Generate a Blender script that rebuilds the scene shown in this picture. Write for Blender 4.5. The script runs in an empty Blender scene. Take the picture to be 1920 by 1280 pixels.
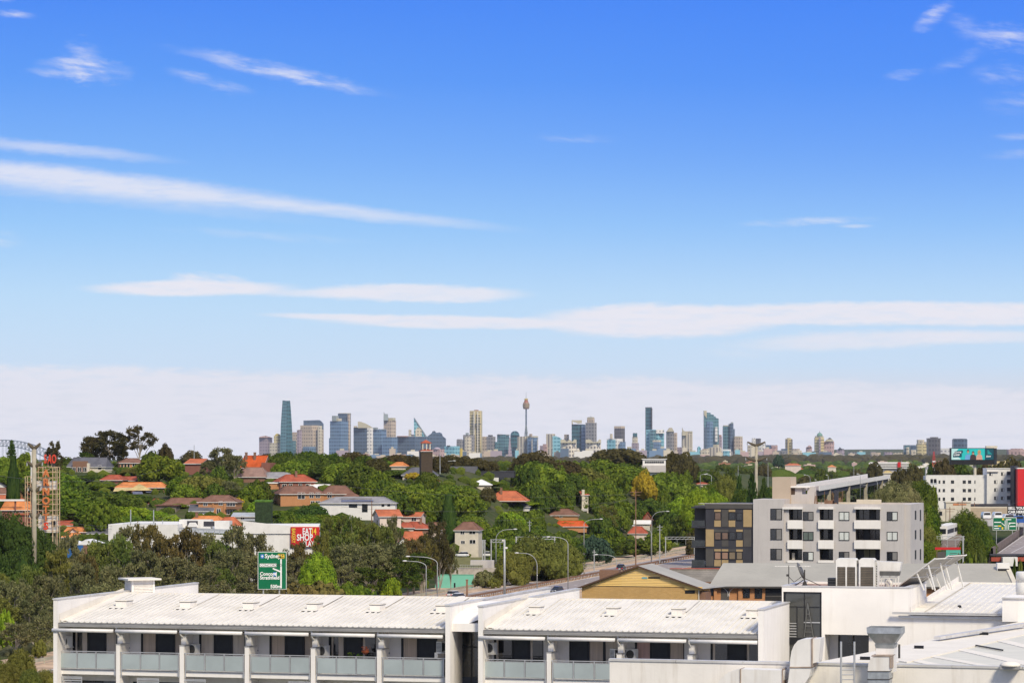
import bpy, bmesh, math, random
from mathutils import Vector, Matrix, noise
R = math.radians
random.seed(7)
S = bpy.context.scene
C = S.collection

# ------------------------------------------------------------------ camera
F = 5400.0; CX = 960.0; HY = 852.0; CZ = 40.0      # focal length and horizon measured in photo pixels, eye height in metres
cd = bpy.data.cameras.new('camera'); cam = bpy.data.objects.new('camera', cd); C.objects.link(cam)
cam.location = (0, 0, CZ); cam.rotation_euler = (R(90), 0, 0)
cd.sensor_width = 36.0; cd.lens = 36.0*F/1920.0
cd.shift_y = (HY-640.0)/1920.0
cd.clip_start = 1.0; cd.clip_end = 60000.0
S.camera = cam
S.render.resolution_x = 1024; S.render.resolution_y = 682

# ------------------------------------------------------------------ colour management
S.view_settings.view_transform = 'Standard'; S.view_settings.look = 'None'
S.view_settings.exposure = 0.0; S.view_settings.gamma = 1.0
S.view_settings.use_curve_mapping = False

# ------------------------------------------------------------------ sun
SUN_EL = 42.0; SUN_AZ = 156.0        # azimuth clockwise from +Y (the view direction): behind the camera, to the right
sd = bpy.data.lights.new('sun', 'SUN'); sun = bpy.data.objects.new('sun', sd); C.objects.link(sun)
sd.energy = 3.9; sd.angle = R(12.0); sd.color = (1.0, 0.895, 0.69)
sv = Vector((math.sin(R(SUN_AZ))*math.cos(R(SUN_EL)), math.cos(R(SUN_AZ))*math.cos(R(SUN_EL)), math.sin(R(SUN_EL))))
sun.rotation_euler = sv.to_track_quat('Z', 'Y').to_euler(); sun.location = (0, 0, 400)

# ------------------------------------------------------------------ world sky
def srgb(r, g, b):
    def c(v):
        v /= 255.0
        return v/12.92 if v <= 0.04045 else ((v+0.055)/1.055)**2.4
    return (c(r), c(g), c(b), 1.0)

W = bpy.data.worlds.new('World'); S.world = W; W.use_nodes = True
nt = W.node_tree; nt.nodes.clear()
class G:
    """small node-graph writer"""
    def __init__(s, nt): s.nt = nt
    def n(s, t, **k):
        x = s.nt.nodes.new(t)
        for a, b in k.items(): setattr(x, a, b)
        return x
    def put(s, sock, v):
        if isinstance(v, bpy.types.NodeSocket): s.nt.links.new(v, sock)
        elif v is not None: sock.default_value = v
    def m(s, op, a, b=None, c=None, clamp=False):
        x = s.n('ShaderNodeMath', operation=op, use_clamp=clamp)
        s.put(x.inputs[0], a)
        if b is not None: s.put(x.inputs[1], b)
        if c is not None: s.put(x.inputs[2], c)
        return x.outputs[0]
    def v(s, op, a, b=None):
        x = s.n('ShaderNodeVectorMath', operation=op)
        s.put(x.inputs[0], a)
        if b is not None: s.put(x.inputs[1], b)
        return x.outputs['Value'] if op in ('DOT_PRODUCT', 'LENGTH') else x.outputs[0]
    def ss(s, x, a, b):
        y = s.n('ShaderNodeMapRange', interpolation_type='SMOOTHSTEP')
        s.put(y.inputs[0], x); s.put(y.inputs[1], a); s.put(y.inputs[2], b); s.put(y.inputs[3], 0.0); s.put(y.inputs[4], 1.0)
        return y.outputs[0]
    def mix(s, f, a, b, bt='MIX'):
        x = s.n('ShaderNodeMix', data_type='RGBA', blend_type=bt)
        s.put(x.inputs[0], f); s.put(x.inputs[6], a); s.put(x.inputs[7], b)
        return x.outputs[2]
    def noise(s, vec, scale, detail=3, rough=0.5):
        x = s.n('ShaderNodeTexNoise'); s.put(x.inputs['Vector'], vec)
        x.inputs['Scale'].default_value = scale; x.inputs['Detail'].default_value = detail; x.inputs['Roughness'].default_value = rough
        return x.outputs[0]
    def comb(s, x, y, z=0.0):
        c = s.n('ShaderNodeCombineXYZ'); s.put(c.inputs[0], x); s.put(c.inputs[1], y); s.put(c.inputs[2], z)
        return c.outputs[0]
    def ramp(s, f, stops):
        x = s.n('ShaderNodeValToRGB'); cr = x.color_ramp
        while len(cr.elements) < len(stops): cr.elements.new(0.5)
        for e, (p, c) in zip(cr.elements, stops): e.position = p; e.color = c
        s.put(x.inputs[0], f)
        return x.outputs[0]
g = G(nt)
tc = g.n('ShaderNodeTexCoord').outputs['Generated']
sep = g.n('ShaderNodeSeparateXYZ'); g.put(sep.inputs[0], tc)
el = g.m('MULTIPLY', g.m('ARCSINE', sep.outputs[2]), 57.29578)
az = g.m('MULTIPLY', g.m('ARCTAN2', sep.outputs[0], sep.outputs[1]), 57.29578)
nish = g.n('ShaderNodeTexSky', sky_type='NISHITA', sun_disc=False)
nish.sun_elevation = R(SUN_EL); nish.sun_rotation = R(SUN_AZ); nish.dust_density = 1.2; nish.air_density = 1.0
nish_c = g.v('SCALE', nish.outputs[0]); nish_c.node.inputs['Scale'].default_value = 0.10
e01 = g.m('DIVIDE', el, 90.0, clamp=True)
DEG = 57.29578/F
def pe(y): return math.degrees(math.atan((HY-y)/F))
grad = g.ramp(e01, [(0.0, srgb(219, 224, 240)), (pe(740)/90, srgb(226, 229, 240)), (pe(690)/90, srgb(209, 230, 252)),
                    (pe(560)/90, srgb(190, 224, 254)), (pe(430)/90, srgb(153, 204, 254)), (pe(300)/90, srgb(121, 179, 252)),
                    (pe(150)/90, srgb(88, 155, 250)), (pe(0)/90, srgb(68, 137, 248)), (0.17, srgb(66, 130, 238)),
                    (0.30, srgb(100, 146, 214)), (1.0, srgb(108, 142, 196))])  # stops above the view greyed to make the fill light less blue
base = g.mix(0.04, grad, nish_c)
# a little deeper blue towards the right of the view direction
side = g.m('MULTIPLY', g.ss(az, -9.0, 9.0), 0.35)
base = g.mix(g.m('MULTIPLY', side, g.ss(el, 2.0, 8.0)), base, srgb(62, 130, 250))
vec = g.comb(az, el, 0.0)
w1 = g.m('SUBTRACT', g.noise(g.v('MULTIPLY', vec, (0.55, 2.2, 1.0)), 1.0, 4, 0.55), 0.5)
w2 = g.m('SUBTRACT', g.noise(g.v('MULTIPLY', vec, (3.0, 9.0, 1.0)), 1.0, 4, 0.6), 0.5)
fib = g.m('ADD', g.m('MULTIPLY', g.ss(g.noise(g.v('MULTIPLY', g.comb(g.m('ADD', az, g.m('MULTIPLY', el, 1.1)), g.m('ADD', el, g.m('MULTIPLY', az, .12)), 0), (1.2, 5.0, 1.0)), 1.0, 6, .62), .34, .68), 1.0), .10)
fib2 = g.m('ADD', g.m('MULTIPLY', g.ss(g.noise(g.v('MULTIPLY', vec, (1.2, 7.0, 1.0)), 1.0, 6, .6), .30, .55), .25), .75)
def streak(cx, cy, L, Wd, slope, k, edge=0.35, warp=1.0):
    """one cloud: centre, half length, half width in photo pixels turned into degrees of azimuth and elevation"""
    a0 = (cx-CX)*DEG; e0 = (HY-cy)*DEG; Ld = L*DEG; Wdd = Wd*DEG
    dx = g.m('SUBTRACT', az, a0)
    dy = g.m('ADD', g.m('SUBTRACT', el, e0), g.m('MULTIPLY', dx, slope))
    dy = g.m('ADD', dy, g.m('MULTIPLY', w1, Wdd*1.3*warp))
    dy = g.m('ADD', dy, g.m('MULTIPLY', w2, Wdd*1.1*warp))
    q = g.m('ADD', g.m('POWER', g.m('ABSOLUTE', g.m('DIVIDE', dx, Ld)), 2.0), g.m('POWER', g.m('ABSOLUTE', g.m('DIVIDE', dy, Wdd)), 2.0))
    r = g.m('SQRT', q); body = g.m('SUBTRACT', 1.0, g.ss(r, edge, 1.05))
    if warp > .62: body = g.m('MULTIPLY', body, fib)        # thin cloud is fibrous
    return g.m('MULTIPLY', body, k)
cl = None
for a in [(170, 347, 560, 30, 0.098, .78, .25, .35), (640, 398, 380, 17, .10, .55, .1, .5), (160, 372, 520, 22, .10, .28, .0, .6),
          (110, 288, 260, 16, .085, .50, .1, .6), (165, 142, 100, 26, .06, .72, .0, 1.2), (158, 120, 46, 44, .0, .4, .0, 1.5), (120, 150, 80, 14, .0, .4, .0, 1.),
          (520, 140, 240, 18, .20, .58, .0, .9), (590, 158, 110, 13, .22, .42, .0, .9), (395, 162, 90, 17, .22, .52, .0, 1.0), (1085, 262, 95, 11, .04, .30, .0, 1.0),
          (1510, 419, 150, 11, -.03, .62, .0, 1.0), (1600, 428, 40, 5, 0, .45, .0, .5),
          (360, 543, 215, 17, -.01, .93, .55, .5), (400, 530, 85, 21, .06, .93, .5, .7), (780, 550, 230, 20, .01, .85, .55, .5), (620, 551, 190, 10, 0, .6, .3, .5),
          (640, 595, 170, 8, .03, .8, .4, .5), (860, 604, 300, 15, .02, .92, .55, .4), (1230, 602, 250, 36, .0, .96, .6, .4),
          (1560, 590, 480, 24, -.01, .95, .6, .4), (1880, 592, 260, 24, -.02, .93, .6, .3), (1640, 638, 300, 22, -.03, .72, .4, .5), (1850, 634, 200, 15, .0, .6, .4, .4),
          (1400, 660, 120, 26, .0, .22, .0, .8), (1890, 86, 110, 34, .08, .62, .0, 1.2), (1745, 46, 44, 20, -.55, .55, .0, 1.2), (1800, 60, 40, 22, .2, .3, .0, 1.),
          (1690, 150, 45, 12, -.1, .36, .0, 1.0), (1880, 155, 80, 26, .05, .34, .0, 1.0), (1790, 128, 60, 18, -.35, .24, .0, 1.0),
          (1900, 205, 80, 24, 0, .22, .0, 1.), (1905, 266, 70, 10, -.05, .34, .0, .8), (1900, 300, 80, 12, -.03, .22, .0, .8), (5, 10, 40, 14, .1, .8, .1, .8), (35, 46, 46, 11, .05, .6, .0, .8),
          (5, 455, 60, 24, .05, .28, .0, .8), (500, 445, 230, 14, .06, .20, .0, .8)]:
    s_ = streak(*a)
    cl = s_ if cl is None else g.m('SUBTRACT', 1.0, g.m('MULTIPLY', g.m('SUBTRACT', 1.0, cl), g.m('SUBTRACT', 1.0, s_)))
# the low bank of pale cloud over the horizon, its top edge slightly wavy and sloping down to the right
bank_top = g.m('ADD', g.m('ADD', g.m('MULTIPLY', g.m('ADD', w1, g.m('MULTIPLY', w2, 0.6)), 0.55), (HY-706)*DEG), g.m('MULTIPLY', az, -0.022))
bank = g.m('MULTIPLY', g.m('SUBTRACT', 1.0, g.ss(g.m('SUBTRACT', el, bank_top), -0.16, 0.09)), g.m('MULTIPLY', fib2, 0.86))
cl = g.m('SUBTRACT', 1.0, g.m('MULTIPLY', g.m('SUBTRACT', 1.0, cl), g.m('SUBTRACT', 1.0, bank)))
# cirrus added over the unseen rest of the sky to whiten its fill light
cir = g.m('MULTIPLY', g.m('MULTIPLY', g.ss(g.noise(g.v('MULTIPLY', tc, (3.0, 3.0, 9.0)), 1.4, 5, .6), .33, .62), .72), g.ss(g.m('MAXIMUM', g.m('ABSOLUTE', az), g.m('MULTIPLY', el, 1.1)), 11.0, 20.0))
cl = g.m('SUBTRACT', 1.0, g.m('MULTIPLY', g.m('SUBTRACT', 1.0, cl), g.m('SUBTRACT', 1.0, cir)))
cl = g.m('MULTIPLY', cl, fib2)
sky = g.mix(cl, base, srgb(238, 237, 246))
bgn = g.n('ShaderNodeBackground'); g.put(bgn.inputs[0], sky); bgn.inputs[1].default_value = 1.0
wo = g.n('ShaderNodeOutputWorld'); nt.links.new(bgn.outputs[0], wo.inputs[0])

# ------------------------------------------------------------------ materials
MATS = {}
def mat(name, col, rough=0.8, var=0.12, scale=1.0, metal=0.0, bump=0.0, bscale=None, stretch=(1, 1, 1), spec=0.3, dirt=None):
    """plain surface: base colour with soft large and fine variation, optional bump and streaks of dirt"""
    if name in MATS: return MATS[name]
    m = bpy.data.materials.new(name); m.use_nodes = True; MATS[name] = m
    g = G(m.node_tree); b = m.node_tree.nodes['Principled BSDF']
    tc = g.n('ShaderNodeTexCoord').outputs['Object']
    c = tuple(col)+(1.0,) if len(col) == 3 else col
    v = g.v('MULTIPLY', tc, stretch)
    n1 = g.noise(v, scale, 5, 0.6)
    f = g.ss(n1, 0.3, 0.7)
    lo = tuple(x*(1-var) for x in c[:3])+(1,); hi = tuple(min(1, x*(1+var*0.7)) for x in c[:3])+(1,)
    cc = g.mix(f, lo, hi)
    if dirt:
        n2 = g.noise(g.v('MULTIPLY', tc, (2.2, 2.2, 0.22)), 1.0, 5, 0.65)
        cc = g.mix(g.m('MULTIPLY', g.ss(n2, 0.48, 0.78), dirt[1]), cc, dirt[0])
    g.put(b.inputs['Base Color'], cc)
    b.inputs['Roughness'].default_value = rough; b.inputs['Metallic'].default_value = metal
    b.inputs['Specular IOR Level'].default_value = spec
    if bump:
        bn = g.n('ShaderNodeBump'); bn.inputs['Strength'].default_value = bump; bn.inputs['Distance'].default_value = 0.05
        g.put(bn.inputs['Height'], g.noise(v, bscale or scale*6, 4, 0.6)); g.put(b.inputs['Normal'], bn.outputs[0])
    return m

def wallcoords(g):
    tc = g.n('ShaderNodeTexCoord').outputs['Object']
    nrm = g.n('ShaderNodeTexCoord').outputs['Normal']
    tan = g.v('CROSS_PRODUCT', nrm, (0, 0, 1))
    u = g.v('DOT_PRODUCT', tc, tan)
    sp = g.n('ShaderNodeSeparateXYZ'); g.put(sp.inputs[0], tc)
    return tc, u, sp.outputs[2], nrm

def facade(name, wall, glass, fh=8.0, bw=7.0, ft=0.5, bt=0.6, rough=0.35, fuzz=0.35):
    """far tower skin: storey bands and bays of darker glass between lighter wall, uneven from bay to bay"""
    if name in MATS: return MATS[name]
    m = bpy.data.materials.new(name); m.use_nodes = True; MATS[name] = m
    g = G(m.node_tree); b = m.node_tree.nodes['Principled BSDF']
    fh *= 1.5; bw *= 1.5; glass = tuple(x*.8 for x in glass); wall = tuple(min(.85, x*1.25) for x in wall)
    tc, u, z, nrm = wallcoords(g)
    zf = g.m('FRACT', g.m('DIVIDE', z, fh)); uf = g.m('FRACT', g.m('DIVIDE', u, bw))
    band = g.m('GREATER_THAN', zf, 1-ft); bay = g.m('GREATER_THAN', uf, 1-bt)
    cell = g.comb(g.m('FLOOR', g.m('DIVIDE', u, bw)), g.m('FLOOR', g.m('DIVIDE', z, fh)), 0)
    wn = g.n('ShaderNodeTexWhiteNoise', noise_dimensions='3D'); g.put(wn.inputs['Vector'], cell)
    glv = g.mix(g.m('MULTIPLY', wn.outputs['Value'], fuzz), tuple(glass)+(1,), tuple(wall)+(1,))
    cc = g.mix(g.m('MULTIPLY', band, bay), tuple(wall)+(1,), glv)
    big = g.noise(tc, 0.012, 3, 0.5)
    cc = g.mix(g.m('MULTIPLY', g.ss(big, 0.35, 0.7), 0.30), cc, tuple(x*0.72 for x in wall)+(1,))
    g.put(b.inputs['Base Color'], cc); b.inputs['Roughness'].default_value = rough
    b.inputs['Specular IOR Level'].default_value = 0.15
    return m

def brick(name, c1, c2, mortar, bh=0.09, bw=0.26, ms=0.012, bump=0.3, rough=0.85):
    if name in MATS: return MATS[name]
    m = bpy.data.materials.new(name); m.use_nodes = True; MATS[name] = m
    g = G(m.node_tree); b = m.node_tree.nodes['Principled BSDF']
    tc, u, z, nrm = wallcoords(g)
    bt = g.n('ShaderNodeTexBrick'); g.put(bt.inputs['Vector'], g.comb(u, z, 0))
    bt.inputs['Color1'].default_value = tuple(c1)+(1,); bt.inputs['Color2'].default_value = tuple(c2)+(1,); bt.inputs['Mortar'].default_value = tuple(mortar)+(1,)
    bt.inputs['Scale'].default_value = 1.0; bt.inputs['Brick Width'].default_value = bw; bt.inputs['Row Height'].default_value = bh; bt.inputs['Mortar Size'].default_value = ms
    n1 = g.noise(tc, 0.5, 5, 0.65)
    cc = g.mix(g.m('MULTIPLY', g.ss(n1, 0.35, 0.75), 0.35), bt.outputs[0], tuple(x*0.6 for x in c1)+(1,))
    g.put(b.inputs['Base Color'], cc); b.inputs['Roughness'].default_value = rough
    return m

def tiles(name, col, pitch=0.35, rough=0.8, var=0.3):
    """roof tiles: courses running across the slope with weathered patches"""
    if name in MATS: return MATS[name]
    m = bpy.data.materials.new(name); m.use_nodes = True; MATS[name] = m
    g = G(m.node_tree); b = m.node_tree.nodes['Principled BSDF']
    tc, u, z, nrm = wallcoords(g)
    n1 = g.noise(tc, 0.35, 5, 0.65); n2 = g.noise(tc, 3.5, 3, 0.6)
    c = tuple(col)+(1,)
    cc = g.mix(g.ss(n1, .3, .75), tuple(min(1, x*(1+var*.6)) for x in col)+(1,), tuple(x*(1-var) for x in col)+(1,))
    cc = g.mix(g.m('MULTIPLY', g.ss(n2, .4, .7), .4), cc, tuple(x*(1-var*1.2) for x in col)+(1,))
    crs = g.m('FRACT', g.m('DIVIDE', z, pitch*0.45)); uu = g.m('FRACT', g.m('DIVIDE', u, 0.9))
    hgt = g.m('ADD', g.m('MULTIPLY', crs, 0.7), g.m('MULTIPLY', g.m('SINE', g.m('MULTIPLY', uu, 6.283)), 0.4))
    cc = g.mix(g.m('MULTIPLY', g.m('LESS_THAN', crs, .22), .30), cc, tuple(x*.45 for x in col)+(1,))
    bn = g.n('ShaderNodeBump'); bn.inputs['Strength'].default_value = .6; bn.inputs['Distance'].default_value = .08
    g.put(bn.inputs['Height'], hgt); g.put(b.inputs['Normal'], bn.outputs[0])
    g.put(b.inputs['Base Color'], cc); b.inputs['Roughness'].default_value = rough
    b.inputs['Specular IOR Level'].default_value = 0.15
    return m

def leafmat(name, col, hi, trans=0.32):
    """foliage: every leaf clump its own tone, patches of younger growth, light coming through"""
    if name in MATS: return MATS[name]
    m = bpy.data.materials.new(name); m.use_nodes = True; MATS[name] = m
    nt = m.node_tree; nt.nodes.clear(); g = G(nt)
    geo = g.n('ShaderNodeNewGeometry'); oi = g.n('ShaderNodeObjectInfo')
    tc = g.n('ShaderNodeTexCoord').outputs['Object']
    n1 = g.noise(g.v('ADD', tc, g.comb(g.m('MULTIPLY', oi.outputs['Random'], 31.0), 0, 0)), 2.2, 3, .6)
    f = g.m('ADD', g.m('MULTIPLY', geo.outputs['Random Per Island'], 0.55), g.m('MULTIPLY', g.ss(n1, .35, .7), .5), clamp=True)
    cc = g.mix(f, tuple(col)+(1,), tuple(hi)+(1,))
    hsv = g.n('ShaderNodeHueSaturation'); g.put(hsv.inputs['Color'], cc)
    g.put(hsv.inputs['Hue'], g.m('ADD', g.m('MULTIPLY', oi.outputs['Random'], 0.03), 0.474))
    g.put(hsv.inputs['Value'], g.m('ADD', g.m('MULTIPLY', g.m('FRACT', g.m('MULTIPLY', oi.outputs['Random'], 7.3)), 0.5), 1.48))
    d = g.n('ShaderNodeBsdfDiffuse'); g.put(d.inputs[0], hsv.outputs[0])
    t = g.n('ShaderNodeBsdfTranslucent'); g.put(t.inputs[0], hsv.outputs[0])
    mx = g.n('ShaderNodeMixShader'); mx.inputs[0].default_value = trans
    nt.links.new(d.outputs[0], mx.inputs[1]); nt.links.new(t.outputs[0], mx.inputs[2])
    o = g.n('ShaderNodeOutputMaterial'); nt.links.new(mx.outputs[0], o.inputs[0])
    return m

def glassy(name, col, rough=0.1, spec=0.5):
    return mat(name, col, rough, .25, .6, 0, 0, None, (1, 1, 1), spec)

# ------------------------------------------------------------------ mesh building
class MB:
    def __init__(s): s.v = []; s.f = []
    def quad(s, *p):
        i = len(s.v); s.v += [tuple(q) for q in p]; s.f.append(tuple(range(i, i+len(p)))); return s
    def box(s, x0, x1, y0, y1, z0, z1):
        if x0 > x1: x0, x1 = x1, x0
        if y0 > y1: y0, y1 = y1, y0
        if z0 > z1: z0, z1 = z1, z0
        i = len(s.v)
        s.v += [(x0, y0, z0), (x1, y0, z0), (x1, y1, z0), (x0, y1, z0), (x0, y0, z1), (x1, y0, z1), (x1, y1, z1), (x0, y1, z1)]
        s.f += [(i, i+3, i+2, i+1), (i+4, i+5, i+6, i+7), (i, i+1, i+5, i+4), (i+1, i+2, i+6, i+5), (i+2, i+3, i+7, i+6), (i+3, i, i+4, i+7)]
        return s
    def prism(s, poly, y0, y1):
        """polygon in (x, z) pushed from y0 to y1"""
        n = len(poly); i = len(s.v)
        s.v += [(p[0], y0, p[1]) for p in poly]+[(p[0], y1, p[1]) for p in poly]
        s.f.append(tuple(range(i, i+n))); s.f.append(tuple(range(i+2*n-1, i+n-1, -1)))
        for k in range(n):
            a = i+k; b = i+(k+1) % n; s.f.append((a, a+n, b+n, b))
        return s
    def plan(s, poly, z0, z1, ztop=None):
        """footprint in (x, y) raised from z0 to z1"""
        n = len(poly); i = len(s.v); zt = ztop or [z1]*n
        s.v += [(p[0], p[1], z0) for p in poly]+[(p[0], p[1], zt[k]) for k, p in enumerate(poly)]
        s.f.append(tuple(range(i+n-1, i-1, -1))); s.f.append(tuple(range(i+n, i+2*n)))
        for k in range(n):
            a = i+k; b = i+(k+1) % n; s.f.append((a, b, b+n, a+n))
        return s
    def bar(s, a, b, w=0.1, h=None):
        a = Vector(a); b = Vector(b); h = h or w; d = (b-a)
        if d.length < 1e-6: return s
        d.normalize(); up = Vector((0, 0, 1)) if abs(d.z) < 0.95 else Vector((0, 1, 0))
        x = d.cross(up).normalized()*w/2; y = x.cross(d).normalized()*h/2; i = len(s.v)
        for p in (a, b):
            for q in (x+y, x-y, -x-y, -x+y): s.v.append(tuple(p+q))
        s.f += [(i, i+1, i+2, i+3), (i+7, i+6, i+5, i+4)]+[(i+k, i+4+k, i+4+(k+1) % 4, i+(k+1) % 4) for k in range(4)]
        return s
    def tube(s, pts, r, n=8, cap=True):
        pts = [Vector(p) for p in pts]; rr = r if isinstance(r, (list, tuple)) else [r]*len(pts); rings = []
        ref = None
        for k, p in enumerate(pts):
            d = (pts[min(k+1, len(pts)-1)]-pts[max(k-1, 0)])
            d = d.normalized() if d.length > 1e-9 else Vector((0, 0, 1))
            if ref is None: ref = Vector((1, 0, 0)) if abs(d.x) < 0.9 else Vector((0, 1, 0))
            x = (ref-d*ref.dot(d)).normalized(); ref = x; y = d.cross(x)
            i = len(s.v); rings.append(i)
            for j in range(n):
                t = 2*math.pi*j/n; s.v.append(tuple(p+(x*math.cos(t)+y*math.sin(t))*rr[k]))
        for k in range(len(rings)-1):
            for j in range(n):
                a = rings[k]+j; b = rings[k]+(j+1) % n; c = rings[k+1]+(j+1) % n; e = rings[k+1]+j
                s.f.append((a, b, c, e))
        if cap: s.f.append(tuple(range(rings[0]+n-1, rings[0]-1, -1))); s.f.append(tuple(range(rings[-1], rings[-1]+n)))
        return s
    def lathe(s, prof, cx=0, cy=0, n=16):
        rings = []
        for r, z in prof:
            rings.append(len(s.v))
            for j in range(n):
                t = 2*math.pi*j/n; s.v.append((cx+r*math.cos(t), cy+r*math.sin(t), z))
        for k in range(len(rings)-1):
            for j in range(n):
                s.f.append((rings[k]+j, rings[k]+(j+1) % n, rings[k+1]+(j+1) % n, rings[k+1]+j))
        s.f.append(tuple(range(rings[-1], rings[-1]+n))); s.f.append(tuple(range(rings[0]+n-1, rings[0]-1, -1)))
        return s
    def ico(s, c, r, sub=1, sq=(1, 1, 1), wob=0.0):
        bm = bmesh.new(); bmesh.ops.create_icosphere(bm, subdivisions=sub, radius=1.0); i = len(s.v)
        for v in bm.verts:
            k = 1+wob*(random.random()-.5)*2; s.v.append((c[0]+v.co.x*r*sq[0]*k, c[1]+v.co.y*r*sq[1]*k, c[2]+v.co.z*r*sq[2]*k))
        for f in bm.faces: s.f.append(tuple(i+v.index for v in f.verts))
        bm.free(); return s
    def mesh(s, name):
        me = bpy.data.meshes.new(name); me.from_pydata(s.v, [], s.f); me.update(); return me

def thing(name, label, cat, loc=(0, 0, 0), rz=0.0, group=None, kind=None):
    o = bpy.data.objects.new(name, None); C.objects.link(o); o.location = loc; o.rotation_euler = (0, 0, rz)
    o.empty_display_size = 0.5
    tag(o, label, cat, group, kind); return o
def tag(o, label=None, cat=None, group=None, kind=None):
    if label: o['label'] = label
    if cat: o['category'] = cat
    if group: o['group'] = group
    if kind: o['kind'] = kind
    return o
def part(name, mb, m, parent=None, label=None, kind=None, smooth=False, loc=None):
    me = mb if isinstance(mb, bpy.types.Mesh) else mb.mesh(name)
    if m is not None and not me.materials: me.materials.append(m)
    if smooth:
        for p in me.polygons: p.use_smooth = True
    o = bpy.data.objects.new(name, me); C.objects.link(o)
    if parent: o.parent = parent
    if loc is not None: o.location = loc
    return tag(o, label, None, None, kind)
def children(o): return [c for c in bpy.data.objects if c.parent == o]
def copy_tree(o, parent=None, kids=None):
    c = o.copy(); C.objects.link(c); c.parent = parent
    for ch in o.children: copy_tree(ch, c)
    return c

def P(px, py, d):
    """the point seen at photo pixel (px, py) and d metres away"""
    return Vector(((px-CX)/F*d, d, CZ-(py-HY)/F*d))
class FR:
    """a building's own axes: u along its front, v into its depth, z up"""
    def __init__(s, px, py, d, ang=0.0):
        s.o = P(px, py, d); s.a = R(ang); s.e = (math.cos(s.a), math.sin(s.a)); s.n = (-math.sin(s.a), math.cos(s.a))
    def u(s, px, v=0.0):
        k = (px-CX)/F
        return (k*(s.o.y+v*s.n[1])-s.o.x-v*s.n[0])/(s.e[0]-k*s.e[1])
    def pt(s, px, py, v=0.0):
        u = s.u(px, v); Y = s.o.y+u*s.e[1]+v*s.n[1]
        return (u, v, CZ-(py-HY)/F*Y-s.o.z)
    def z(s, px, py, v=0.0): return s.pt(px, py, v)[2]
    def world(s, u, v, z): return Vector((s.o.x+u*s.e[0]+v*s.n[0], s.o.y+u*s.e[1]+v*s.n[1], s.o.z+z))
    def rect(s, mb, px0, py0, px1, py1, v=0.0, dv=0.2):
        a = s.pt(px0, py1, v); b = s.pt(px1, py0, v); z1 = s.z(px0, py0, v)
        mb.box(a[0], b[0], v, v+dv, a[2], z1); return mb

def wall_open(mb, u0, u1, z0, z1, v0, v1, holes):
    """a wall with rectangular openings left out"""
    us = sorted({u0, u1, *[min(max(h[k], u0), u1) for h in holes for k in (0, 1)]})
    zs = sorted({z0, z1, *[min(max(h[k], z0), z1) for h in holes for k in (2, 3)]})
    for j in range(len(zs)-1):
        zc = (zs[j]+zs[j+1])/2; run = None
        for i in range(len(us)-1):
            uc = (us[i]+us[i+1])/2
            if us[i+1]-us[i] < 1e-5 or zs[j+1]-zs[j] < 1e-5: continue
            inside = any(h[0] < uc < h[1] and h[2] < zc < h[3] for h in holes)
            if not inside: run = [run[0] if run else us[i], us[i+1]]
            if inside and run: mb.box(run[0], run[1], v0, v1, zs[j], zs[j+1]); run = None
        if run: mb.box(run[0], run[1], v0, v1, zs[j], zs[j+1])
    return mb

FONT_CACHE = {}
def text_mesh(txt, size, depth=0.02, align='LEFT', xs=1.0, bold=0.0, space=1.0, line=1.0):
    cu = bpy.data.curves.new('text', 'FONT'); cu.body = txt; cu.size = size; cu.extrude = depth; cu.align_x = align
    cu.offset = bold; cu.space_character = space; cu.space_line = line
    cu.resolution_u = 3
    o = bpy.data.objects.new('text', cu); C.objects.link(o)
    dg = bpy.context.evaluated_depsgraph_get(); me = bpy.data.meshes.new_from_object(o.evaluated_get(dg))
    bpy.data.objects.remove(o); bpy.data.curves.remove(cu)
    me.transform(Matrix.Rotation(R(90), 4, 'X') @ Matrix.Diagonal((xs, 1, 1, 1)))
    me.materials.clear()
    return me
def put_text(name, txt, size, m, parent, u, v, z, depth=0.02, align='LEFT', xs=1.0, bold=0.0, rot=0.0, label=None, space=1.0, line=1.0):
    me = text_mesh(txt, size, depth, align, xs, bold, space, line)
    if rot: me.transform(Matrix.Rotation(R(rot), 4, 'Y'))
    me.transform(Matrix.Translation((u, v, z)))
    return part(name, me, m, parent, label)
# ================================================================== ground
def sm(t): t = max(0.0, min(1.0, t)); return t*t*(3-2*t)
def qd(x, y): return 0.97*x-0.2431*y
def ground_z(x, y):
    d = max(y, 1.0); px = CX+x/d*F; q = qd(x, d)
    t = min((d-620)/400.0, (-q-196)/(72.0+0.04*max(0, px-900)))
    top = 27.0 if px < 1150 else 27.0-10.0*sm((px-1150)/500.0)
    z = 8+top*sm(t)
    r = 12*sm((d-720)/260.0)*sm((q+150)/40.0)*sm((px-1330)/200.0)
    z = max(z, 8+r)
    if d > 1500:
        k = sm((d-1500)/1200.0); z = z*(1-k)+14*k
    if d > 3500: z += 9*sm((d-3500)/7500.0)*sm((px-1000)/700.0)
    if d > 11500: z += 44*sm((d-12600)/1600.0)*sm((px-1380)/200.0)
    return z
def base_d(px, py, far=3000.0, near=300.0):
    """distance at which the ground is seen at photo height py in column px"""
    d = near
    while d < far:
        x = (px-CX)/F*d
        if HY+(CZ-ground_z(x, d))*F/d <= py: return d
        d += 2.0 if d < 1200 else 10.0
    return far
def gpt(px, py):
    d = base_d(px, py); x = (px-CX)/F*d; return Vector((x, d, ground_z(x, d)))

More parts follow.
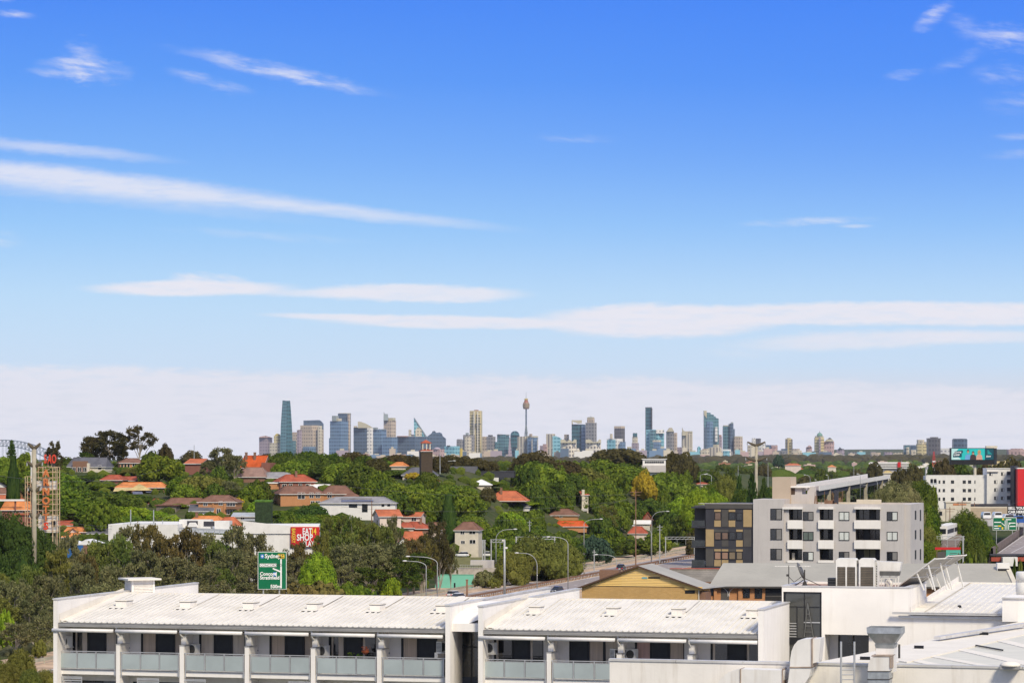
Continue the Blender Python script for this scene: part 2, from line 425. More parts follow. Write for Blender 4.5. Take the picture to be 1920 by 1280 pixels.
m = bpy.data.materials.new('ground'); m.use_nodes = True; g = G(m.node_tree); b = m.node_tree.nodes['Principled BSDF']
tc = g.n('ShaderNodeTexCoord').outputs['Object']
n1 = g.noise(tc, .012, 6, .65); n2 = g.noise(tc, .15, 5, .7); n3 = g.noise(tc, 1.2, 3, .6)
cc = g.mix(g.ss(n1, .35, .65), (.035, .055, .018, 1), (.075, .085, .03, 1)); cc = g.mix(g.ss(n2, .45, .75), cc, (.12, .10, .06, 1))
cc = g.mix(g.m('MULTIPLY', g.ss(n3, .45, .7), .4), cc, (.03, .045, .015, 1))
g.put(b.inputs['Base Color'], cc); b.inputs['Roughness'].default_value = .95; b.inputs['Specular IOR Level'].default_value = .05
gm = m
mb = MB(); rows = []; d = 30.0
while d < 14900: rows.append(d); d *= 1.035 if d > 1700 or d < 380 else 1.0125
rows = [-60.0, -10.0]+rows+[14950.0]
cols = [math.copysign(abs(k/70.0)**1.6, k)*1.0 for k in range(-70, 71)]
for d in rows:
    for c in cols:
        x = c*max(d, 150)*1.05 if d < 1500 else c*(1575+(d-1500)*0.62)
        mb.v.append((x, d, ground_z(x, d) if d > 0 else 8.0))
n = len(cols)
for i in range(len(rows)-1):
    for j in range(n-1): mb.f.append((i*n+j, i*n+j+1, (i+1)*n+j+1, (i+1)*n+j))
o = part('ground', mb, gm, kind='structure', smooth=True)

# ================================================================== motorway
RD = Vector((0.2431, 0.97, 0)); RN = Vector((0.97, -0.2431, 0))       # along and across the motorway
def rp(q, s, z=8.0): v = RN*q+RD*s; return (v.x, v.y, z)
asphalt = mat('asphalt', (.30, .255, .235), .9, .18, .25, bump=.1, stretch=(1, 1, 1))
verge_m = mat('verge_earth', (.48, .34, .22), .95, .35, .3)
kerb_m = mat('concrete', (.42, .38, .33), .85, .2, .8)
rail_m = mat('rail_steel', (.42, .40, .30), .6, .2, .5, .2)
paint_m = mat('road_paint', (.78, .76, .72), .7, .1, 1)
rust_m = mat('rusted_rail', (.23, .13, .08), .8, .3, 1)
def strip(mb, q0, q1, s0, s1, z, step=20):
    s = s0
    while s < s1:
        e = min(s+step, s1); mb.quad(rp(q0, s, z), rp(q1, s, z), rp(q1, e, z), rp(q0, e, z)); s = e
    return mb
S0, S1 = 300, 1120
part('verge', strip(MB(), -186, -134, S0, S1, 8.10), verge_m, kind='structure')
part('motorway', strip(MB(), -170.5, -164.6, S0, S1, 8.16), asphalt, kind='structure')
part('motorway', strip(MB(), -161.8, -150.0, S0, S1, 8.16), asphalt, kind='structure')
e = MB()
for q in (-170.2, -164.9, -161.5, -150.4): strip(e, q-.12, q+.12, S0, S1, 8.165)
s = S0
while s < S1: strip(e, -156.0, -155.85, s, s+4, 8.165); s += 12
part('edge_line', e, paint_m, kind='structure')
def guardrail(q, s0, s1, label, m, two=True, step=4.0):
    t = thing('guard_rail', label, 'guard rail', rp(q, s0, 8.1))
    o = Vector(rp(q, s0, 8.1)); L = lambda s, z: tuple(Vector(rp(q, s, z))-o)
    for zz in ((.78, .52) if two else (.75,)): part('rail', MB().bar(L(s0, 8.1+zz), L(s1, 8.1+zz), .08, .26), m, t)
    mb = MB(); s = s0; k = 0
    while s < s1 and k < 260: mb.box(*[v for a in (L(s, 0)[0],) for v in (a-.09, a+.09)], L(s, 0)[1]-.09, L(s, 0)[1]+.09, 0, .8); s += step; k += 1
    tag(part('posts', mb, m, t), kind='stuff')
    return t
guardrail(-176.5, 330, 1100, 'double rail guard rail along the far edge of the motorway below the trees', rail_m)
guardrail(-163.7, 330, 1100, 'rusty guard rail on the far side of the motorway median', rust_m, False)
guardrail(-162.7, 332, 1101, 'rusty guard rail on the near side of the motorway median', rust_m, False)
# low stone kerb wall with gaps under the far rail
mb = MB(); s = 560
while s < 1100: 
    a = rp(-174.6, s, 8.1); b_ = rp(-174.6, s+1.7, 8.1); mb.bar((a[0], a[1], 8.35), (b_[0], b_[1], 8.35), .4, .5); s += 2.3
tag(part('kerb_blocks', mb, kerb_m), 'row of pale kerb blocks under the far motorway guard rail', 'kerb', kind='stuff')

# ================================================================== haze
def add_haze():
    m = bpy.data.materials.new('haze'); m.use_nodes = True; nt = m.node_tree; nt.nodes.clear()
    pv = nt.nodes.new('ShaderNodeVolumePrincipled'); pv.inputs['Density'].default_value = 1.6e-5
    pv.inputs['Color'].default_value = (.80, .88, 1, 1); pv.inputs['Anisotropy'].default_value = 0.0
    o = nt.nodes.new('ShaderNodeOutputMaterial'); nt.links.new(pv.outputs[0], o.inputs['Volume'])
    part('haze', MB().box(-12000, 12000, -200, 15200, 6.5, 420), m, kind='stuff')
add_haze()

# ================================================================== city skyline, 12 km off
SK = 12300.0; WS = SK/F
fm = {
 'teal': facade('teal_glass', (.10, .20, .23), (.035, .10, .13), 9, 8, .55, .8, .25),
 'teal2': facade('dark_teal_glass', (.05, .13, .15), (.018, .055, .07), 11, 9, .6, .85, .25),
 'blue': facade('blue_glass', (.13, .20, .30), (.06, .11, .18), 10, 8, .55, .8, .25),
 'navy': facade('slate_glass', (.085, .12, .17), (.04, .065, .10), 10, 9, .5, .8, .3),
 'aqua': facade('aqua_glass', (.20, .40, .46), (.05, .22, .30), 10, 10, .55, .75, .25),
 'cream': facade('cream_concrete', (.50, .44, .33), (.20, .17, .14), 9, 9, .42, .55, .6),
 'gold': facade('golden_concrete', (.52, .43, .22), (.24, .19, .10), 8, 22, .40, .80, .6),
 'tan': facade('tan_concrete', (.42, .34, .26), (.19, .15, .12), 10, 8, .45, .55, .6),
 'pink': facade('pink_concrete', (.40, .27, .25), (.20, .13, .13), 11, 8, .45, .5, .6),
 'grey': facade('grey_concrete', (.22, .21, .21), (.09, .09, .10), 10, 9, .5, .6, .5),
 'dark': facade('charcoal_tower', (.10, .09, .09), (.04, .04, .045), 11, 8, .5, .6, .4),
 'white': facade('white_concrete', (.62, .59, .54), (.25, .25, .27), 10, 10, .42, .5, .6),
 'grid': facade('white_grid_facade', (.66, .60, .50), (.16, .14, .15), 11, 10, .55, .55, .7, .15),
 'stripe': facade('striped_concrete', (.50, .44, .34), (.20, .18, .17), 40, 10, .95, .5, .6, .3),
 'mauve': facade('mauve_concrete', (.30, .24, .27), (.16, .13, .17), 9, 9, .45, .5, .6),
}
plainm = {'steel': mat('crown_steel', (.30, .34, .34), .4, .2, .01), 'creamp': mat('crown_stone', (.50, .45, .32), .7, .15, .01),
 'darkp': mat('plant_room_grey', (.10, .10, .11), .7, .2, .01), 'redp': mat('red_panel', (.40, .07, .05), .6, .2, .01), 'yel': mat('yellow_panel', (.62, .45, .06), .6, .15, .01),
 'whitep': mat('white_panel', (.75, .72, .68), .6, .1, .01), 'rust': mat('terracotta_crown', (.34, .16, .09), .7, .2, .01), 'green': mat('copper_crown', (.16, .30, .24), .7, .2, .01)}
def M(k): return fm.get(k) or plainm[k]
def tower(label, mt, x0, x1, top, base=866, d=None, split=.62, extras=(), name='tower_block', cat='skyscraper', group=None, dep=34.0, prof=None):
    """a far building: footprint with its near corner at `split`, exact photo width; extras are crown pieces and wings"""
    d = d or SK; w = d/F; xm = (x0+x1)/2; o = P(xm, base, d); gz = ground_z(o.x, d)
    zb = min(gz, o.z)-1.0
    t = thing(name, label, cat, (o.x, d, zb), 0, group)
    Z = lambda y: CZ-(y-HY)*w-zb; X = lambda x: (x-xm)*w
    def blk(mb, a, c, yt, yb, sp=split, dy=0.0, dp=dep):
        xa, xc = X(a), X(c); xs = xa+(xc-xa)*sp; k = (xc-xa)
        mb.plan([(xa, dy+k*sp*.55), (xs, dy), (xc, dy+k*(1-sp)*1.1), (xc-k*.02, dy+k*.5+dp), (xa+k*.02, dy+k*.5+dp)], Z(yb) if yb else 0, Z(yt)); return mb
    if prof is None: body = blk(MB(), x0, x1, top, None)
    else: body = MB().prism([(X(a), Z(c)) for a, c in prof], 0, dep)
    part('body', body, M(mt), t)
    cnt = 0
    for ex in extras:
        cnt += 1
        if ex[0] == 'blk': part(ex[6] if len(ex) > 6 else 'upper_block', blk(MB(), ex[2], ex[3], ex[4], ex[5], split, 2.0), M(ex[1]), t)
        elif ex[0] == 'front': part(ex[6] if len(ex) > 6 else 'front_wing', blk(MB(), ex[2], ex[3], ex[4], ex[5], .5, -14.0-cnt, 12), M(ex[1]), t)
        elif ex[0] == 'poly': part(ex[3] if len(ex) > 3 else 'crown', MB().prism([(X(a), Z(c)) for a, c in ex[2]], -3-cnt*.5, 22), M(ex[1]), t)
        elif ex[0] == 'dome': part('dome', MB().lathe([(w*(ex[3]-ex[2])/2*math.cos(a), Z(ex[5])+(Z(ex[4])-Z(ex[5]))*math.sin(a)) for a in [i*math.pi/2/7 for i in range(8)][:-1]]+[(.5, Z(ex[4]))], X((ex[2]+ex[3])/2), 14, 14), M(ex[1]), t)
        elif ex[0] == 'mast': part('mast', MB().tube([(X(ex[2]), 12, Z(ex[4])), (X(ex[2]), 12, Z(ex[3]))], [1.2, .5], 6), M(ex[1]), t)
    return t
T = tower
# Barangaroo end, left
T('pinkish tower with a shallow arched crown, leftmost of the city skyline', 'mauve', 485, 509, 820, extras=[('poly', 'pink', [(485, 820), (489, 818), (497, 816.5), (504, 818), (509, 820)])])
T('yellow topped stepped tower just left of the tallest curved blue glass skyscraper', 'cream', 505, 526, 830, d=12200, extras=[('blk', 'gold', 513, 525, 816, 830), ('dome', 'yel', 515, 525, 812.5, 816)])
t = thing('tower_block', 'tallest tapering curved blue green glass skyscraper with a notched top', 'skyscraper', P(535.5, 870, SK-150))
w = (SK-150)/F; zb = P(0, 870, SK-150).z; mb = MB(); mb2 = MB(); mb3 = MB()
prof = [(870, 525.2, 547), (845, 525, 548), (820, 525.2, 547.8), (800, 525.8, 547), (785, 526.7, 546), (770, 527.8, 545), (760, 528.6, 544.2), (751, 529.2, 543.4)]
for (ya, a0, a1), (yb, b0, b1) in zip(prof, prof[1:]):
    def X(x): return (x-535.5)*w
    za, zc = CZ-(ya-HY)*w-zb, CZ-(yb-HY)*w-zb
    def ring(l, r, k): c = l+(r-l)*(.46+k*.14); return X(l), X(c), X(r)
    k0 = (870-ya)/120; k1 = (870-yb)/120
    l0, c0, r0 = ring(a0, a1, k0); l1, c1, r1 = ring(b0, b1, k1)
    mb.quad((l0, 14, za), (c0, 0, za), (c1, 0, zc), (l1, 14, zc)); mb2.quad((c0, 0, za), (r0, 16, za), (r1, 16, zc), (c1, 0, zc))
    mb3.quad((r0, 16, za), ((l0+r0)/2, 42, za), ((l1+r1)/2, 42, zc), (r1, 16, zc)); mb3.quad(((l0+r0)/2, 42, za), (l0, 14, za), (l1, 14, zc), ((l1+r1)/2, 42, zc))
    last = (l1, c1, r1, zc)
l1, c1, r1, zc = last
part('west_glass', mb, M('teal'), t, smooth=True); part('south_glass_shaded', mb2, M('teal2'), t, smooth=True); part('rear_glass', mb3, M('teal'), t)  # right face and fin in darker glass: shaded side put into the colour
part('roof', MB().quad((l1, 14, zc), (c1, 0, zc), (r1, 16, zc), ((l1+r1)/2, 42, zc)), M('darkp'), t)
part('crown_fin', MB().prism([(l1, zc), (c1-2, zc-3), (c1-9, zc+1), (l1, zc+2.5)], 10, 12), M('teal'), t)
part('crown_fin', MB().prism([(c1-2, zc-3), (r1, zc), (r1, zc+1), (c1+4, zc-.5)], 10, 12), M('teal2'), t)
T('low red topped block behind the foot of the tallest curved glass tower', 'tan', 546, 562, 811, d=12500, extras=[('blk', 'rust', 546, 562, 810, 812), ('front', 'teal', 546, 555, 826, None)])
T('blue box topped tower behind the broad beige block', 'navy', 569, 606, 789, d=12650, prof=[(569, 875), (569, 788), (598, 787), (601, 788.5), (606, 794), (606, 875)])
T('broad beige office block with a speckled right side and stepped left shoulder', 'tan', 558, 605, 805, extras=[('blk', 'tan', 562, 598, 797, 805), ('front', 'cream', 596, 604, 798, None), ('front', 'mauve', 557, 566, 806, None), ('front', 'blue', 568, 592, 837, None)])
T('dark blue twin glass tower with open framed crown beside a tall slab', 'blue', 618, 652, 789, extras=[('blk', 'steel', 622, 634, 779, 789, 'roof_frame'), ('blk', 'creamp', 624, 640, 784, 789, 'plant_screen')])
T('tall grey slab with pale right edge rising behind the dark blue twin tower', 'navy', 633, 657, 775, d=12500, extras=[('front', 'tan', 652, 657, 776, None), ('blk', 'creamp', 634, 657, 774, 777)])
T('lower wing of blue glass at the foot of the twin tower', 'blue', 616, 652, 821, d=12150)
T('blue glass block with a cream fan shaped roof fin', 'navy', 662, 706, 801, extras=[('poly', 'creamp', [(671, 802), (671, 790), (675, 790), (684, 793), (692, 797), (699, 802)]), ('blk', 'cream', 663, 669, 798, 801)])
T('square topped blue glass block left of the sliced beige tower', 'blue', 699, 724, 805, d=12100, extras=[('blk', 'steel', 699, 708, 801, 805), ('blk', 'steel', 709, 723, 804, 805.5)])
T('pale grid block with stepped white strip between two blue glass blocks', 'white', 688, 699, 802, d=12050)
T('beige tower with a sharp raised left fin, left of the triangular glass spire', 'tan', 719, 742, 788, d=12500, extras=[('poly', 'steel', [(719, 788), (719.5, 772), (721, 775.5), (727, 776), (728, 788)]), ('blk', 'creamp', 728, 741, 783, 788)])
T('low blue slab between the sliced beige tower and the triangular spire', 'blue', 716, 745, 819, d=12000)
T('wide grey blue office slab with a thin red roof line', 'navy', 743, 800, 818, d=12100, extras=[('blk', 'rust', 744, 766, 817, 818.5)])
T('thin pale lift tower standing on the wide grey blue slab', 'cream', 766, 771, 805, d=12200, extras=[('blk', 'grey', 771, 776, 814, None)])
T('triangular glass spire tower leaning to a point at its left edge', 'aqua', 776, 800, 800, d=12350, prof=[(776.5, 870), (776, 783), (777.3, 783.5), (800, 819), (800, 870)], extras=[('poly', 'cream', [(779, 870), (779, 806), (784, 800), (791, 806), (791, 870)], 'stone_core'), ('poly', 'steel', [(776, 783), (777.3, 783), (803, 822), (800.6, 822)], 'blade')])
T('stepped dark blue tower with a mansard top right of the triangular spire', 'navy', 800, 836, 820, d=12300, prof=[(801, 870), (801, 818), (809, 812), (811, 808), (815, 807.5), (818, 811), (824, 810), (828, 812), (830, 817), (836, 822), (836, 870)])
T('low teal block under the stepped dark blue tower', 'aqua', 833, 862, 836, d=12000, extras=[('blk', 'dark', 838, 844, 834.5, 836)])
T('small pink dome roofed hall at the foot of the stepped dark tower', 'pink', 810, 833, 842, d=11600, extras=[('dome', 'mauve', 813, 826, 838, 842)])
T('grey block left of the golden concrete tower', 'grey', 856, 868, 824, extras=[('blk', 'darkp', 857, 867, 823, 825)])
T('grey green round cornered block in front of the golden tower', 'grey', 868, 890, 815, d=12150, extras=[('blk', 'steel', 873, 879, 811, 815), ('front', 'cream', 871, 884, 818, None)])
T('tall golden concrete octagonal tower with two white ribs and a dark belt', 'gold', 880.5, 904, 770.5, d=12350, split=.5, extras=[('blk', 'creamp', 880.5, 904, 769.5, 773, 'crown'), ('blk', 'rust', 889, 897, 768, 770), ('front', 'whitep', 888.2, 889.6, 771, None, 'rib'), ('front', 'whitep', 895.2, 896.6, 771, None, 'rib'), ('front', 'creamp', 902.4, 904.4, 771, None, 'rib'), ('front', 'darkp', 882, 887.5, 794, 796, 'belt'), ('front', 'darkp', 890, 894.6, 794, 796, 'belt'), ('front', 'darkp', 897, 901.5, 794, 796, 'belt')])
T('bright yellow narrow block low in front of the golden tower', 'yel', 862, 867, 840, d=10500)
T('grey tower with a small flat hat, right of the golden tower', 'grey', 912, 929, 818, extras=[('blk', 'darkp', 915, 924, 815, 818)])
T('brown low block between the golden tower and the hat topped grey tower', 'tan', 904, 914, 818, d=12500)
T('paired teal glass blocks with notched parapet', 'teal', 932, 955, 814, extras=[('blk', 'steel', 933, 941, 813.5, 815), ('blk', 'steel', 944, 954, 814, 816)])
T('low teal link block beside the hat topped grey tower', 'teal', 928, 934, 828)
T('blue green glass tower with a round domed top', 'teal2', 957, 974, 816, d=12200, split=.5, extras=[('dome', 'teal2', 957, 974, 807.5, 816)])
T('slim pointed grey obelisk block left of the round topped glass tower', 'mauve', 952, 962, 846, d=11900, prof=[(951, 870), (955, 820), (956.5, 820), (962, 870)])
T('broad cream striped concrete block in front of the observation tower', 'stripe', 970, 992, 818, d=12100)
T('cream framed block with blue corner glass right of the observation tower', 'blue', 989, 1009, 820, d=12050, extras=[('blk', 'creamp', 988, 1009, 817, 823), ('blk', 'tan', 992, 998, 813, 817), ('front', 'cream', 996.6, 998.2, 823, None), ('front', 'cream', 1007.5, 1009, 823, None)])
# observation tower with turret
t = thing('observation_tower', 'tall slender tower with a golden turret and thin spire above the city', 'tower', P(986.5, 870, SK)); w = WS; zb = P(0, 870, SK).z
Z = lambda y: CZ-(y-HY)*w-zb
part('shaft', MB().tube([(0, 0, 0), (0, 0, Z(766))], [3.6, 3.2], 10), M('navy'), t)
mb = MB()
for k in range(14):
    a0 = 2*math.pi*k/14; a1 = a0+1.0
    mb.bar((9*math.cos(a0), 9*math.sin(a0), Z(818)), (3.2*math.cos(a1), 3.2*math.sin(a1), Z(797)), .5); mb.bar((9*math.cos(a1), 9*math.sin(a1), Z(818)), (3.2*math.cos(a0), 3.2*math.sin(a0), Z(797)), .5)
part('cable_net', mb, M('steel'), t)
part('turret', MB().lathe([(11, Z(766.5)), (13.6, Z(764)), (14.6, Z(757.5)), (12.5, Z(755.3))], n=20), mat('turret_bronze', (.26, .17, .11), .5, .2, .05), t)
part('turret_windows', MB().lathe([(13.9, Z(763)), (14.9, Z(758.6)), (14.9, Z(758))], n=20), mat('turret_gold', (.30, .22, .13), .4, .2, .05), t)
part('upper_turret', MB().lathe([(11.6, Z(755.3)), (8, Z(751.5)), (7.5, Z(750))], n=18), M('rust'), t)
part('red_letter_band', MB().lathe([(8.4, Z(754)), (7.4, Z(751.5)), (7.3, Z(751))], 0, -1.4, 18), M('redp'), t)
part('crown_ring', MB().lathe([(6, Z(750)), (7.6, Z(749)), (8.2, Z(747.6)), (5, Z(747))], n=18), M('yel'), t)
part('spire', MB().tube([(0, 0, Z(747)), (0, 0, Z(741)), (0, 0, Z(734.5))], [1.2, .8, .4], 6), M('steel'), t)
# right of the observation tower
T('distant low mauve block left of the cream ribbed tower', 'mauve', 1012, 1026, 835, d=12700)
T('cream ribbed concrete tower left of the teal curved block', 'stripe', 1024, 1041, 813, extras=[('blk', 'pink', 1018, 1026, 832, None)])
T('teal glass block with a sloping curved roof', 'aqua', 1036, 1054, 819, d=12150, prof=[(1036, 870), (1036, 817), (1042, 817), (1050, 820), (1054, 824), (1054, 870)])
T('slim bronze block peeping above the left gridded cream building', 'tan', 1058, 1067, 814, d=12500)
T('dark teal glass tower with a cream tilted crown', 'teal2', 1072, 1097, 795, d=12400, extras=[('poly', 'creamp', [(1072, 795), (1072, 787.5), (1091, 787.5), (1091, 793), (1084, 793.5), (1080, 792), (1074, 790), (1074, 795)]), ('front', 'blue', 1090, 1100, 796, None)])
T('stone tower with stepped crown and small knob right of the dark teal tower', 'grey', 1098, 1119, 792, d=12300, split=.75, extras=[('blk', 'tan', 1101, 1115, 783, 792), ('blk', 'creamp', 1102, 1114, 781.5, 784), ('mast', 'darkp', 1108, 779, 783)])
T('cream gridded block with triangular roof notches, left of the pair', 'grid', 1051, 1081, 830, d=11900, extras=[('poly', 'creamp', [(1051, 830), (1051, 824), (1058, 823), (1063, 828), (1068, 823), (1073, 828), (1077, 823), (1081, 824), (1081, 830)]), ('front', 'grid', 1080, 1086, 840, None)])
T('cream gridded block with triangular roof notches, right of the pair', 'grid', 1098, 1127, 830, d=11900, extras=[('poly', 'creamp', [(1098, 830), (1098, 824), (1106, 823), (1112, 828), (1119, 828), (1124, 823), (1127, 824), (1127, 830)])])
T('low white gridded block right of the notched pair', 'grid', 1113, 1137, 842, d=11700)
T('white stepped glass block with a small roof knob', 'white', 1138, 1168, 822, d=12100, extras=[('blk', 'aqua', 1139, 1163, 824, None), ('blk', 'cream', 1144, 1149, 813, 822), ('front', 'blue', 1162, 1173, 828, None)])
T('dark brown square tower behind the white stepped block', 'dark', 1152, 1172, 803, d=12600, extras=[('blk', 'tan', 1152, 1172, 798.5, 803)])
T('narrow three tier tower with teal cap and pale middle', 'mauve', 1185, 1198, 830, extras=[('blk', 'cream', 1186, 1196, 819, 830), ('blk', 'teal2', 1187, 1195, 811.5, 819)])
T('slimmest tall dark teal glass slab right of centre', 'teal2', 1210.5, 1222.5, 765, d=12450, split=.9, extras=[('blk', 'darkp', 1210.5, 1222.5, 763, 765), ('front', 'dark', 1220.8, 1223, 765, None)])
T('broad aqua glass block with pale ribs below the slim teal slab', 'aqua', 1212, 1246, 805, d=12250, extras=[('front', 'teal', 1218, 1230, 806, None), ('poly', 'white', [(1230, 812), (1230, 805), (1244, 805), (1246, 812)])])
T('small blue glass block with a cream cap before the aqua block', 'blue', 1226, 1240, 828, d=11900, extras=[('blk', 'cream', 1224, 1240, 824.5, 828)])
T('grey tower with a pointed pyramid crown', 'grey', 1250, 1264, 809, extras=[('poly', 'creamp', [(1250, 809), (1255, 801.5), (1260, 801.5), (1264, 809)])])
T('orange brown slim slab behind the pyramid crowned grey tower', 'tan', 1262, 1270, 811, d=12500)
T('cream tower with a sail like fin rising at its left edge', 'stripe', 1279, 1299, 810, extras=[('poly', 'creamp', [(1279, 816), (1279.3, 801.5), (1281, 806), (1286, 809.5), (1286, 816)]), ('blk', 'creamp', 1285, 1299, 808, 811)])
T('small mauve block left of the sail finned cream tower', 'mauve', 1270, 1280, 838, d=12500)
T('slim teal bullet shaped block low between the cream and the big green towers', 'aqua', 1308, 1314, 838, d=11700, prof=[(1308, 872), (1308, 840), (1310, 836.5), (1312, 836.5), (1314, 840), (1314, 872)])
T('pale peach low building under the big green glass tower', 'cream', 1314, 1331, 843, d=11500, extras=[('blk', 'tan', 1318, 1328, 841, 843)])
T('biggest green glass tower with a roof stepping down to the right', 'teal', 1320, 1348, 784, d=12300, dep=40,
  prof=[(1320.5, 872), (1320, 769.5), (1325, 769.5), (1325, 773), (1332, 773.5), (1333, 776.5), (1338, 777), (1338.5, 780), (1342, 780.5), (1342, 783), (1347.5, 784.5), (1348, 872)],
  extras=[('front', 'blue', 1325, 1337, 790, None), ('front', 'navy', 1321, 1325, 800, None), ('front', 'white', 1340, 1345, 800, 828), ('poly', 'creamp', [(1320, 769.5), (1325, 769.5), (1325, 784), (1320.5, 778)])])
T('red topped slim tower just right of the biggest green glass tower', 'mauve', 1347, 1354, 818, extras=[('blk', 'rust', 1348, 1353, 815, 818)])
T('pale ribbed office block in front of the biggest green tower', 'stripe', 1332, 1353, 838, d=11600, extras=[('blk', 'creamp', 1338, 1349, 833, 838)])
T('white framed block right of the pale ribbed office block', 'white', 1353, 1371, 842, d=11600, extras=[('front', 'aqua', 1356, 1368, 845, None)])
T('twin green and navy glass tower with flared winged top', 'teal', 1356, 1369, 799, d=12350, extras=[('front', 'navy', 1368, 1375, 794, None), ('poly', 'steel', [(1365, 799), (1367, 794), (1369, 796), (1371, 791), (1375, 791.5), (1374, 799)]), ('blk', 'navy', 1374, 1378, 804, None), ('blk', 'creamp', 1357, 1367, 797, 799.5)])
T('plain beige slab right of the flared twin tower', 'tan', 1377, 1393, 820, extras=[('blk', 'creamp', 1378, 1393, 817.5, 820)])
T('cream and grey stepped tower behind the near power pole', 'cream', 1403, 1424, 834, extras=[('blk', 'white', 1411, 1417, 821, 834), ('blk', 'dark', 1418, 1427, 821.5, 834)])
T('pale green glass block right of the power pole', 'white', 1423, 1436, 832, d=12100)
T('blue and pink split block right of the power pole', 'blue', 1436, 1458, 834, extras=[('front', 'pink', 1446, 1458, 834.5, None)])
T('low grey row of flats between the split block and the cream column tower', 'grey', 1458, 1478, 844, d=12000, extras=[('blk', 'navy', 1466, 1477, 841, 844)])
T('slim cream and dark striped column tower', 'gold', 1474, 1485, 822, split=.5, extras=[('blk', 'creamp', 1477, 1483, 820.5, 822), ('front', 'dark', 1474, 1476, 823, None), ('front', 'dark', 1483.6, 1485.4, 823, None)])
T('peach coloured block right of the column tower', 'cream', 1486, 1504, 844, d=12000, extras=[('blk', 'tan', 1487, 1500, 841, 844)])
T('low yellowish block left of the small pink tower', 'gold', 1503, 1514, 848, d=11900)
T('small pink tower with pointed cap, left of the domed tower', 'pink', 1513, 1523, 838, extras=[('poly', 'pink', [(1514, 838), (1517, 834.5), (1519, 834.5), (1522, 838)])])
T('tall tan tower with a pointed domed crown and tiny mast', 'gold', 1529, 1546, 820, d=12100, split=.6, extras=[('blk', 'creamp', 1530, 1545, 817, 820), ('dome', 'green', 1532, 1543, 810.5, 817), ('mast', 'darkp', 1537.5, 807, 811), ('front', 'mauve', 1535, 1538, 820, None)])
T('pink tower with a dark gabled top right of the domed tower', 'pink', 1546, 1565, 827, d=12100, extras=[('poly', 'creamp', [(1548, 827), (1551, 823), (1560, 823), (1563, 827)]), ('poly', 'darkp', [(1552, 823), (1556, 820), (1560, 823)])])
T('mauve block with a small pointed roof right of the pink gabled tower', 'mauve', 1570, 1584, 843, extras=[('blk', 'darkp', 1573, 1583, 841, 843), ('poly', 'darkp', [(1574, 841), (1575, 838), (1578, 841)])])
T('long low grey block with a stair tower at its right end', 'grey', 1592, 1614, 847, d=11800, extras=[('blk', 'darkp', 1610, 1615, 844, 847)])
T('small mauve block at the edge of the low city right of the grey block', 'mauve', 1634, 1642, 847, d=11800)
T('small grey green block left of the yellow flats on the right horizon', 'teal', 1696.5, 1706, 834, d=11200, extras=[('front', 'cream', 1699, 1704, 838, None)])
T('grey block with a pale base beside the yellow flats', 'navy', 1708, 1720, 834, d=11200, extras=[('front', 'cream', 1708, 1721, 843, None)])
T('yellow cream twin flats on the right horizon', 'gold', 1721, 1740, 832, d=11000, extras=[('blk', 'cream', 1722, 1734, 824, 832), ('blk', 'cream', 1734, 1740, 828, 832)])
T('charcoal office tower with raised parapet on the right horizon', 'dark', 1741, 1765, 821, d=10500, extras=[('blk', 'dark', 1747, 1760, 819, 821), ('blk', 'dark', 1741, 1766, 821, 823)])
T('slate blue glass office block behind the billboard', 'navy', 1789.5, 1815.5, 823, d=9500, extras=[('blk', 'darkp', 1791, 1814, 822, 823.5)])
T('pale block between the charcoal tower and the billboard', 'white', 1765, 1790, 840, d=10800)
T('cream block on the ridge left of the twin yellow flats', 'cream', 1676, 1696, 848, d=11200)
T('long pale hall on the ridge right of the stair towered block', 'tan', 1634, 1652, 848, d=10900, extras=[('blk', 'mauve', 1660, 1674, 847, None)])
T('red brick housing slab on the far right hill', 'pink', 1893, 1925, 842, d=9000, extras=[('blk', 'pink', 1900, 1920, 840.5, 842)])
# unnamed low buildings at the foot of the skyline and over the middle distance
rnd = random.Random(5)
lowm = ['cream', 'white', 'tan', 'pink', 'grey', 'mauve', 'blue', 'navy', 'aqua']
protoL = {}
CW = {'cream': 'cream', 'white': 'white', 'tan': 'tan', 'pink': 'pinkish', 'grey': 'grey', 'mauve': 'mauve', 'blue': 'blue', 'navy': 'slate blue', 'aqua': 'aqua', 'rust': 'terracotta'}
MARKS = [(497, 'the pinkish arched tower'), (536, 'the tallest curved glass tower'), (582, 'the broad beige block'), (635, 'the dark blue twin tower'), (682, 'the fan finned blue block'), (730, 'the sliced beige tower'), (765, 'the wide grey blue slab'), (788, 'the triangular glass spire'), (818, 'the mansard topped blue tower'), (862, 'the yellow narrow block'), (892, 'the golden octagonal tower'), (920, 'the hat topped grey tower'), (943, 'the paired teal blocks'), (965, 'the round topped glass tower'), (987, 'the observation tower'), (1032, 'the cream ribbed tower'), (1066, 'the left notched cream block'), (1085, 'the dark teal tower'), (1112, 'the right notched cream block'), (1153, 'the white stepped block'), (1191, 'the three tier tower'), (1216, 'the slim teal slab'), (1235, 'the aqua block'), (1257, 'the pyramid crowned tower'), (1289, 'the sail finned tower'), (1311, 'the teal bullet block'), (1334, 'the biggest green glass tower'), (1366, 'the flared twin tower'), (1385, 'the plain beige slab'), (1418, 'the gull wing power pole'), (1447, 'the blue and pink block'), (1480, 'the striped column tower'), (1518, 'the small pink tower'), (1538, 'the domed tan tower'), (1556, 'the pink gabled tower'), (1577, 'the pointed mauve block'), (1603, 'the long grey block'), (1638, 'the small mauve block'), (1665, 'the layered parking structure'), (1701, 'the grey green horizon block'), (1731, 'the yellow twin flats'), (1753, 'the charcoal office tower'), (1778, 'the left edge of the billboard'), (1802, 'the slate office block'), (1850, 'the right half of the billboard'), (1905, 'the red brick housing slab')]
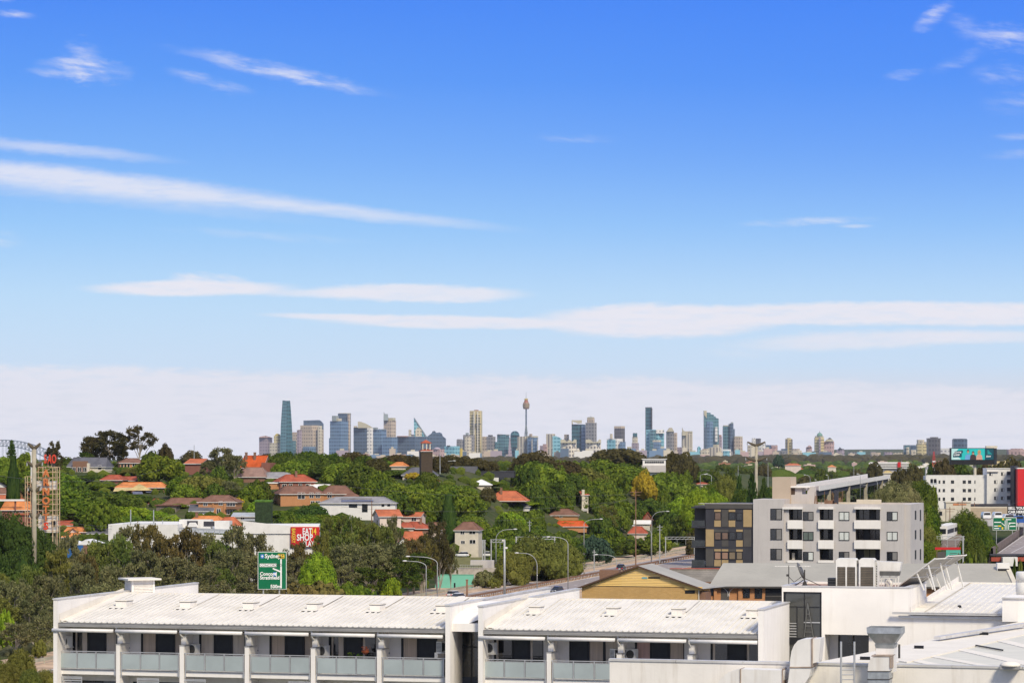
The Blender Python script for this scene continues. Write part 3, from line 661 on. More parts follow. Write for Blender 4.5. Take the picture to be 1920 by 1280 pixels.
def where(px): m_ = min(MARKS, key=lambda q: abs(q[0]-px)); return ('just left of ' if px < m_[0]-4 else 'just right of ' if px > m_[0]+4 else 'directly below ')+m_[1]
def lowrise(px, d, w, h, k, lab, grp, cat='building'):
    lab = lab % (('wide ' if w*F/d > 13 else 'narrow ' if w*F/d < 8 else '')+CW[k], where(px))
    if k not in protoL:
        mb = MB().box(-.5, .5, 0, .8, 0, 1); mb2 = MB().box(-.2, .15, .2, .6, 1, 1.16)
        protoL[k] = (mb.mesh('body'), mb2.mesh('plant_room')); protoL[k][0].materials.append(M(k)); protoL[k][1].materials.append(M(k if k in plainm else 'creamp'))
    x = (px-CX)/F*d; o = thing('distant_building', lab, cat, (x, d, ground_z(x, d)-.5), 0, grp)
    a = part('body', protoL[k][0], None, o); a.scale = (w, min(w, 30), h)
    if w*F/d > 5: b = part('plant_room', protoL[k][1], None, o); b.scale = (w, min(w, 30), h)
for i in range(64):
    px = 640+i*15.4+rnd.uniform(-6, 6); k = rnd.choice(lowm); d = rnd.uniform(10500, 12000)
    lowrise(px, d, rnd.uniform(14, 52), rnd.uniform(22, 52)*(1 if px < 1450 else .6), k, 'low %s city block %s', 'low buildings at the foot of the skyline')
for i in range(60):
    px = rnd.uniform(1330, 1930); d = rnd.uniform(3600, 10500); k = rnd.choice(['cream', 'white', 'pink', 'tan', 'rust', 'white', 'grey', 'rust'])
    lowrise(px, d, rnd.uniform(9, 22), rnd.uniform(7, 12), k, '%s suburban building, '+('far out ' if d > 6500 else 'nearer ')+'%s', 'suburban buildings among the distant trees')

# ================================================================== harbour bridge arch, far left
t = thing('arch_bridge', 'grey steel arch bridge on the horizon behind the trees at far left', 'bridge', P(10, 870, 13000)); w = 13000/F; z0 = P(0, 870, 13000).z
ua = [(x, 824.5+((x-5)/88.0)**2*21.5 if x > 5 else 824.5+((5-x)/88.0)**2*21.5) for x in range(-80, 96, 7)]
mb1 = MB(); mb2 = MB(); mb3 = MB()
L = lambda x, y, v=0: ((x-10)*w, v, CZ-(y-HY)*w-z0)
lo = lambda x: 836+((x-5)/88.0)**2*26
for (xa, ya), (xb, yb) in zip(ua, ua[1:]):
    mb3.bar(L(xa, ya, 0), L(xa, ya, 26), 1.5)
    for v in (0, 26):
        mb1.bar(L(xa, ya, v), L(xb, yb, v), 3.6); mb2.bar(L(xa, lo(xa), v), L(xb, lo(xb), v), 3.4)
        mb3.bar(L(xa, ya, v), L(xa, lo(xa), v), 2.2); mb3.bar(L(xa, lo(xa), v), L(xb, yb, v), 1.7)
        if lo(xa) < 862: mb3.bar(L(xa, lo(xa), v), L(xa, 866, v), 1.2)
stm = mat('bridge_steel', (.17, .20, .25), .6, .2, .01)
part('upper_chord', mb1, stm, t); part('lower_chord', mb2, stm, t); part('web_truss', mb3, stm, t)
part('deck', MB().box(L(-85, 0)[0], L(100, 0)[0], -6, 34, L(0, 868)[2], L(0, 865)[2]), stm, t)
# ================================================================== foreground: white terrace block
white = mat('white_render', (.83, .79, .735), .8, .05, .35, bump=.12, bscale=9, dirt=((.52, .46, .38, 1), .30), spec=.2)
white2 = mat('aged_white_render', (.80, .755, .695), .8, .06, .5, bump=.12, bscale=9, dirt=((.42, .36, .28, 1), .42), spec=.2)
capm = mat('flashing_metal', (.62, .60, .57), .5, .12, .8, .3, dirt=((.35, .29, .22, 1), .35))
roofm = mat('white_roof_sheet', (.72, .685, .62), .55, .09, .7, .0, dirt=((.52, .48, .43, 1), .16), spec=.08)
trim_w = mat('flat_white_flashing', (.75, .70, .615), .7, .05, .8, dirt=((.5, .46, .4, 1), .2), spec=.06)
gutm = mat('grey_gutter', (.34, .33, .315), .5, .12, .8, .2)
pipem = mat('awning_white', (.74, .71, .67), .5, .10, 1.5)
alum = mat('aluminium', (.52, .52, .52), .4, .1, 2, .5)
frost = mat('frosted_glass', (.36, .41, .41), .18, .10, .5, spec=.6)
gframe = mat('black_frame', (.012, .013, .016), .4, .2, 2)
dglass = mat('dark_glass', (.018, .021, .026), .06, .4, .8, spec=.7)
screen = mat('fly_screen', (.028, .031, .036), .55, .2, 3)
curt = mat('beige_curtain', (.52, .42, .33), .9, .16, 1, stretch=(16, 1, .3), bump=.4, bscale=3)
curt2 = mat('pale_curtain', (.64, .55, .45), .9, .14, 1, stretch=(16, 1, .3), bump=.4, bscale=3)
curt3 = mat('pink_curtain', (.58, .38, .33), .9, .14, 1, stretch=(16, 1, .3), bump=.4, bscale=3)
inner = mat('balcony_wall', (.76, .725, .68), .85, .05, .5, dirt=((.45, .42, .38, 1), .25))
deckm = mat('balcony_floor', (.55, .52, .48), .9, .15, 1)
acw = mat('unit_enamel', (.72, .70, .65), .5, .06, 2, dirt=((.4, .35, .28, 1), .2)); acd = mat('unit_grille', (.06, .06, .06), .6, .2, 4)

B = FR(100, 1262, 164.2, -15.6)
Bt = thing('apartment_building', 'long white terrace block with ribbed white roof and glass balconies in the foreground', 'apartment block', B.o, B.a)
ZB = -19.5+0.0
uL = B.u(100); SL = .13                                   # roof slope
z_eave = B.z(120, 1165, -.35)
def zroof(v): return z_eave+(v+.35)*SL if v <= 8.8 else z_eave+9.15*SL-(v-8.8)*SL
def endwall(px0, px1, py, rear_drop=.18, vr=20.8, vf=-.6, cap=True):
    u0, u1 = B.u(px0, vf), B.u(px1, vf); zt = B.z(px0, py, vf)
    part('end_wall', MB().quad(*[]) if False else MB().prism([(0, 0)]*0 or [(u0, ZB), (u1, ZB), (u1, zt-.05), (u0, zt-.05)], vf, vr), white, Bt)
    part('wall_capping', MB().box(u0-.04, u1+.04, vf-.04, vr+.04, zt-.05, zt+.03), capm if cap else white, Bt)
    return u0, u1, zt
e0 = endwall(100, 107.5, 1122); eA = endwall(835, 843.5, 1133.5); eB = endwall(896.5, 905, 1135.5)
wings = [(e0[1], eA[0]), (eB[1], B.u(1423, -.3))]
def vfor(u, px):
    lo, hi = -40.0, 60.0
    for _ in range(50):
        mid = (lo+hi)/2
        if B.u(px, mid) > u: lo = mid
        else: hi = mid
    return lo
# ---- roofs
trays = {0: [230, 350, 468, 588, 706, 830], 1: [1005, 1150, 1272, 1412]}
for wi, (ua, ub) in enumerate(wings):
    n = 6 if wi == 0 else 4; VR = 8.8
    for k in range(n):
        a = ua+(ub-ua)*k/n; b_ = ua+(ub-ua)*(k+1)/n-.004; mb = MB()
        mb.quad((a, -.35, z_eave), (b_, -.35, z_eave), (b_, VR, zroof(VR)), (a, VR, zroof(VR)))
        mb.quad((a, -.35, z_eave-.03), (b_, -.35, z_eave-.03), (b_, -.35, z_eave), (a, -.35, z_eave))
        nr = int(round((b_-a)/.34)); 
        for i in range(nr):
            c = a+(b_-a)*(i+.5)/nr; h = .065; w0, w1 = .06, .035
            A = [(c-w0, z_eave), (c-w1, z_eave+h), (c+w1, z_eave+h), (c+w0, z_eave)]; dz = zroof(VR)-z_eave; i0 = len(mb.v)
            mb.v += [(x, -.38, z) for x, z in A]+[(x, VR-.12, z+dz) for x, z in A]
            mb.f += [(i0+j, i0+j+1, i0+j+5, i0+j+4) for j in range(3)]+[(i0, i0+3, i0+2, i0+1), (i0+4, i0+5, i0+6, i0+7)]
        part('roof_sheet', mb, roofm, Bt)
    part('rear_roof_slope', MB().quad((ua, VR, zroof(VR)-.01), (ub, VR, zroof(VR)-.01), (ub, 20.8, zroof(20.8)), (ua, 20.8, zroof(20.8))), roofm, Bt)
    part('ridge_capping', MB().prism([(0, 0)]*0 or [(ua, zroof(VR)-.02), (ub, zroof(VR)-.02), (ub, zroof(VR)+.07), (ua, zroof(VR)+.07)], VR-.10, VR+.22), trim_w, Bt)
    # side flashing strip along the wing's left wall
    part('side_flashing', MB().quad((ua, -.3, z_eave+.07), (ua+.55, -.3, z_eave+.06), (ua+.55, VR, zroof(VR)+.06), (ua, VR, zroof(VR)+.07)), trim_w, Bt)
    part('upstand', MB().quad((ua+.02, -.36, z_eave+.07), (ua+.02, -.36, z_eave+.45), (ua+.02, VR, zroof(VR)+.32), (ua+.02, VR, zroof(VR)+.07)), trim_w, Bt)
    for px in trays[wi]:
        v0 = 4.3; u0 = B.u(px-13, v0); u1 = min(B.u(px+7, v0), ub-.02)
        s = math.atan(SL); zz = zroof(v0)
        tr = MB(); tr.quad((u0-.06, v0+.9, zroof(v0+.9)+.07), (u1+.06, v0+.9, zroof(v0+.9)+.07), (u1+.06, VR-.1, zroof(VR-.1)+.07), (u0-.06, VR-.1, zroof(VR-.1)+.07))
        tr.quad((u0-.06, v0+.9, zroof(v0+.9)), (u0-.06, v0+.9, zroof(v0+.9)+.07), (u0-.06, VR-.1, zroof(VR-.1)+.07), (u0-.06, VR-.1, zroof(VR-.1)))
        tr.quad((u0-.2, v0-.5, zroof(v0-.5)+.055), (u1+.1, v0-.5, zroof(v0-.5)+.055), (u1+.1, v0, zz+.07), (u0-.2, v0, zz+.07))
        part('skylight_tray', tr, trim_w, Bt)
        teeth = MB()
        for q in range(5):
            x = u0-.2+(u1-u0+.3)*q/5; teeth.box(x, x+.12, v0-.54, v0-.5, zroof(v0-.5)-.01, zroof(v0-.5)+.045)
        part('corrugation_shadow', teeth, gframe, Bt)  # black teeth painting the corrugation shadow under the tray's front edge
        f = part('roof_window', MB().box(u0, u1, v0, v0+.95, zz, zz+.34), white2, Bt)
        part('dark_seal', MB().box(u0-.02, u1+.02, v0-.02, v0+.97, zz+.34, zz+.37), gframe, f)
        part('lid', MB().box(u0-.04, u1+.04, v0-.04, v0+1.0, zz+.37, zz+.43), trim_w, f)
    # gutter, fascia, soffit
    mb = MB(); gz = z_eave-.05
    mb.prism([(0, 0)]*0 or [(ua+.02, gz-.20), (ub, gz-.20), (ub, gz), (ua+.02, gz)], -.50, -.36); mb.box(ua+.02, ub, -.53, -.49, gz-.02, gz+.01); mb.box(ua+.02, ub, -.515, -.49, gz-.12, gz-.09)
    part('gutter', mb, gutm, Bt)
    part('soffit', MB().box(ua, ub, -.36, 1.5, gz-.22, gz-.16), inner, Bt)
ZS = z_eave-.27
slab_t = .26
bays = [[107.5, 219, 136, 219, 0], [226, 338, 264, 350, 1], [346, 460, 373, 459, 2], [468, 584, 505, 592, 3], [592, 708, 616, 705, 4], [716, 835, 752, 835, 5],
        [905, 1026, 926, 1019, 6], [1034, 1157, 1067, 1163, 7], [1166, 1290, 1190, 1283, 8], [1299, 1423, 1332, 1423, 9]]
paneset = {0: [('mix', 136, 164), ('scr', 164, 195), ('c', 195, 219)], 1: [('c', 264, 292), ('scr', 292, 324), ('c', 324, 350)], 2: [('c', 373, 401), ('scr', 401, 432), ('c', 432, 458)],
           3: [('c', 505, 534), ('scr', 534, 567), ('c', 567, 592)], 4: [('mix', 616, 645), ('scr', 645, 676), ('g', 676, 705)], 5: [('c', 752, 782), ('scr', 782, 815), ('c', 815, 835)],
           6: [('g', 926, 960), ('scr', 960, 990), ('g', 990, 1019)], 7: [('scr', 1067, 1101), ('c', 1101, 1131), ('c', 1131, 1163)], 8: [('p', 1190, 1219), ('scr', 1219, 1252), ('c', 1252, 1283)], 9: [('g', 1332, 1364), ('scr', 1364, 1396), ('g', 1396, 1423)]}
VW = 1.3
for wi, (ua, ub) in enumerate(wings):
    bl = bays[:6] if wi == 0 else bays[6:]
    holes = [(B.u(b[2], VW), min(B.u(b[3], VW), ub-.05), slab_t, 2.5) for b in bl]
    part('upper_wall', wall_open(MB(), ua, ub, 0, ZS, VW, VW+.15, holes), inner, Bt)
    part('core', MB().box(ua, ub, VW+1.8, 20.6, ZB, 2.3), inner, Bt)
    holes2 = [(h[0]-.5, h[1]+.2, -2.7, -.45) for h in holes]
    part('lower_wall', wall_open(MB(), ua, ub, ZB, 0, VW, VW+.15, [(a, min(b_, ub-.05), c, d_) for a, b_, c, d_ in holes2]), inner, Bt)
    for h in holes2: part('lower_window', MB().box(h[0], min(h[1], ub-.05), VW+.07, VW+.1, h[2], h[3]), dglass, Bt)
    part('ceiling', MB().box(ua, ub, VW+.15, VW+1.8, ZS-.1, ZS), inner, Bt); part('room_floor', MB().box(ua, ub, VW+.15, VW+1.8, 0, slab_t-.02), deckm, Bt)
    for bi, b in enumerate(bl):
        u0 = B.u(b[0], -.05); u1 = min(B.u(b[1], -.05), ub)
        part('balcony_slab', MB().box(u0-.12, u1+.12 if u1 < ub else ub, -.02, VW, 0, slab_t), white, Bt)
        # sliding doors
        h = holes[bi]
        fr = MB()
        for (k, x0, x1) in paneset[b[4]]:
            x0 = B.u(x0, VW); 
            fr.box(x0-.02, x0+.12, VW+.02, VW+.12, h[2], h[3])
        fr.box(h[1]-.06, h[1], VW+.02, VW+.12, h[2], h[3]); fr.box(h[0], h[1], VW+.02, VW+.12, h[3]-.06, h[3]); fr.box(h[0], h[1], VW+.02, VW+.12, h[2], h[2]+.07)
        dr = part('sliding_door', fr, gframe, Bt)
        for (k, x0, x1) in paneset[b[4]]:
            x0, x1 = B.u(x0, VW), min(B.u(x1, VW), h[1])
            if k == 'scr': part('screen_panel', MB().box(x0+.12, x1, VW+.04, VW+.06, h[2]+.07, h[3]-.06), screen, dr)
            elif k in 'cp': part('curtain', MB().box(x0+.07, x1, VW+.07, VW+.10, h[2]+.07, h[3]-.06), (curt3 if k == 'p' else (curt, curt2)[(b[4]*3+int(x1)) % 2]), dr)
            elif k == 'mix': part('pane', MB().box(x0+.07, x1, VW+.08, VW+.09, h[2]+.07, h[3]-.06), dglass, dr); part('curtain', MB().box(x0+.07+(x1-x0)*.55, x1-.05, VW+.06, VW+.078, h[2]+.07, h[3]-.06), curt2, dr); part('curtain', MB().box(x0+.16, x0+.26, VW+.06, VW+.078, h[2]+.07, h[3]-.06), curt2, dr)
            else: part('pane', MB().box(x0+.07, x1, VW+.08, VW+.09, h[2]+.07, h[3]-.06), dglass, dr); part('curtain', MB().box(x0+.10, x0+.24, VW+.06, VW+.078, h[2]+.07, h[3]-.06), curt2, dr)
        # balustrade
        zt = slab_t+1.03; zb = slab_t+.10; mb = MB(); a = u0+.08; c = u1-.08
        mb.box(a-.12, c+.12, -.13, -.07, zt, zt+.045)
        xs = [a+(c-a)*k/3 for k in range(4)]
        for k, x in enumerate(xs): mb.box(x-.025, x+.025, -.13, -.08, -.05 if k in (0, 3) else zb-.06, zt)
        mb.box(a-.12, a-.09, -.08, -.02, 0, zt); mb.box(a, c, -.12, -.09, zb-.06, zb-.02); mb.box(a, c, -.12, -.09, zt-.09, zt-.06)
        bal = part('balustrade', mb, alum, Bt)
        for k in range(3): part('glass_panel', MB().box(xs[k]+.045, xs[k+1]-.045, -.112, -.098, zb, zt-.10), frost, bal)
        # dark gap line under balustrade, awning case, small wall vents
        part('awning_case', MB().tube([(u0-.05, -.62, ZS-.19), (u1+.02 if u1 < ub else ub, -.62, ZS-.19)], .105, 10), pipem, Bt, smooth=True)
        if bi % 2 == 1: part('wall_lamp', MB().lathe([(.12, 1.42), (.10, 1.50), (.03, 1.54)], h[0]-.75, VW-.06, 10), gutm, Bt)
        # piers between balconies
        if bi < len(bl)-1:
            p0 = u1; p1 = B.u(bl[bi+1][0], -.05)
            part('pier', MB().box(p0, p1, -.16, VW, ZB, 1.72), white, Bt)
            part('pier_cap', MB().box(p0-.03, p1+.03, -.18, .75, 1.722, 1.76), capm, Bt)
            part('pier_upper', MB().box(p0+.02, p1-.02, .55, VW, 1.76, ZS), white2, Bt)
            part('downpipe', MB().tube([(p0+.1, -.30, ZS+.12), (p0+.1, -.30, ZS-.35), (p0+.16, .2, ZS-.62), (p0+.16, .2, 1.78)], .055, 8), pipem, Bt, smooth=True)
            part('bracket_box', MB().box(p0+.04, p0+.34, -.02, .42, 1.80, ZS-.42), white2, Bt)
    # louvred shutters of the storey below
    for px0, px1 in ([(115, 154), (257, 298), (345, 386), (541, 584), (662, 704)] if wi == 0 else []):
        a, c = B.u(px0, -.1), B.u(px1, -.1); mb = MB().box(a, c, -.12, -.08, -.16, -.12).box(a, a+.05, -.12, -.08, -2, -.16).box(c-.05, c, -.12, -.08, -2, -.16)
        sh = part('shutter_frame', mb, alum, Bt)
        for k in range(12): part('slat', MB().box(a+.05, c-.05, -.12, -.085, -.25-.14*k, -.18-.14*k), alum, sh)
# ---- stair bay between the wings
u0, u1 = eA[1], eB[0]
part('lintel', MB().box(u0, u1, -.2, .15, B.z(850, 1183, -.2), B.z(850, 1168, -.2)), white, Bt)
mb = MB(); zl = B.z(850, 1168, .15); zh = B.z(850, 1140, 3.0)+.3
for k in range(8):
    a, c = k/8, (k+1)/8; f = lambda t: (0.15+5.5*t**1.5, zl+(zh-zl)*(t**.55))
    (va, za), (vc, zc) = f(a), f(c); mb.quad((u0, va, za), (u1, va, za), (u1, vc, zc), (u0, vc, zc))
part('curved_cover', mb, white, Bt, smooth=True)
part('dark_wedge', MB().prism([(u0+(u1-u0)*.55, zl+.02), (u1, zl+.10), (u1, zl+.30)], .10, .16), gframe, Bt)  # dark wedge above the right end of the lintel
zg = B.z(870, 1184, 1.8)
part('side_wall', MB().box(u0, B.u(857, 1.8), .15, 1.8, ZB, B.z(850, 1183, -.2)), inner, Bt)
part('core', MB().box(u0, u1, 2.6, 19, ZB, zl), inner, Bt)
sg = part('stair_window', MB().box(B.u(857, 1.8), B.u(857, 1.8)+.1, 1.75, 1.85, ZB, zg).box(B.u(883, 1.8), B.u(883, 1.8)+.08, 1.75, 1.85, ZB, zg).box(B.u(857, 1.8), u1, 1.75, 1.85, B.z(857, 1213, 1.8), B.z(857, 1210.5, 1.8)), gframe, Bt)
for a, c in ((857, 883), (884, 897)): part('pane', MB().box(B.u(a, 1.8), B.u(c, 1.8), 1.80, 1.81, B.z(870, 1268, 1.8), zg), dglass, sg)
part('spandrel_panel', MB().box(B.u(857, 1.8), u1, 1.77, 1.80, ZB, B.z(870, 1268, 1.8)), mat('navy_panel', (.02, .028, .045), .5, .2, 1), sg)
# ---- louvred ventilation turret behind the ridge
def louvre_box():
    vv = 10.5; cu = B.u(262, vv); zt = B.z(262, 1083, vv)
    t = thing('roof_ventilator', 'white louvred ventilation turret with flat overhanging lid on the left roof', 'roof vent', B.world(cu, vv, zt-1.7), B.a+R(40))
    h = 1.7; a = .72
    part('body', MB().box(-a+.04, a-.04, -a+.04, a-.04, 0, h-.1), white2, t)
    part('lid', MB().box(-a-.32, a+.32, -a-.32, a+.32, h-.1, h), trim_w, t)
    mb = MB()
    for x in (-a, a-.12):
        for y in (-a, a-.12): mb.box(x, x+.12, y, y+.12, 0, h-.1)
    mb.box(-a, a, -a, -a+.06, 0, .3); mb.box(-a, -a+.06, -a, a, 0, .3)
    part('frame', mb, white, t)
    for k in range(12):
        z = .36+.09*k
        part('louvre_blade', MB().quad((-a+.12, -a-.01, z), (a-.12, -a-.01, z), (a-.12, -a+.06, z+.06), (-a+.12, -a+.06, z+.06)), white, t)
        part('louvre_blade', MB().quad((-a-.01, a-.12, z), (-a-.01, -a+.12, z), (-a+.06, -a+.12, z+.06), (-a+.06, a-.12, z+.06)), white, t)
louvre_box()
# ---- wall mounted air conditioners
def ac(px, py, v, label, rot=0, w=.78, h=.6):
    u, _, z = B.pt(px, py, v); t = thing('air_conditioner', label, 'air conditioner', B.world(u, v, z), B.a+R(rot), 'air conditioner units on the white terrace balconies')
    part('case', MB().box(-w/2, w/2, -.18, .18, 0, h), acw, t)
    part('fan_grille', MB().lathe([(.24, 0), (.24, .03)], 0, 0, 14), acd, t).matrix_basis = Matrix.Translation((w*.14, -.185, h*.5)) @ Matrix.Rotation(R(90), 4, 'X')
    mb = MB()
    for k in range(7): mb.box(-w/2-.015, -w/2, -.15, .15, .06+k*.07, .09+k*.07)
    for k in range(4): mb.box(-w/2+.03+k*.05, -w/2+.055+k*.05, -.2, -.18, .06, h-.06)
    part('side_vents', mb, acd, t)
    part('bracket', MB().box(-w/2, w/2, -.2, .3, -.05, -.01).box(-w/2, -w/2+.05, .1, .3, -.3, -.05), acw, t)
ac(123, 1211, .9, 'boxy white air conditioner on the wall of the far left top balcony', -25)
ac(362, 1226, .9, 'white air conditioner on the third top balcony from the left', -25)
ac(605, 1229, .9, 'white air conditioner on the fifth balcony beside the hanging flower basket', -25)
ac(918, 1224, .7, 'white air conditioner on the first balcony right of the dark stair window', -20)
ac(1182, 1236, .9, 'white air conditioner just above the left end of the low front wall', -20)
ac(829, 1222, .6, 'white air conditioner at the right end of the left wing', 70, .6)
ac(1154, 1236, .5, 'narrow white meter box shaped unit left of the short pier', 60, .5)
# flower basket and pots on the fifth balcony
t = thing('hanging_basket', 'orange flower basket on the fifth balcony of the left wing', 'flower basket', B.world(B.u(685, .5), .5, B.z(685, 1226, .5)))
part('basket', MB().lathe([(.06, 0), (.2, .12), (.22, .2)], n=10), mat('terracotta', (.45, .12, .05), .8, .2, 2), t)
mb = MB()
for k in range(60):
    a = random.uniform(0, 6.28); r = random.uniform(0, .28); z = random.uniform(.18, .42); mb.quad((r*math.cos(a), r*math.sin(a), z), (r*math.cos(a)+.06, r*math.sin(a), z+.03), (r*math.cos(a)+.03, r*math.sin(a)+.05, z+.06))
part('flowers', mb, mat('orange_flowers', (.55, .14, .06), .8, .4, 5), t)
part('hanger', MB().bar((0, 0, .2), (0, 0, .95), .015), gutm, t)
for k, (px, lab) in enumerate([(656, 'small leafy pot plant behind the fifth balcony glass'), (673, 'thin sprigged pot plant right of the small leafy one on the fifth balcony')]):
    t = thing('pot_plant', lab, 'plant', B.world(B.u(px, .6), .6, slab_t), 0)
    part('pot', MB().lathe([(.12, 0), (.17, .3)], n=10), mat('terracotta', (.45, .12, .05)), t)
    mb = MB()
    for j in range(50):
        z = .3+random.uniform(0, .9); a = random.uniform(0, 6.28); r = random.uniform(.02, .2); p = Vector((r*math.cos(a), r*math.sin(a), z)); mb.quad(p, p+Vector((.08, 0, .04)), p+Vector((.03, .05, .09)))
    mb.bar((0, 0, .3), (0, 0, 1.2), .02)
    part('leaves', mb, leafmat('leaf_green', (.03, .07, .015), (.09, .15, .03)), t)

# ================================================================== foreground right: white stair tower and hall
Tt = thing('white_building', 'white rendered building with tall stair window and flat roof of machines, lower right', 'building', B.o, B.a)
VT = 7.0
# fin wall closing the right wing
u0 = B.u(1421.5, -.6); u1 = u0+.3; zt = B.z(1421.5, 1143, -.6)
part('fin_wall', MB().box(u0, u1, -.6, VT+.6, ZB, zt), white, Tt); part('fin_capping', MB().box(u0-.04, u1+.04, -.64, VT+.6, zt, zt+.07), capm, Tt)
ua, ub = B.u(1466, VT), B.u(1706, VT); ztw = B.z(1466, 1099, VT)
wa, wb = B.u(1468.5, VT), B.u(1540.5, VT); wz1 = B.z(1468, 1108.5, VT)
hz1 = B.z(1547, 1188.5, VT)
part('tower_wall', wall_open(MB(), ua, ub, ZB, ztw, VT, VT+.3, [(wa, wb, ZB+2, wz1), (B.u(1546.5, VT), B.u(1657, VT), ZB+2, hz1)]), white, Tt)
part('side_wall', MB().box(ub-.3, ub, VT+.3, 13.6, B.z(1706, 1152, VT)-1, ztw), white, Tt)
part('left_wall', MB().box(ua, ua+.3, VT+.3, 13.6, ZB, ztw), white, Tt)
part('rear_wall', MB().box(ua, ub, 13.6, 13.9, ZB, ztw), white, Tt)
part('roof_deck', MB().box(ua+.3, ub-.3, VT+.3, 13.6, ztw-.45, ztw-.12), mat('red_gravel_roof', (.34, .22, .17), .95, .4, 1.2, bump=.4), Tt)
part('parapet_capping', MB().box(ua-.03, ub+.03, VT-.04, VT+.34, ztw, ztw+.06).box(ub-.33, ub+.04, VT+.34, 13.9, ztw, ztw+.06).box(ua-.03, ua+.33, VT+.34, 13.9, ztw, ztw+.06), capm, Tt)
# stair window
sw = part('stair_window', MB().box(wa, wa+.12, VT+.08, VT+.2, ZB+2, wz1).box(wb-.1, wb, VT+.08, VT+.2, ZB+2, wz1).box(wa, wb, VT+.08, VT+.2, wz1-.08, wz1)
          .box(wa, wb, VT+.08, VT+.2, B.z(1500, 1138, VT), B.z(1500, 1136.5, VT)).box(B.u(1493, VT), B.u(1494.3, VT), VT+.08, VT+.2, ZB+2, B.z(1500, 1137, VT)).box(B.u(1507, VT), B.u(1508.3, VT), VT+.08, VT+.2, B.z(1500, 1195, VT), B.z(1500, 1108, VT))
          .box(wa, wb, VT+.06, VT+.22, B.z(1500, 1208, VT), B.z(1500, 1195, VT)), gframe, Tt)
tg = mat('tinted_stair_glass', (.05, .052, .048), .05, .3, .3, spec=.8)
for a, c, y0, y1 in ((1469, 1540, 1137, 1109), (1469, 1493, 1195, 1138), (1494, 1507, 1195, 1138), (1508, 1540, 1195, 1138), (1469, 1540, 1262, 1208)):
    part('pane', MB().box(B.u(a, VT), B.u(c, VT), VT+.12, VT+.13, B.z(1500, y0, VT), B.z(1500, y1, VT)), tg, sw)
rail = MB()
for k in range(6): rail.box(wa+.1, B.u(1493, VT), VT+.05, VT+.07, B.z(1500, 1193-5*k, VT)-.02, B.z(1500, 1193-5*k, VT)+.02)
rail.box(B.u(1507, VT), wb-.1, VT+.05, VT+.07, B.z(1500, 1166, VT)-.03, B.z(1500, 1166, VT)+.03)
part('handrail', rail, alum, sw)
lad = MB(); bz = B.z(1515, 1194, VT)
for a, c in ((1508, 1514), (1525, 1514.5)): lad.bar((B.u(a, VT), VT+.04, bz), (B.u(c, VT), VT+.04, bz+1.9), .05)
for k in range(5): lad.bar((B.u(1509+k, VT), VT+.03, bz+.3+k*.33), (B.u(1524-k*2, VT), VT+.03, bz+.3+k*.33), .04)
t = tag(part('step_ladder', lad, mat('dull_zinc', (.16, .16, .15), .5, .2, 2, .4), None), 'folding step ladder seen in the tall stair window of the white tower', 'ladder'); t.location = B.o; t.rotation_euler.z = B.a
# dark recessed corridor
ca, cb = B.u(1546.5, VT), B.u(1657, VT)
part('recess_side', MB().box(ca-.02, ca, VT+.3, VT+1.9, ZB, hz1), inner, Tt)
part('recess_back', MB().box(ca, B.u(1572, VT+1.8), VT+1.8, VT+1.9, ZB, hz1), inner, Tt)
rw = part('corridor_window', MB().box(B.u(1572, VT+1.8), B.u(1572, VT+1.8)+.1, VT+1.75, VT+1.9, ZB, hz1).box(B.u(1599, VT+1.8), B.u(1599, VT+1.8)+.08, VT+1.75, VT+1.9, ZB, hz1).box(B.u(1572, VT+1.8), B.u(1640, VT+1.8), VT+1.75, VT+1.9, hz1-.1, hz1), gframe, Tt)
for a, c in ((1574, 1598), (1601, 1629)): part('pane', MB().box(B.u(a, VT+1.8), B.u(c, VT+1.8), VT+1.8, VT+1.81, ZB, hz1-.1), dglass, rw)
part('recess_column', MB().box(B.u(1629, VT+.3), B.u(1641, VT+.3), VT+.3, VT+1.9, ZB, hz1), white2, Tt); part('recess_roof', MB().box(ca, cb, VT+.3, VT+2, hz1, hz1+.1), inner, Tt)
# right hall with white ribbed roof
zf = B.z(1700, 1150, VT); ur = B.u(2150, VT); vr = vfor(B.u(1706, VT), 1797); zr = B.z(1800, 1093, vr)
part('hall_wall', MB().box(ub, ur, VT, VT+.3, ZB, zf-.05), white, Tt)
part('fascia_gutter', MB().box(B.u(1673, VT-.3), B.u(1880, VT-.3), VT-.38, VT-.22, zf-.02, zf+.10).box(B.u(1673, VT-.3), B.u(1880, VT-.3), VT-.40, VT-.36, zf+.08, zf+.12), capm, Tt)
part('soffit_trim', MB().box(B.u(1685, VT-.1), ur, VT-.2, VT, zf-.22, zf-.08), capm, Tt)
n = 8
for k in range(n):
    a = ub+(ur-ub)*k/n; c = ub+(ur-ub)*(k+1)/n-.004; mb = MB().quad((a, VT-.3, zf+.04), (c, VT-.3, zf+.04), (c, vr, zr), (a, vr, zr)); nr = int((c-a)/.36)
    for i in range(nr):
        x = a+(c-a)*(i+.5)/nr; i0 = len(mb.v); A = [(x-.05, 0), (x-.025, .05), (x+.025, .05), (x+.05, 0)]
        mb.v += [(p, VT-.3, zf+.04+q) for p, q in A]+[(p, vr-.1, zr+q) for p, q in A]; mb.f += [(i0+j, i0+j+1, i0+j+5, i0+j+4) for j in range(3)]
    part('roof_sheet', mb, roofm, Tt)
part('ridge_capping', MB().box(ub, ur, vr-.15, vr+.2, zr-.02, zr+.08), trim_w, Tt)
mb = MB().quad((ub-.02, VT, zf+.1), (ub+.75, VT, zf+.09), (ub+.75, vr, zr+.07), (ub-.02, vr, zr+.10)); part('valley_flashing', mb, trim_w, Tt)
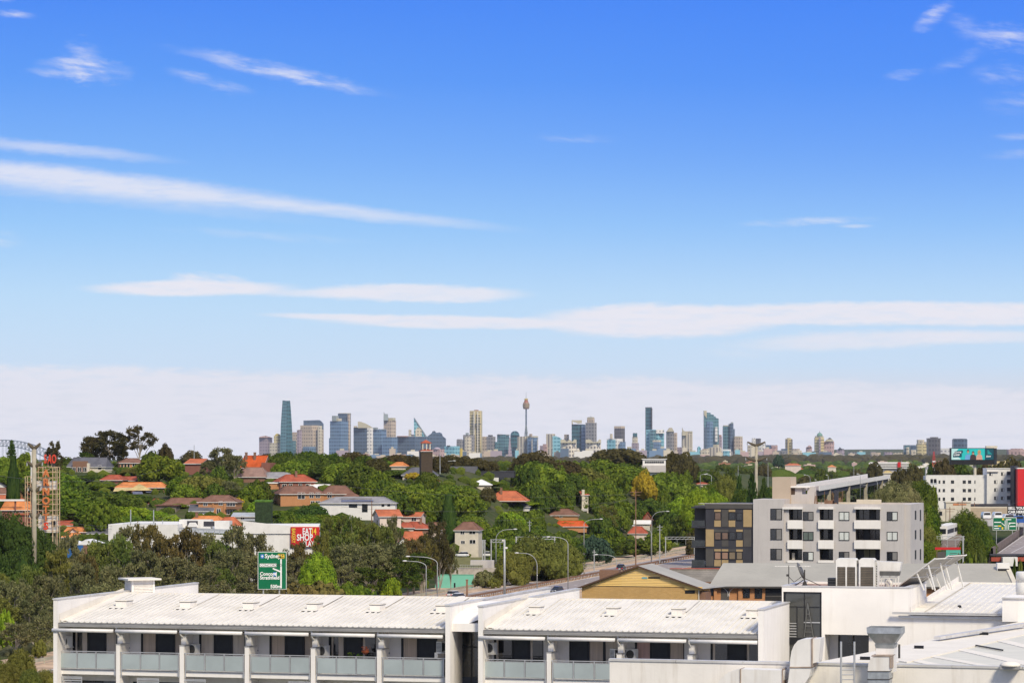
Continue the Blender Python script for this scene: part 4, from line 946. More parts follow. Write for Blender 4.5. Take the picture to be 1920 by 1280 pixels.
part('valley_upstand', MB().quad((ub+.02, VT, zf+.1), (ub+.02, vr, zr+.1), (ub+.02, vr, zr+.45), (ub+.02, VT, zf+.35)), white2, Tt)
part('rear_wall_strip', MB().box(ub, ur, vr+.2, vr+.5, ZB, zr-.1), white, Tt)
part('bird_dropping_cap', MB().lathe([(.12, 0), (.1, .12), (.03, .14)], B.u(1799, VT+4), VT+4, 8), gframe, Tt).location = (0, 0, zf+.04+(zr-zf)*4.3/(vr-VT+.3))
part('raised_block', MB().box(B.u(1880, 6.4), ur, 6.2, 10.5, zf-.3, B.z(1880, 1121, 6.4)), white, Tt); part('raised_block_capping', MB().box(B.u(1879, 6.4), ur, 6.1, 6.4, B.z(1880, 1121, 6.4), B.z(1880, 1119, 6.4)), capm, Tt)
# tank at the right edge
t = thing('roof_tank', 'rounded white tank with a dark seam at the right edge of the roof', 'tank', P(1925, 1118, 163))
part('lower_drum', MB().lathe([(.45, 0), (.58, .1), (.62, .3), (.62, .85)], n=20), acw, t, smooth=True); part('seam', MB().lathe([(.63, .85), (.63, .89)], n=20), capm, t); part('upper_drum', MB().lathe([(.61, .89), (.61, 1.35), (.55, 1.42)], n=20), acw, t, smooth=True)

# ---- machines on the tower roof
zd = ztw-.12
def big_ac(px0, px1, v, label, split=True):
    a, c = B.u(px0, v), B.u(px1, v); w = c-a; h = B.z(px0, 1046, v)-zd; t = thing('condenser_unit', label, 'condenser', B.world(a, v, zd), B.a, 'large condenser units on the tower roof')
    d = .8; hb = .28*h
    part('case', MB().box(0, w, .05, d, .06, h-.08), acw, t)
    part('rounded_top', MB().prism([(0.0, h-hb), (w, h-hb), (w, h-.12), (w-.1, h), (.1, h), (0, h-.12)], -.02, d), acw, t)
    fr = MB().box(0, .07, -.03, .05, 0, h-hb).box(w-.07, w, -.03, .05, 0, h-hb).box(0, w, -.03, .05, 0, .08)
    if split: fr.box(w/2-.04, w/2+.04, -.03, .05, .08, h-hb)
    part('frame', fr, acw, t)
    part('coil', MB().box(.07, w-.07, .0, .045, .08, h-hb), acd, t)
    gr = MB(); n = 9 if split else 7
    for k in range(1, 12): gr.box(.07, w-.07, -.02, 0, .08+(h-hb-.08)*k/12-.008, .08+(h-hb-.08)*k/12+.008)
    for k in range(1, n*2): gr.box(w*k/(n*2)-.007, w*k/(n*2)+.007, -.022, -.002, .08, h-hb)
    tag(part('grille_bars', gr, mat('grille_bronze', (.22, .18, .13), .6, .2, 2), t), kind='stuff')
    return t
big_ac(1567.5, 1606, VT+.8, 'wider cream condenser unit with two grilles on the tower roof')
big_ac(1611, 1640, VT+.8, 'narrower cream condenser unit with one grille, right of the wider one', False)
t = thing('wire_rack', 'cream slotted side panel of the condenser pair on the tower roof', 'vent panel', B.world(B.u(1641, VT+.9), VT+.9, zd), B.a)
mb = MB().box(0, .03, 0, .6, 0, 1.5).box(.12, .15, 0, .6, 0, 1.5)
for k in range(10): mb.box(0, .15, 0, .03, .06+k*.14, .1+k*.14)
part('panel', mb, acw, t)
t = thing('duct_box', 'grey white ducting box on legs beside the condenser units', 'duct box', B.world(B.u(1648, VT+2.2), VT+2.2, zd), B.a)
part('upper_box', MB().prism([(0, .95), (1.15, .95), (1.25, 1.45), (.0, 1.5)], 0, .6), acw, t); part('lower_box', MB().prism([(.05, .7), (1.1, .7), (1.15, .93), (.0, .93)], -.02, .55), mat('dull_zinc', (.5, .5, .48), .5, .2, 2, .4), t)
mb = MB()
for x in (.1, .55, .9, 1.05): mb.bar((x, .1, 0), (x+.05, .1, .7), .05)
mb.bar((0, .1, .5), (1.1, .1, .6), .04); mb.tube([(.2, 0, .05), (.5, 0, .5), (.75, 0, .15)], .03, 6); part('legs', mb, acw, t)
part('motor', MB().lathe([(.2, 0), (.24, .2), (.2, .45)], .5, .3, 12), acw, t).location = (0, 0, .05)
t = thing('black_crate', 'small black slatted crate left of the condenser units', 'crate', B.world(B.u(1552, VT+.7), VT+.7, zd), B.a)
part('box', MB().box(0, .42, 0, .5, 0, .60), gframe, t); mb = MB()
for k in range(4): mb.box(-.01, .43, -.02, 0, .08+k*.15, .13+k*.15)
part('slat_band', mb, acd, t)
t = thing('satellite_dish', 'dark satellite dish tilted on a braced mast on the tower roof', 'satellite dish', B.world(B.u(1506, VT+2.2), VT+2.2, zd), B.a)
dish = MB(); 
for i in range(6): pass
dish.lathe([(.02, 0), (.2, .02), (.38, .07), (.5, .14)], n=18)
o = part('dish', dish, mat('dish_grey', (.10, .10, .10), .5, .2, 2), t, smooth=True); o.matrix_basis = Matrix.Translation((-.03, 0, .98)) @ Matrix.Rotation(R(-112), 4, 'Y') @ Matrix.Rotation(R(0), 4, 'Z')
part('mast', MB().tube([(.08, 0, .02), (.08, 0, .98)], .035, 8).bar((.08, 0, .5), (1.1, .2, .02), .04).bar((.08, 0, .45), (-.6, .3, .02), .04).prism([(-.1, 0), (.28, 0), (.14, .35), (.04, .35)], -.06, .06), mat('mast_dark', (.06, .055, .05), .6, .2, 2), t)
part('feed_arm', MB().bar((-.05, 0, .62), (-.5, -.1, .28), .03).bar((-.5, -.1, .28), (-.88, -.1, .66), .03).lathe([(.06, .6), (.07, .72)], -.88, -.1, 8), mat('mast_dark', (.06, .055, .05)), t)
t = thing('tv_antenna', 'white horizontal television antenna left of the satellite dish', 'antenna', B.world(B.u(1479, VT+2.0), VT+2.0, zd), B.a)
part('mast', MB().tube([(0, 0, 0), (0, 0, 1.22)], .025, 6), mat('mast_dark', (.06, .055, .05)), t); mb = MB().bar((-.8, 0, 1.16), (1.25, 0, 1.2), .035)
for k in range(12): mb.bar((-.75+k*.17, -.28+k*.01, 1.17), (-.75+k*.17, .28-k*.01, 1.18), .014)
part('boom', mb, acw, t)
# tilted solar panels on frames
def solar(px, py, lab, L=3.1, k=0):
    v = VT+3.2+k*1.2; u, _, _z = B.pt(px, py, v); t = thing('solar_panel', lab, 'solar panel', B.world(u, v, zd), B.a+R(-24))
    el = R(34 if k == 0 else 30); c, s = math.cos(el)*L, math.sin(el)*L; W_ = 1.9
    pm = mat('solar_underside', (.36, .34, .30), .6, .15, 2)
    part('panel_back', MB().quad((0, 0, .06), (0, W_, .06), (c, W_, s+.06), (c, 0, s+.06)), pm, t)
    part('panel_face', MB().quad((0, 0, .10), (c, 0, s+.10), (c, W_, s+.10), (0, W_, .10)), mat('solar_cells', (.03, .035, .06), .15, .2, 4, spec=.6), t)
    fr = MB()
    for y in (0, W_): fr.bar((0, y, .07), (c, y, s+.07), .06)
    for f_ in (0, .33, .66, 1): fr.bar((c*f_, 0, s*f_+.04), (c*f_, W_, s*f_+.04), .05)
    part('frame', fr, acw, t)
    for f_ in (.5, .8):
        for y in (.05, W_-.05): part('support_leg', MB().bar((c*f_, y, s*f_), (c*f_+.45, y, -.1), .06), acw, t)
solar(1684, 1094, 'left of the two tilted solar panels on the tower roof', 2.9, 0)
solar(1692, 1094, 'right and longer of the two tilted solar panels on the tower roof', 3.5, 1)

# ================================================================== nearest roof with parapet and ducts
Nt = thing('low_hall', 'nearest cream walled building with low parapet and translucent sheet roof, bottom right', 'building', B.o, B.a)
VP = -28.0
ua = B.u(1143, VP); ub = B.u(2200, VP); zp = B.z(1143, 1238, VP)
part('parapet_wall', MB().box(ua, ub, VP, VP+.28, ZB, zp), white2, Nt)
k = 0; x = ua-.03
while x < ub:
    part('coping', MB().box(x, min(x+3.0, ub)-.015, VP-.05, VP+.33, zp, zp+.10), capm, Nt); x += 3.0
part('left_wall', MB().box(ua, ua+.28, VP+.28, -3, ZB, zp-3.2), white2, Nt)
def hp(px, py, z):       # photo pixel on a level plane, in the building's own axes
    H = CZ-(B.o.z+z); d = H*F/(py-HY); X = (px-CX)/F*d-B.o.x; Y = d-B.o.y
    return (X*B.e[0]+Y*B.e[1], X*B.n[0]+Y*B.n[1], z)
part('roof_deck', MB().box(ua+.28, ub, VP+.28, 3.5, zp-3.4, zp-3.2), mat('dull_roof_deck', (.55, .54, .52), .8, .2, 1), Nt)
def slabp(pts, z, th=.12):
    q = [hp(x, y, z) for x, y in pts]; return MB().plan([(a[0], a[1]) for a in q][::-1], z-th, z)
zr0 = zp+.02
part('white_slope', slabp([(1530, 1240.5), (1660, 1216), (1920, 1163), (2050, 1136), (2050, 1155), (1920, 1184), (1686, 1238), (1683, 1240)], zr0, .5), trim_w, Nt)
ts = [hp(x, y, zr0) for x, y in ((1688, 1238), (1920, 1185), (2050, 1155))]; part('translucent_sheet', MB().plan([(B.u(1676, VP+.36), VP+.36), (B.u(2190, VP+.36), VP+.36), (ts[2][0], ts[2][1]), (ts[1][0], ts[1][1]), (ts[0][0], ts[0][1])], zr0-.2, zr0-.01), mat('grey_translucent_sheet', (.62, .60, .53), .7, .10, .6, stretch=(1, 6, 1), spec=.04), Nt)
part('ridge_strip', slabp([(1686, 1238), (1920, 1183), (2050, 1153), (2050, 1158), (1920, 1188), (1700, 1240)], zr0+.05, .08), trim_w, Nt)
for pts in ([(1700, 1236), (1716, 1234), (1772, 1246), (1744, 1246)], [(1733, 1228), (1745, 1226), (1868, 1248), (1842, 1248)], [(1788, 1216), (1800, 1213), (1930, 1240), (1930, 1248)], [(1862, 1199), (1874, 1196), (1940, 1211), (1940, 1218)]):
    part('white_rib', slabp(pts, zr0+.02, .06), trim_w, Nt)
for i, (a, c) in enumerate([((1830, 1209), (1880, 1218)), ]): 
    pa, pc = hp(*a, zr0+.06), hp(*c, zr0+.06); part('dark_lap', MB().bar(pa, pc, .07), gframe, Nt)
for px, py in ((1622, 1236), (1723, 1215), (1845, 1189.5), (1925, 1174)):
    q = hp(px, py, zr0); part('roof_slot', MB().box(q[0]-.22, q[0]+.22, q[1]-.05, q[1]+.05, zr0, zr0+.14), gframe, Nt)
o = MB().bar(Vector(hp(1757, 1201, zr0))+Vector((0, 0, .15)), Vector(hp(1925, 1176, zr0))+Vector((0, 0, .2)), .35, .14); part('box_gutter', o, capm, Nt)
q = hp(1894, 1253, zr0); part('dome_vent', MB().lathe([(.45, 0), (.42, .08), (.3, .16), (.08, .2)], n=16), trim_w, Nt, smooth=True).location = (q[0], q[1], zr0+.12)
part('dome_vent_base', MB().box(q[0]-.4, q[0]+.4, q[1]-.3, q[1]+.3, zr0, zr0+.12), gutm, Nt)
# ducts in front of the parapet
ductm = mat('cream_duct', (.76, .73, .69), .5, .06, 1, dirt=((.42, .34, .25, 1), .35)); seam = mat('duct_seam', (.36, .28, .22), .7, .3, 2); galv = mat('galvanised_steel', (.42, .44, .45), .42, .25, 2.5, .5)
def ppoly(pts, v): return [(B.pt(x, y, v)[0], B.pt(x, y, v)[2]) for x, y in pts]
def sz(px, v=VP-1.3): return B.pt(px, 1240, v)
vd = VP-1.3
t = thing('air_duct', 'large cream air duct elbow rising over the low parapet', 'air duct', B.o, B.a)
part('riser', MB().prism(ppoly([(1470, 1310), (1478, 1275), (1481, 1251), (1521, 1251), (1517, 1268), (1508, 1282), (1490, 1310)], vd), vd, vd+1.05), ductm, t)
part('elbow', MB().prism(ppoly([(1481, 1250), (1481.5, 1236), (1484, 1220), (1489, 1208), (1496, 1200), (1505, 1197.5), (1521, 1197), (1521, 1250)], vd), vd, vd+1.05), ductm, t)
part('seam', MB().prism(ppoly([(1480, 1251.5), (1480, 1249), (1522, 1249), (1522, 1251.5)], vd-.03), vd-.03, vd+1.08), seam, t)
part('flange', MB().prism(ppoly([(1521, 1196), (1523.5, 1196), (1523.5, 1250), (1521, 1250)], vd-.04), vd-.04, vd+1.09), seam, t)
part('outlet', MB().prism(ppoly([(1523.5, 1197), (1539, 1196), (1534, 1240), (1523.5, 1243)], vd), vd+.05, vd+1.0), ductm, t)
part('horizontal_run', MB().prism(ppoly([(1335, 1310), (1342, 1284), (1352, 1270), (1366, 1259), (1384, 1253.5), (1470, 1256), (1466, 1310)], vd), vd, vd+1.0), ductm, t)
for px in (1387, 1466): part('seam', MB().prism(ppoly([(px, 1253), (px+2.4, 1253), (px+2.4, 1310), (px, 1310)], vd-.03), vd-.03, vd+.8), seam, t)
t = thing('exhaust_hood', 'grey galvanised exhaust hood flaring upward on a cream duct', 'exhaust hood', B.o, B.a)
def frus(px0, px1, py0, qx0, qx1, py1, dep0, dep1, v=vd):
    a0, a1 = B.u(px0, v), B.u(px1, v); c0, c1 = B.u(qx0, v), B.u(qx1, v); z0 = B.z(1660, py0, v); z1 = B.z(1660, py1, v); m_ = v+.6; mb = MB(); i = 0
    def oct(x0, x1, dd, z): k = (x1-x0)*.0; return [(x0, m_-dd/2, z), (x1, m_-dd/2, z), (x1, m_+dd/2, z), (x0, m_+dd/2, z)]
    lo, hi = oct(c0, c1, dep1, z1), oct(a0, a1, dep0, z0); mb.v = lo+hi; mb.f = [(3, 2, 1, 0), (4, 5, 6, 7)]+[(j, (j+1) % 4, (j+1) % 4+4, j+4) for j in range(4)]; return mb
hb = frus(1625, 1689, 1176, 1626, 1689, 1187, 1.3, 1.35); hb.f.remove((4, 5, 6, 7))
part('rim', hb, galv, t); part('cone', frus(1626, 1689, 1187.3, 1641, 1675, 1207.5, 1.35, .85), galv, t); part('collar', frus(1639, 1677, 1207.8, 1641, 1675, 1215, .95, .9), galv, t)
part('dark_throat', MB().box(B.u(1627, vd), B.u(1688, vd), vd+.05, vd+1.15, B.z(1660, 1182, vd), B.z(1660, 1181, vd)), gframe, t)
part('neck', frus(1641, 1675, 1215.3, 1641, 1675, 1260, .9, .9), ductm, t)
vd2 = vd-.5
part('elbow', MB().prism(ppoly([(1627, 1257), (1628, 1244), (1632, 1234), (1639, 1229.5), (1668, 1229), (1668, 1257)], vd2), vd2, vd2+.95), ductm, t)
part('elbow_seam', MB().prism(ppoly([(1634, 1230), (1634, 1228), (1672, 1228), (1672, 1230)], vd2), vd2-.03, vd2+.98), seam, t); part('side_flange', MB().prism(ppoly([(1668, 1229), (1671, 1229), (1671, 1252), (1668, 1252)], vd2), vd2-.03, vd2+1.0), seam, t)
part('lower_duct', MB().prism(ppoly([(1627, 1310), (1627, 1258), (1667, 1258), (1667, 1310)], vd2), vd2+.03, vd2+.9), galv, t)
for y in (1257, 1272): part('duct_band', MB().prism(ppoly([(1626, y+1.5), (1626, y), (1668, y), (1668, y+1.5)], vd2), vd2, vd2+.93), mat('mast_dark', (.06, .055, .05)), t)
t = thing('roof_ladder', 'steel access ladder with two tall handrails climbing over the parapet', 'ladder', B.o, B.a)
for px in (1577, 1602): part('stile', MB().tube([B.pt(px, 1310, vd), B.pt(px, 1202, vd)], .045, 8), alum, t)
for y in range(1255, 1311, 9): part('rung', MB().tube([B.pt(1577, y, vd), B.pt(1602, y, vd)], .022, 6), alum, t)
t = tag(part('vent_pipe', MB().tube([P(1686, 1250, 128), P(1686, 1207, 128)], .05, 8).bar(P(1677, 1237, 128), P(1686, 1237, 128), .04), mat('mast_dark', (.06, .055, .05))), 'thin dark pipe standing behind the exhaust hood', 'pipe')
t = thing('shrub', 'small leafy sprig growing at the bottom edge below the duct', 'shrub', P(1462, 1290, 124)); mb = MB()
for k in range(120):
    a = random.uniform(0, 6.28); r = random.uniform(0, .25); z = random.uniform(0, .62); p = Vector((r*math.cos(a)*(1-z*.6), r*math.sin(a), z)); mb.quad(p, p+Vector((.05, 0, .02)), p+Vector((.02, .02, .07)))
part('leaves', mb, leafmat('leaf_green', (.03, .07, .015), (.09, .15, .03)), t)
# ================================================================== middle distance: materials
t_orange = tiles('orange_tiles', (.56, .17, .05)); t_red = tiles('red_tiles', (.40, .10, .055)); t_brown = tiles('brown_tiles', (.22, .115, .08)); t_terra = tiles('terracotta_tiles', (.50, .15, .07))
t_grey = tiles('grey_slates', (.13, .13, .15)); t_pale = tiles('pale_grey_tiles', (.30, .29, .30)); t_pinkg = tiles('faded_pink_tiles', (.30, .19, .155)); t_bright = tiles('bright_orange_tiles', (.64, .24, .08)); t_yel = tiles('straw_tiles', (.55, .43, .20))
b_orange = brick('orange_brick', (.52, .22, .08), (.44, .17, .06), (.40, .26, .14)); b_red = brick('red_brick', (.27, .085, .055), (.22, .07, .045), (.22, .13, .10)); b_brown = brick('brown_brick', (.26, .13, .075), (.21, .10, .06), (.2, .14, .1))
b_yel = brick('yellow_brick', (.58, .35, .12), (.50, .29, .09), (.40, .28, .14), .12, .35); w_cream = mat('cream_wall', (.62, .56, .45), .85, .08, .6, dirt=((.45, .38, .3, 1), .2)); w_pink = mat('pale_pink_wall', (.66, .55, .48), .85, .08, .6, dirt=((.4, .34, .3, 1), .2))
w_white = mat('white_wall', (.72, .70, .66), .85, .06, .6, dirt=((.5, .46, .42, 1), .2)); w_grey = mat('grey_render', (.52, .485, .46), .85, .05, .4, dirt=((.26, .24, .23, 1), .25)); w_dark = mat('charcoal_cladding', (.045, .045, .055), .7, .12, .6); w_char2 = mat('warm_charcoal_cladding', (.085, .078, .072), .7, .12, .6)
p_tan = mat('tan_panel', (.40, .285, .145), .7, .08, .8); metal_roof = mat('grey_green_metal_roof', (.40, .375, .31), .6, .08, .2, .1, dirt=((.26, .24, .2, 1), .3)); zinc = mat('zinc_roof', (.42, .44, .46), .5, .12, .4, .2)
wframe = mat('white_window_frame', (.7, .68, .64), .6, .08, 2); blind = mat('white_blind', (.62, .64, .60), .8, .1, 2); brownglass = mat('brown_glass', (.16, .10, .07), .15, .2, 1, spec=.6); signgreen = mat('sign_green', (.0, .14, .055), .45, .08, .6); signwhite = mat('sign_white', (.80, .80, .78), .5, .03, 1); signblue = mat('sign_blue', (.05, .18, .52), .5, .05, 1); signyel = mat('sign_yellow', (.80, .55, .05), .5, .05, 1)
signred = mat('sign_red', (.55, .02, .02), .5, .06, .6); pole_g = mat('galvanised_pole', (.42, .43, .42), .5, .12, 2, .3); conc = mat('weathered_concrete', (.36, .32, .24), .9, .2, .5, dirt=((.2, .17, .11, 1), .4)); blackm = mat('black_paint', (.014, .014, .016), .5, .2, 1); tealm = mat('teal_hoarding', (.09, .40, .30), .6, .08, .5)

def window(parent, f, px, py, w, h, v=0.0, frame=None, pane=None, mull=1, recess=.0):
    """window centred on a pixel, w by h metres, frame proud of the wall with its panes as sub-parts"""
    u, _, z = f.pt(px, py, v); fr = MB(); t = .09 if w > 1 else .06; y0 = v-.05; y1 = v+.05
    fr.box(u-w/2, u+w/2, y0, y1, z+h/2-t, z+h/2).box(u-w/2, u+w/2, y0-.03, y1, z-h/2, z-h/2+t).box(u-w/2, u-w/2+t, y0, y1, z-h/2+t, z+h/2-t).box(u+w/2-t, u+w/2, y0, y1, z-h/2+t, z+h/2-t)
    for k in range(1, mull+1): x = u-w/2+w*k/(mull+1); fr.box(x-t/2, x+t/2, y0, y1, z-h/2+t, z+h/2-t)
    o = part('window', fr, frame or wframe, parent)
    for k in range(mull+1):
        a = u-w/2+w*k/(mull+1)+t/2; c = u-w/2+w*(k+1)/(mull+1)-t/2
        pm = pane[k % len(pane)] if isinstance(pane, (list, tuple)) else (pane or dglass)
        part('pane', MB().box(a, c, v-.02, v-.005, z-h/2+t, z+h/2-t), pm, o)
    return o
HOUSE_RECTS = []
def house(label, px0, px1, yr, ye, yb, d, ang, rm, wm, kind='hip', dep=9.0, ri=.28, wins=(), chim=(), name='house', cat='house', ov=.45, fr=None, pane=None, bandm=None, group=None):
    """walls, hip or gable roof with eaves, ridge tiles, gutters and the windows the photo shows"""
    if name == 'house' and px0 < 1230: d = max(base_d((px0+px1)/2, yb, 1300, 560), 600)
    HOUSE_RECTS.append((px0-2, px1+2, yr-2, yb-3, d))
    f = FR(px0, ye, d, ang); Lu = f.u(px1); t = thing(name, label, cat, f.o, f.a, group)
    ze = 0.0; vm = dep/2; zr = f.z((px0+px1)/2, yr, vm if kind != 'gablef' else 0); gzz = ground_z(f.o.x, f.o.y)-f.o.z-3
    zr = max(zr, .6)
    part('walls', MB().box(0, Lu, 0, dep, gzz, ze), wm, t)
    a, b_, c, e = -ov, Lu+ov, -ov, dep+ov; mb = MB(); sl = zr/(vm+.001); zo = ze-ov*.25
    if kind == 'hip':
        k = ri*Lu if Lu > dep*.6 else Lu*.45; p = [(a, c, zo), (b_, c, zo), (b_, e, zo), (a, e, zo), (k, vm, zr), (Lu-k, vm, zr)]
        mb.v = p; mb.f = [(0, 1, 5, 4), (1, 2, 5), (2, 3, 4, 5), (3, 0, 4)]; rl = [(p[4], p[5]), (p[0], p[4]), (p[1], p[5]), (p[3], p[4]), (p[2], p[5])]
    elif kind == 'gable':
        p = [(a, c, zo), (b_, c, zo), (b_, e, zo), (a, e, zo), (a, vm, zr), (b_, vm, zr)]; mb.v = p; mb.f = [(0, 1, 5, 4), (2, 3, 4, 5)]; rl = [(p[4], p[5])]
        part('gable', MB().quad((0, 0, ze), (0, vm, zr-.1), (0, dep, ze)).quad((Lu, 0, ze), (Lu, dep, ze), (Lu, vm, zr-.1)), wm, t)
    elif kind == 'gablef':
        m_ = Lu/2; p = [(a, c, zo), (m_, c, zr), (b_, c, zo), (b_, e, zo), (m_, e, zr), (a, e, zo)]; mb.v = p; mb.f = [(0, 1, 4, 5), (1, 2, 3, 4)]; rl = [(p[1], p[4]), (p[0], p[1]), (p[1], p[2])]
        part('gable', MB().quad((0, -.01, ze), (Lu, -.01, ze), (m_, -.01, zr-.05)), wm, t)
    elif kind == 'flat':
        mb.box(a, b_, c, e, ze, ze+.35); rl = []
    mb2 = MB(); mb2.v = [(x, y, z-.14) for x, y, z in mb.v]; mb2.f = [tuple(reversed(q)) for q in mb.f] if kind != 'flat' else []
    part('roof', mb, rm, t)
    if mb2.f: part('eaves', mb2, bandm or wframe, t)
    if rl:
        rr = MB()
        for q, w in rl: rr.bar(Vector(q)+Vector((0, 0, .04)), Vector(w)+Vector((0, 0, .04)), .24, .16)
        part('ridge_tiles', rr, rm, t)
        part('gutter', MB().box(a, b_, c-.1, c, zo-.16, zo+.0) if kind != 'gablef' else MB().box(a-.1, a, c, e, zo-.16, zo).box(b_, b_+.1, c, e, zo-.16, zo), bandm or wframe, t)
    for w in wins: window(t, f, w[0], w[1], w[2], w[3], w[5] if len(w) > 5 else 0.0, fr, pane, w[4] if len(w) > 4 else 1)
    for cpx in chim:
        u = f.u(cpx, vm*.7); part('chimney', MB().box(u-.35, u+.35, vm*.6, vm*.6+.7, zr*.3, zr+1.0).box(u-.42, u+.42, vm*.6-.07, vm*.6+.77, zr+1.0, zr+1.15), b_brown, t)
    return t, f
H = house
# ---- left hill, top row
t, f = H('grey tiled house with brown gabled front wing on the left crest', 128, 197, 857.5, 874, 884, 985, -8, t_grey, w_cream, 'hip', 9, .05, wins=[(187, 876, 1.2, 1.5, 0)])
part('front_wing', MB().box(f.u(136, -1.5), f.u(163, -1.5), -1.5, 0, -6, f.z(150, 864, -1.5)), b_brown, t); part('wing_side', MB().box(f.u(163, -1.5), f.u(167, -1.5), -1.45, 0, -6, f.z(164, 868, -1.5)), w_cream, t)
for x in (139, 149, 159): window(t, f, x, 880, 1.3, 1.6, -1.5)
part('terrace_wall', MB().box(f.u(155, -3), f.u(209, -3), -3, -2.6, -9, f.z(160, 884, -3)), w_cream, t)
H('low brown brick house with a shallow tan hip roof on the left crest', 225, 272, 859, 867, 880, 960, 12, t_brown, b_orange, 'hip', 9, .3, wins=[(229, 872, .8, 1.6, 0), (235, 872, .8, 1.6, 0), (241, 872, .8, 1.6, 0), (252, 871, 1.5, 1.2)])
t, f = H('plain dark red brick gable end between the round green tree and the tall grey gum', 347, 376, 860, 868, 890, 900, -12, t_terra, b_red, 'gable', 12, wins=())
part('white_fascia', MB().box(f.u(346), f.u(368), -.5, -.3, -.35, -.1), wframe, t)
t, f = H('steep bright orange tiled hall with a dark brick end on the crest', 452, 492, 854, 876, 890, 880, -14, tiles('vivid_orange_tiles', (.55, .10, .025)), b_brown, 'gable', 9, chim=(462, 478))
part('dark_end_wing', MB().box(f.u(490, -1), f.u(506, -1), -1, 8, -8, f.z(495, 867, -1)), b_red, t)
H('large faded pink roof below the steep orange hall', 445, 497, 876, 893, 905, 850, -5, t_pinkg, b_brown, 'hip', 11, .2)
H('long grey roofed house left of the red hip roofed brick house', 492, 548, 885, 895, 905, 840, 0, t_pale, b_brown, 'hip', 9, .15)
H('row of red tiled roofs under the palm on the left', 190, 228, 890, 899, 910, 900, -5, t_red, b_red, 'hip', 8, .25); H('small red roofed house with white strip roof right of the palm', 222, 252, 893, 900, 906, 890, -5, t_red, b_brown, 'gable', 8, .2)
t, f = H('long orange tiled house with a straw coloured pyramid roof in front', 218, 312, 904, 913, 924, 850, 4, t_bright, b_brown, 'hip', 10, .12)
part('straw_pyramid_roof', MB().quad((f.u(240, -4), -4, f.z(240, 919, -4)), (f.u(284, -4), -4, f.z(284, 919, -4)), (f.u(261, -1), -1, f.z(261, 906.5, -1))).quad((f.u(284, -4), -4, f.z(284, 919, -4)), (f.u(284, 2), 2, f.z(284, 917, 2)), (f.u(261, -1), -1, f.z(261, 906.5, -1))), t_yel, t)
part('straw_lean_roof', MB().quad((f.u(212, -4), -4, f.z(212, 921, -4)), (f.u(246, -4), -4, f.z(246, 919, -4)), (f.u(250, 0), 0, f.z(250, 913, 0)), (f.u(216, 0), 0, f.z(216, 913, 0))), t_yel, t)
sp = part('solar_array', MB().quad((f.u(250, -5), -5, f.z(250, 927, -5)), (f.u(270, -5), -5, f.z(270, 928, -5)), (f.u(266, -4.2), -4.2, f.z(266, 921, -4.2)), (f.u(248, -4.2), -4.2, f.z(248, 921, -4.2))).quad((f.u(274, -4), -4, f.z(274, 923, -4)), (f.u(295, -4), -4, f.z(295, 922, -4)), (f.u(292, -3), -3, f.z(292, 918, -3)), (f.u(272, -3), -3, f.z(272, 918, -3))), mat('solar_blue', (.12, .13, .20), .3, .3, 2), t)
t, f = H('long brown hip roofed house on the left slope behind grey slate roofs', 305, 385, 933, 946, 952, 775, -3, t_brown, b_brown, 'hip', 9, .16)
t, f = H('orange brick flats with brown hip roof and white balconies on the left slope', 372, 443, 928, 940, 965, 765, -5, t_brown, b_orange, 'hip', 9, .28, wins=[(385, 944, 1.3, 1.2), (414, 943, 1.2, 1.2), (431, 944, 3.2, 1.4, 3), (431, 959, 3.2, 1.5, 3), (410, 958, 1.2, 1.6)])
part('balcony_rail', MB().box(f.u(424, -1.2), f.u(453, -1.2), -1.25, -1.15, f.z(430, 953.5, -1.2), f.z(430, 949, -1.2)).box(f.u(424, -1.2), f.u(453, -1.2), -1.2, 0, f.z(430, 954, -1.2), f.z(430, 953, -1.2)), b_brown, t)
part('brick_pier', MB().box(f.u(398, -.3), f.u(401, -.3), -.3, 0, -9, -.3).box(f.u(419, -.3), f.u(424, -.3), -.3, 0, -9, -.3), b_orange, t)
H('grey stone shed with slate roof below the brown hip roofed house', 293, 330, 941, 948, 960, 745, -3, t_brown, mat('rubble_stone', (.20, .17, .14), .9, .4, 1.5), 'flat', 7)
H('blue grey slate lean to roof over a white wall left of the orange flats', 356, 398, 946, 957, 966, 740, -2, t_grey, w_white, 'gable', 7)
H('small white gabled cottage with orange tiles at the left edge of the brown roof', 286, 305, 935, 944, 950, 760, 15, t_terra, w_white, 'gablef', 8)
H('orange tiled roof with white chimney below the slate lean to', 358, 412, 967, 975, 984, 715, -4, t_bright, b_orange, 'hip', 8, .15, chim=(369,)); H('terracotta tiled roof right of the white chimney roof', 408, 450, 969, 985, 992, 712, 3, t_terra, b_brown, 'hip', 9, .3)
H('low pale metal roofed building by the walled garden', 436, 486, 961, 967, 980, 725, -4, zinc, w_cream, 'gable', 7, wins=[(455, 970, 1.2, 1.2)]); H('white flat roofed shed right below the pale metal roof', 455, 490, 972, 976, 990, 712, -4, zinc, w_white, 'flat', 5)
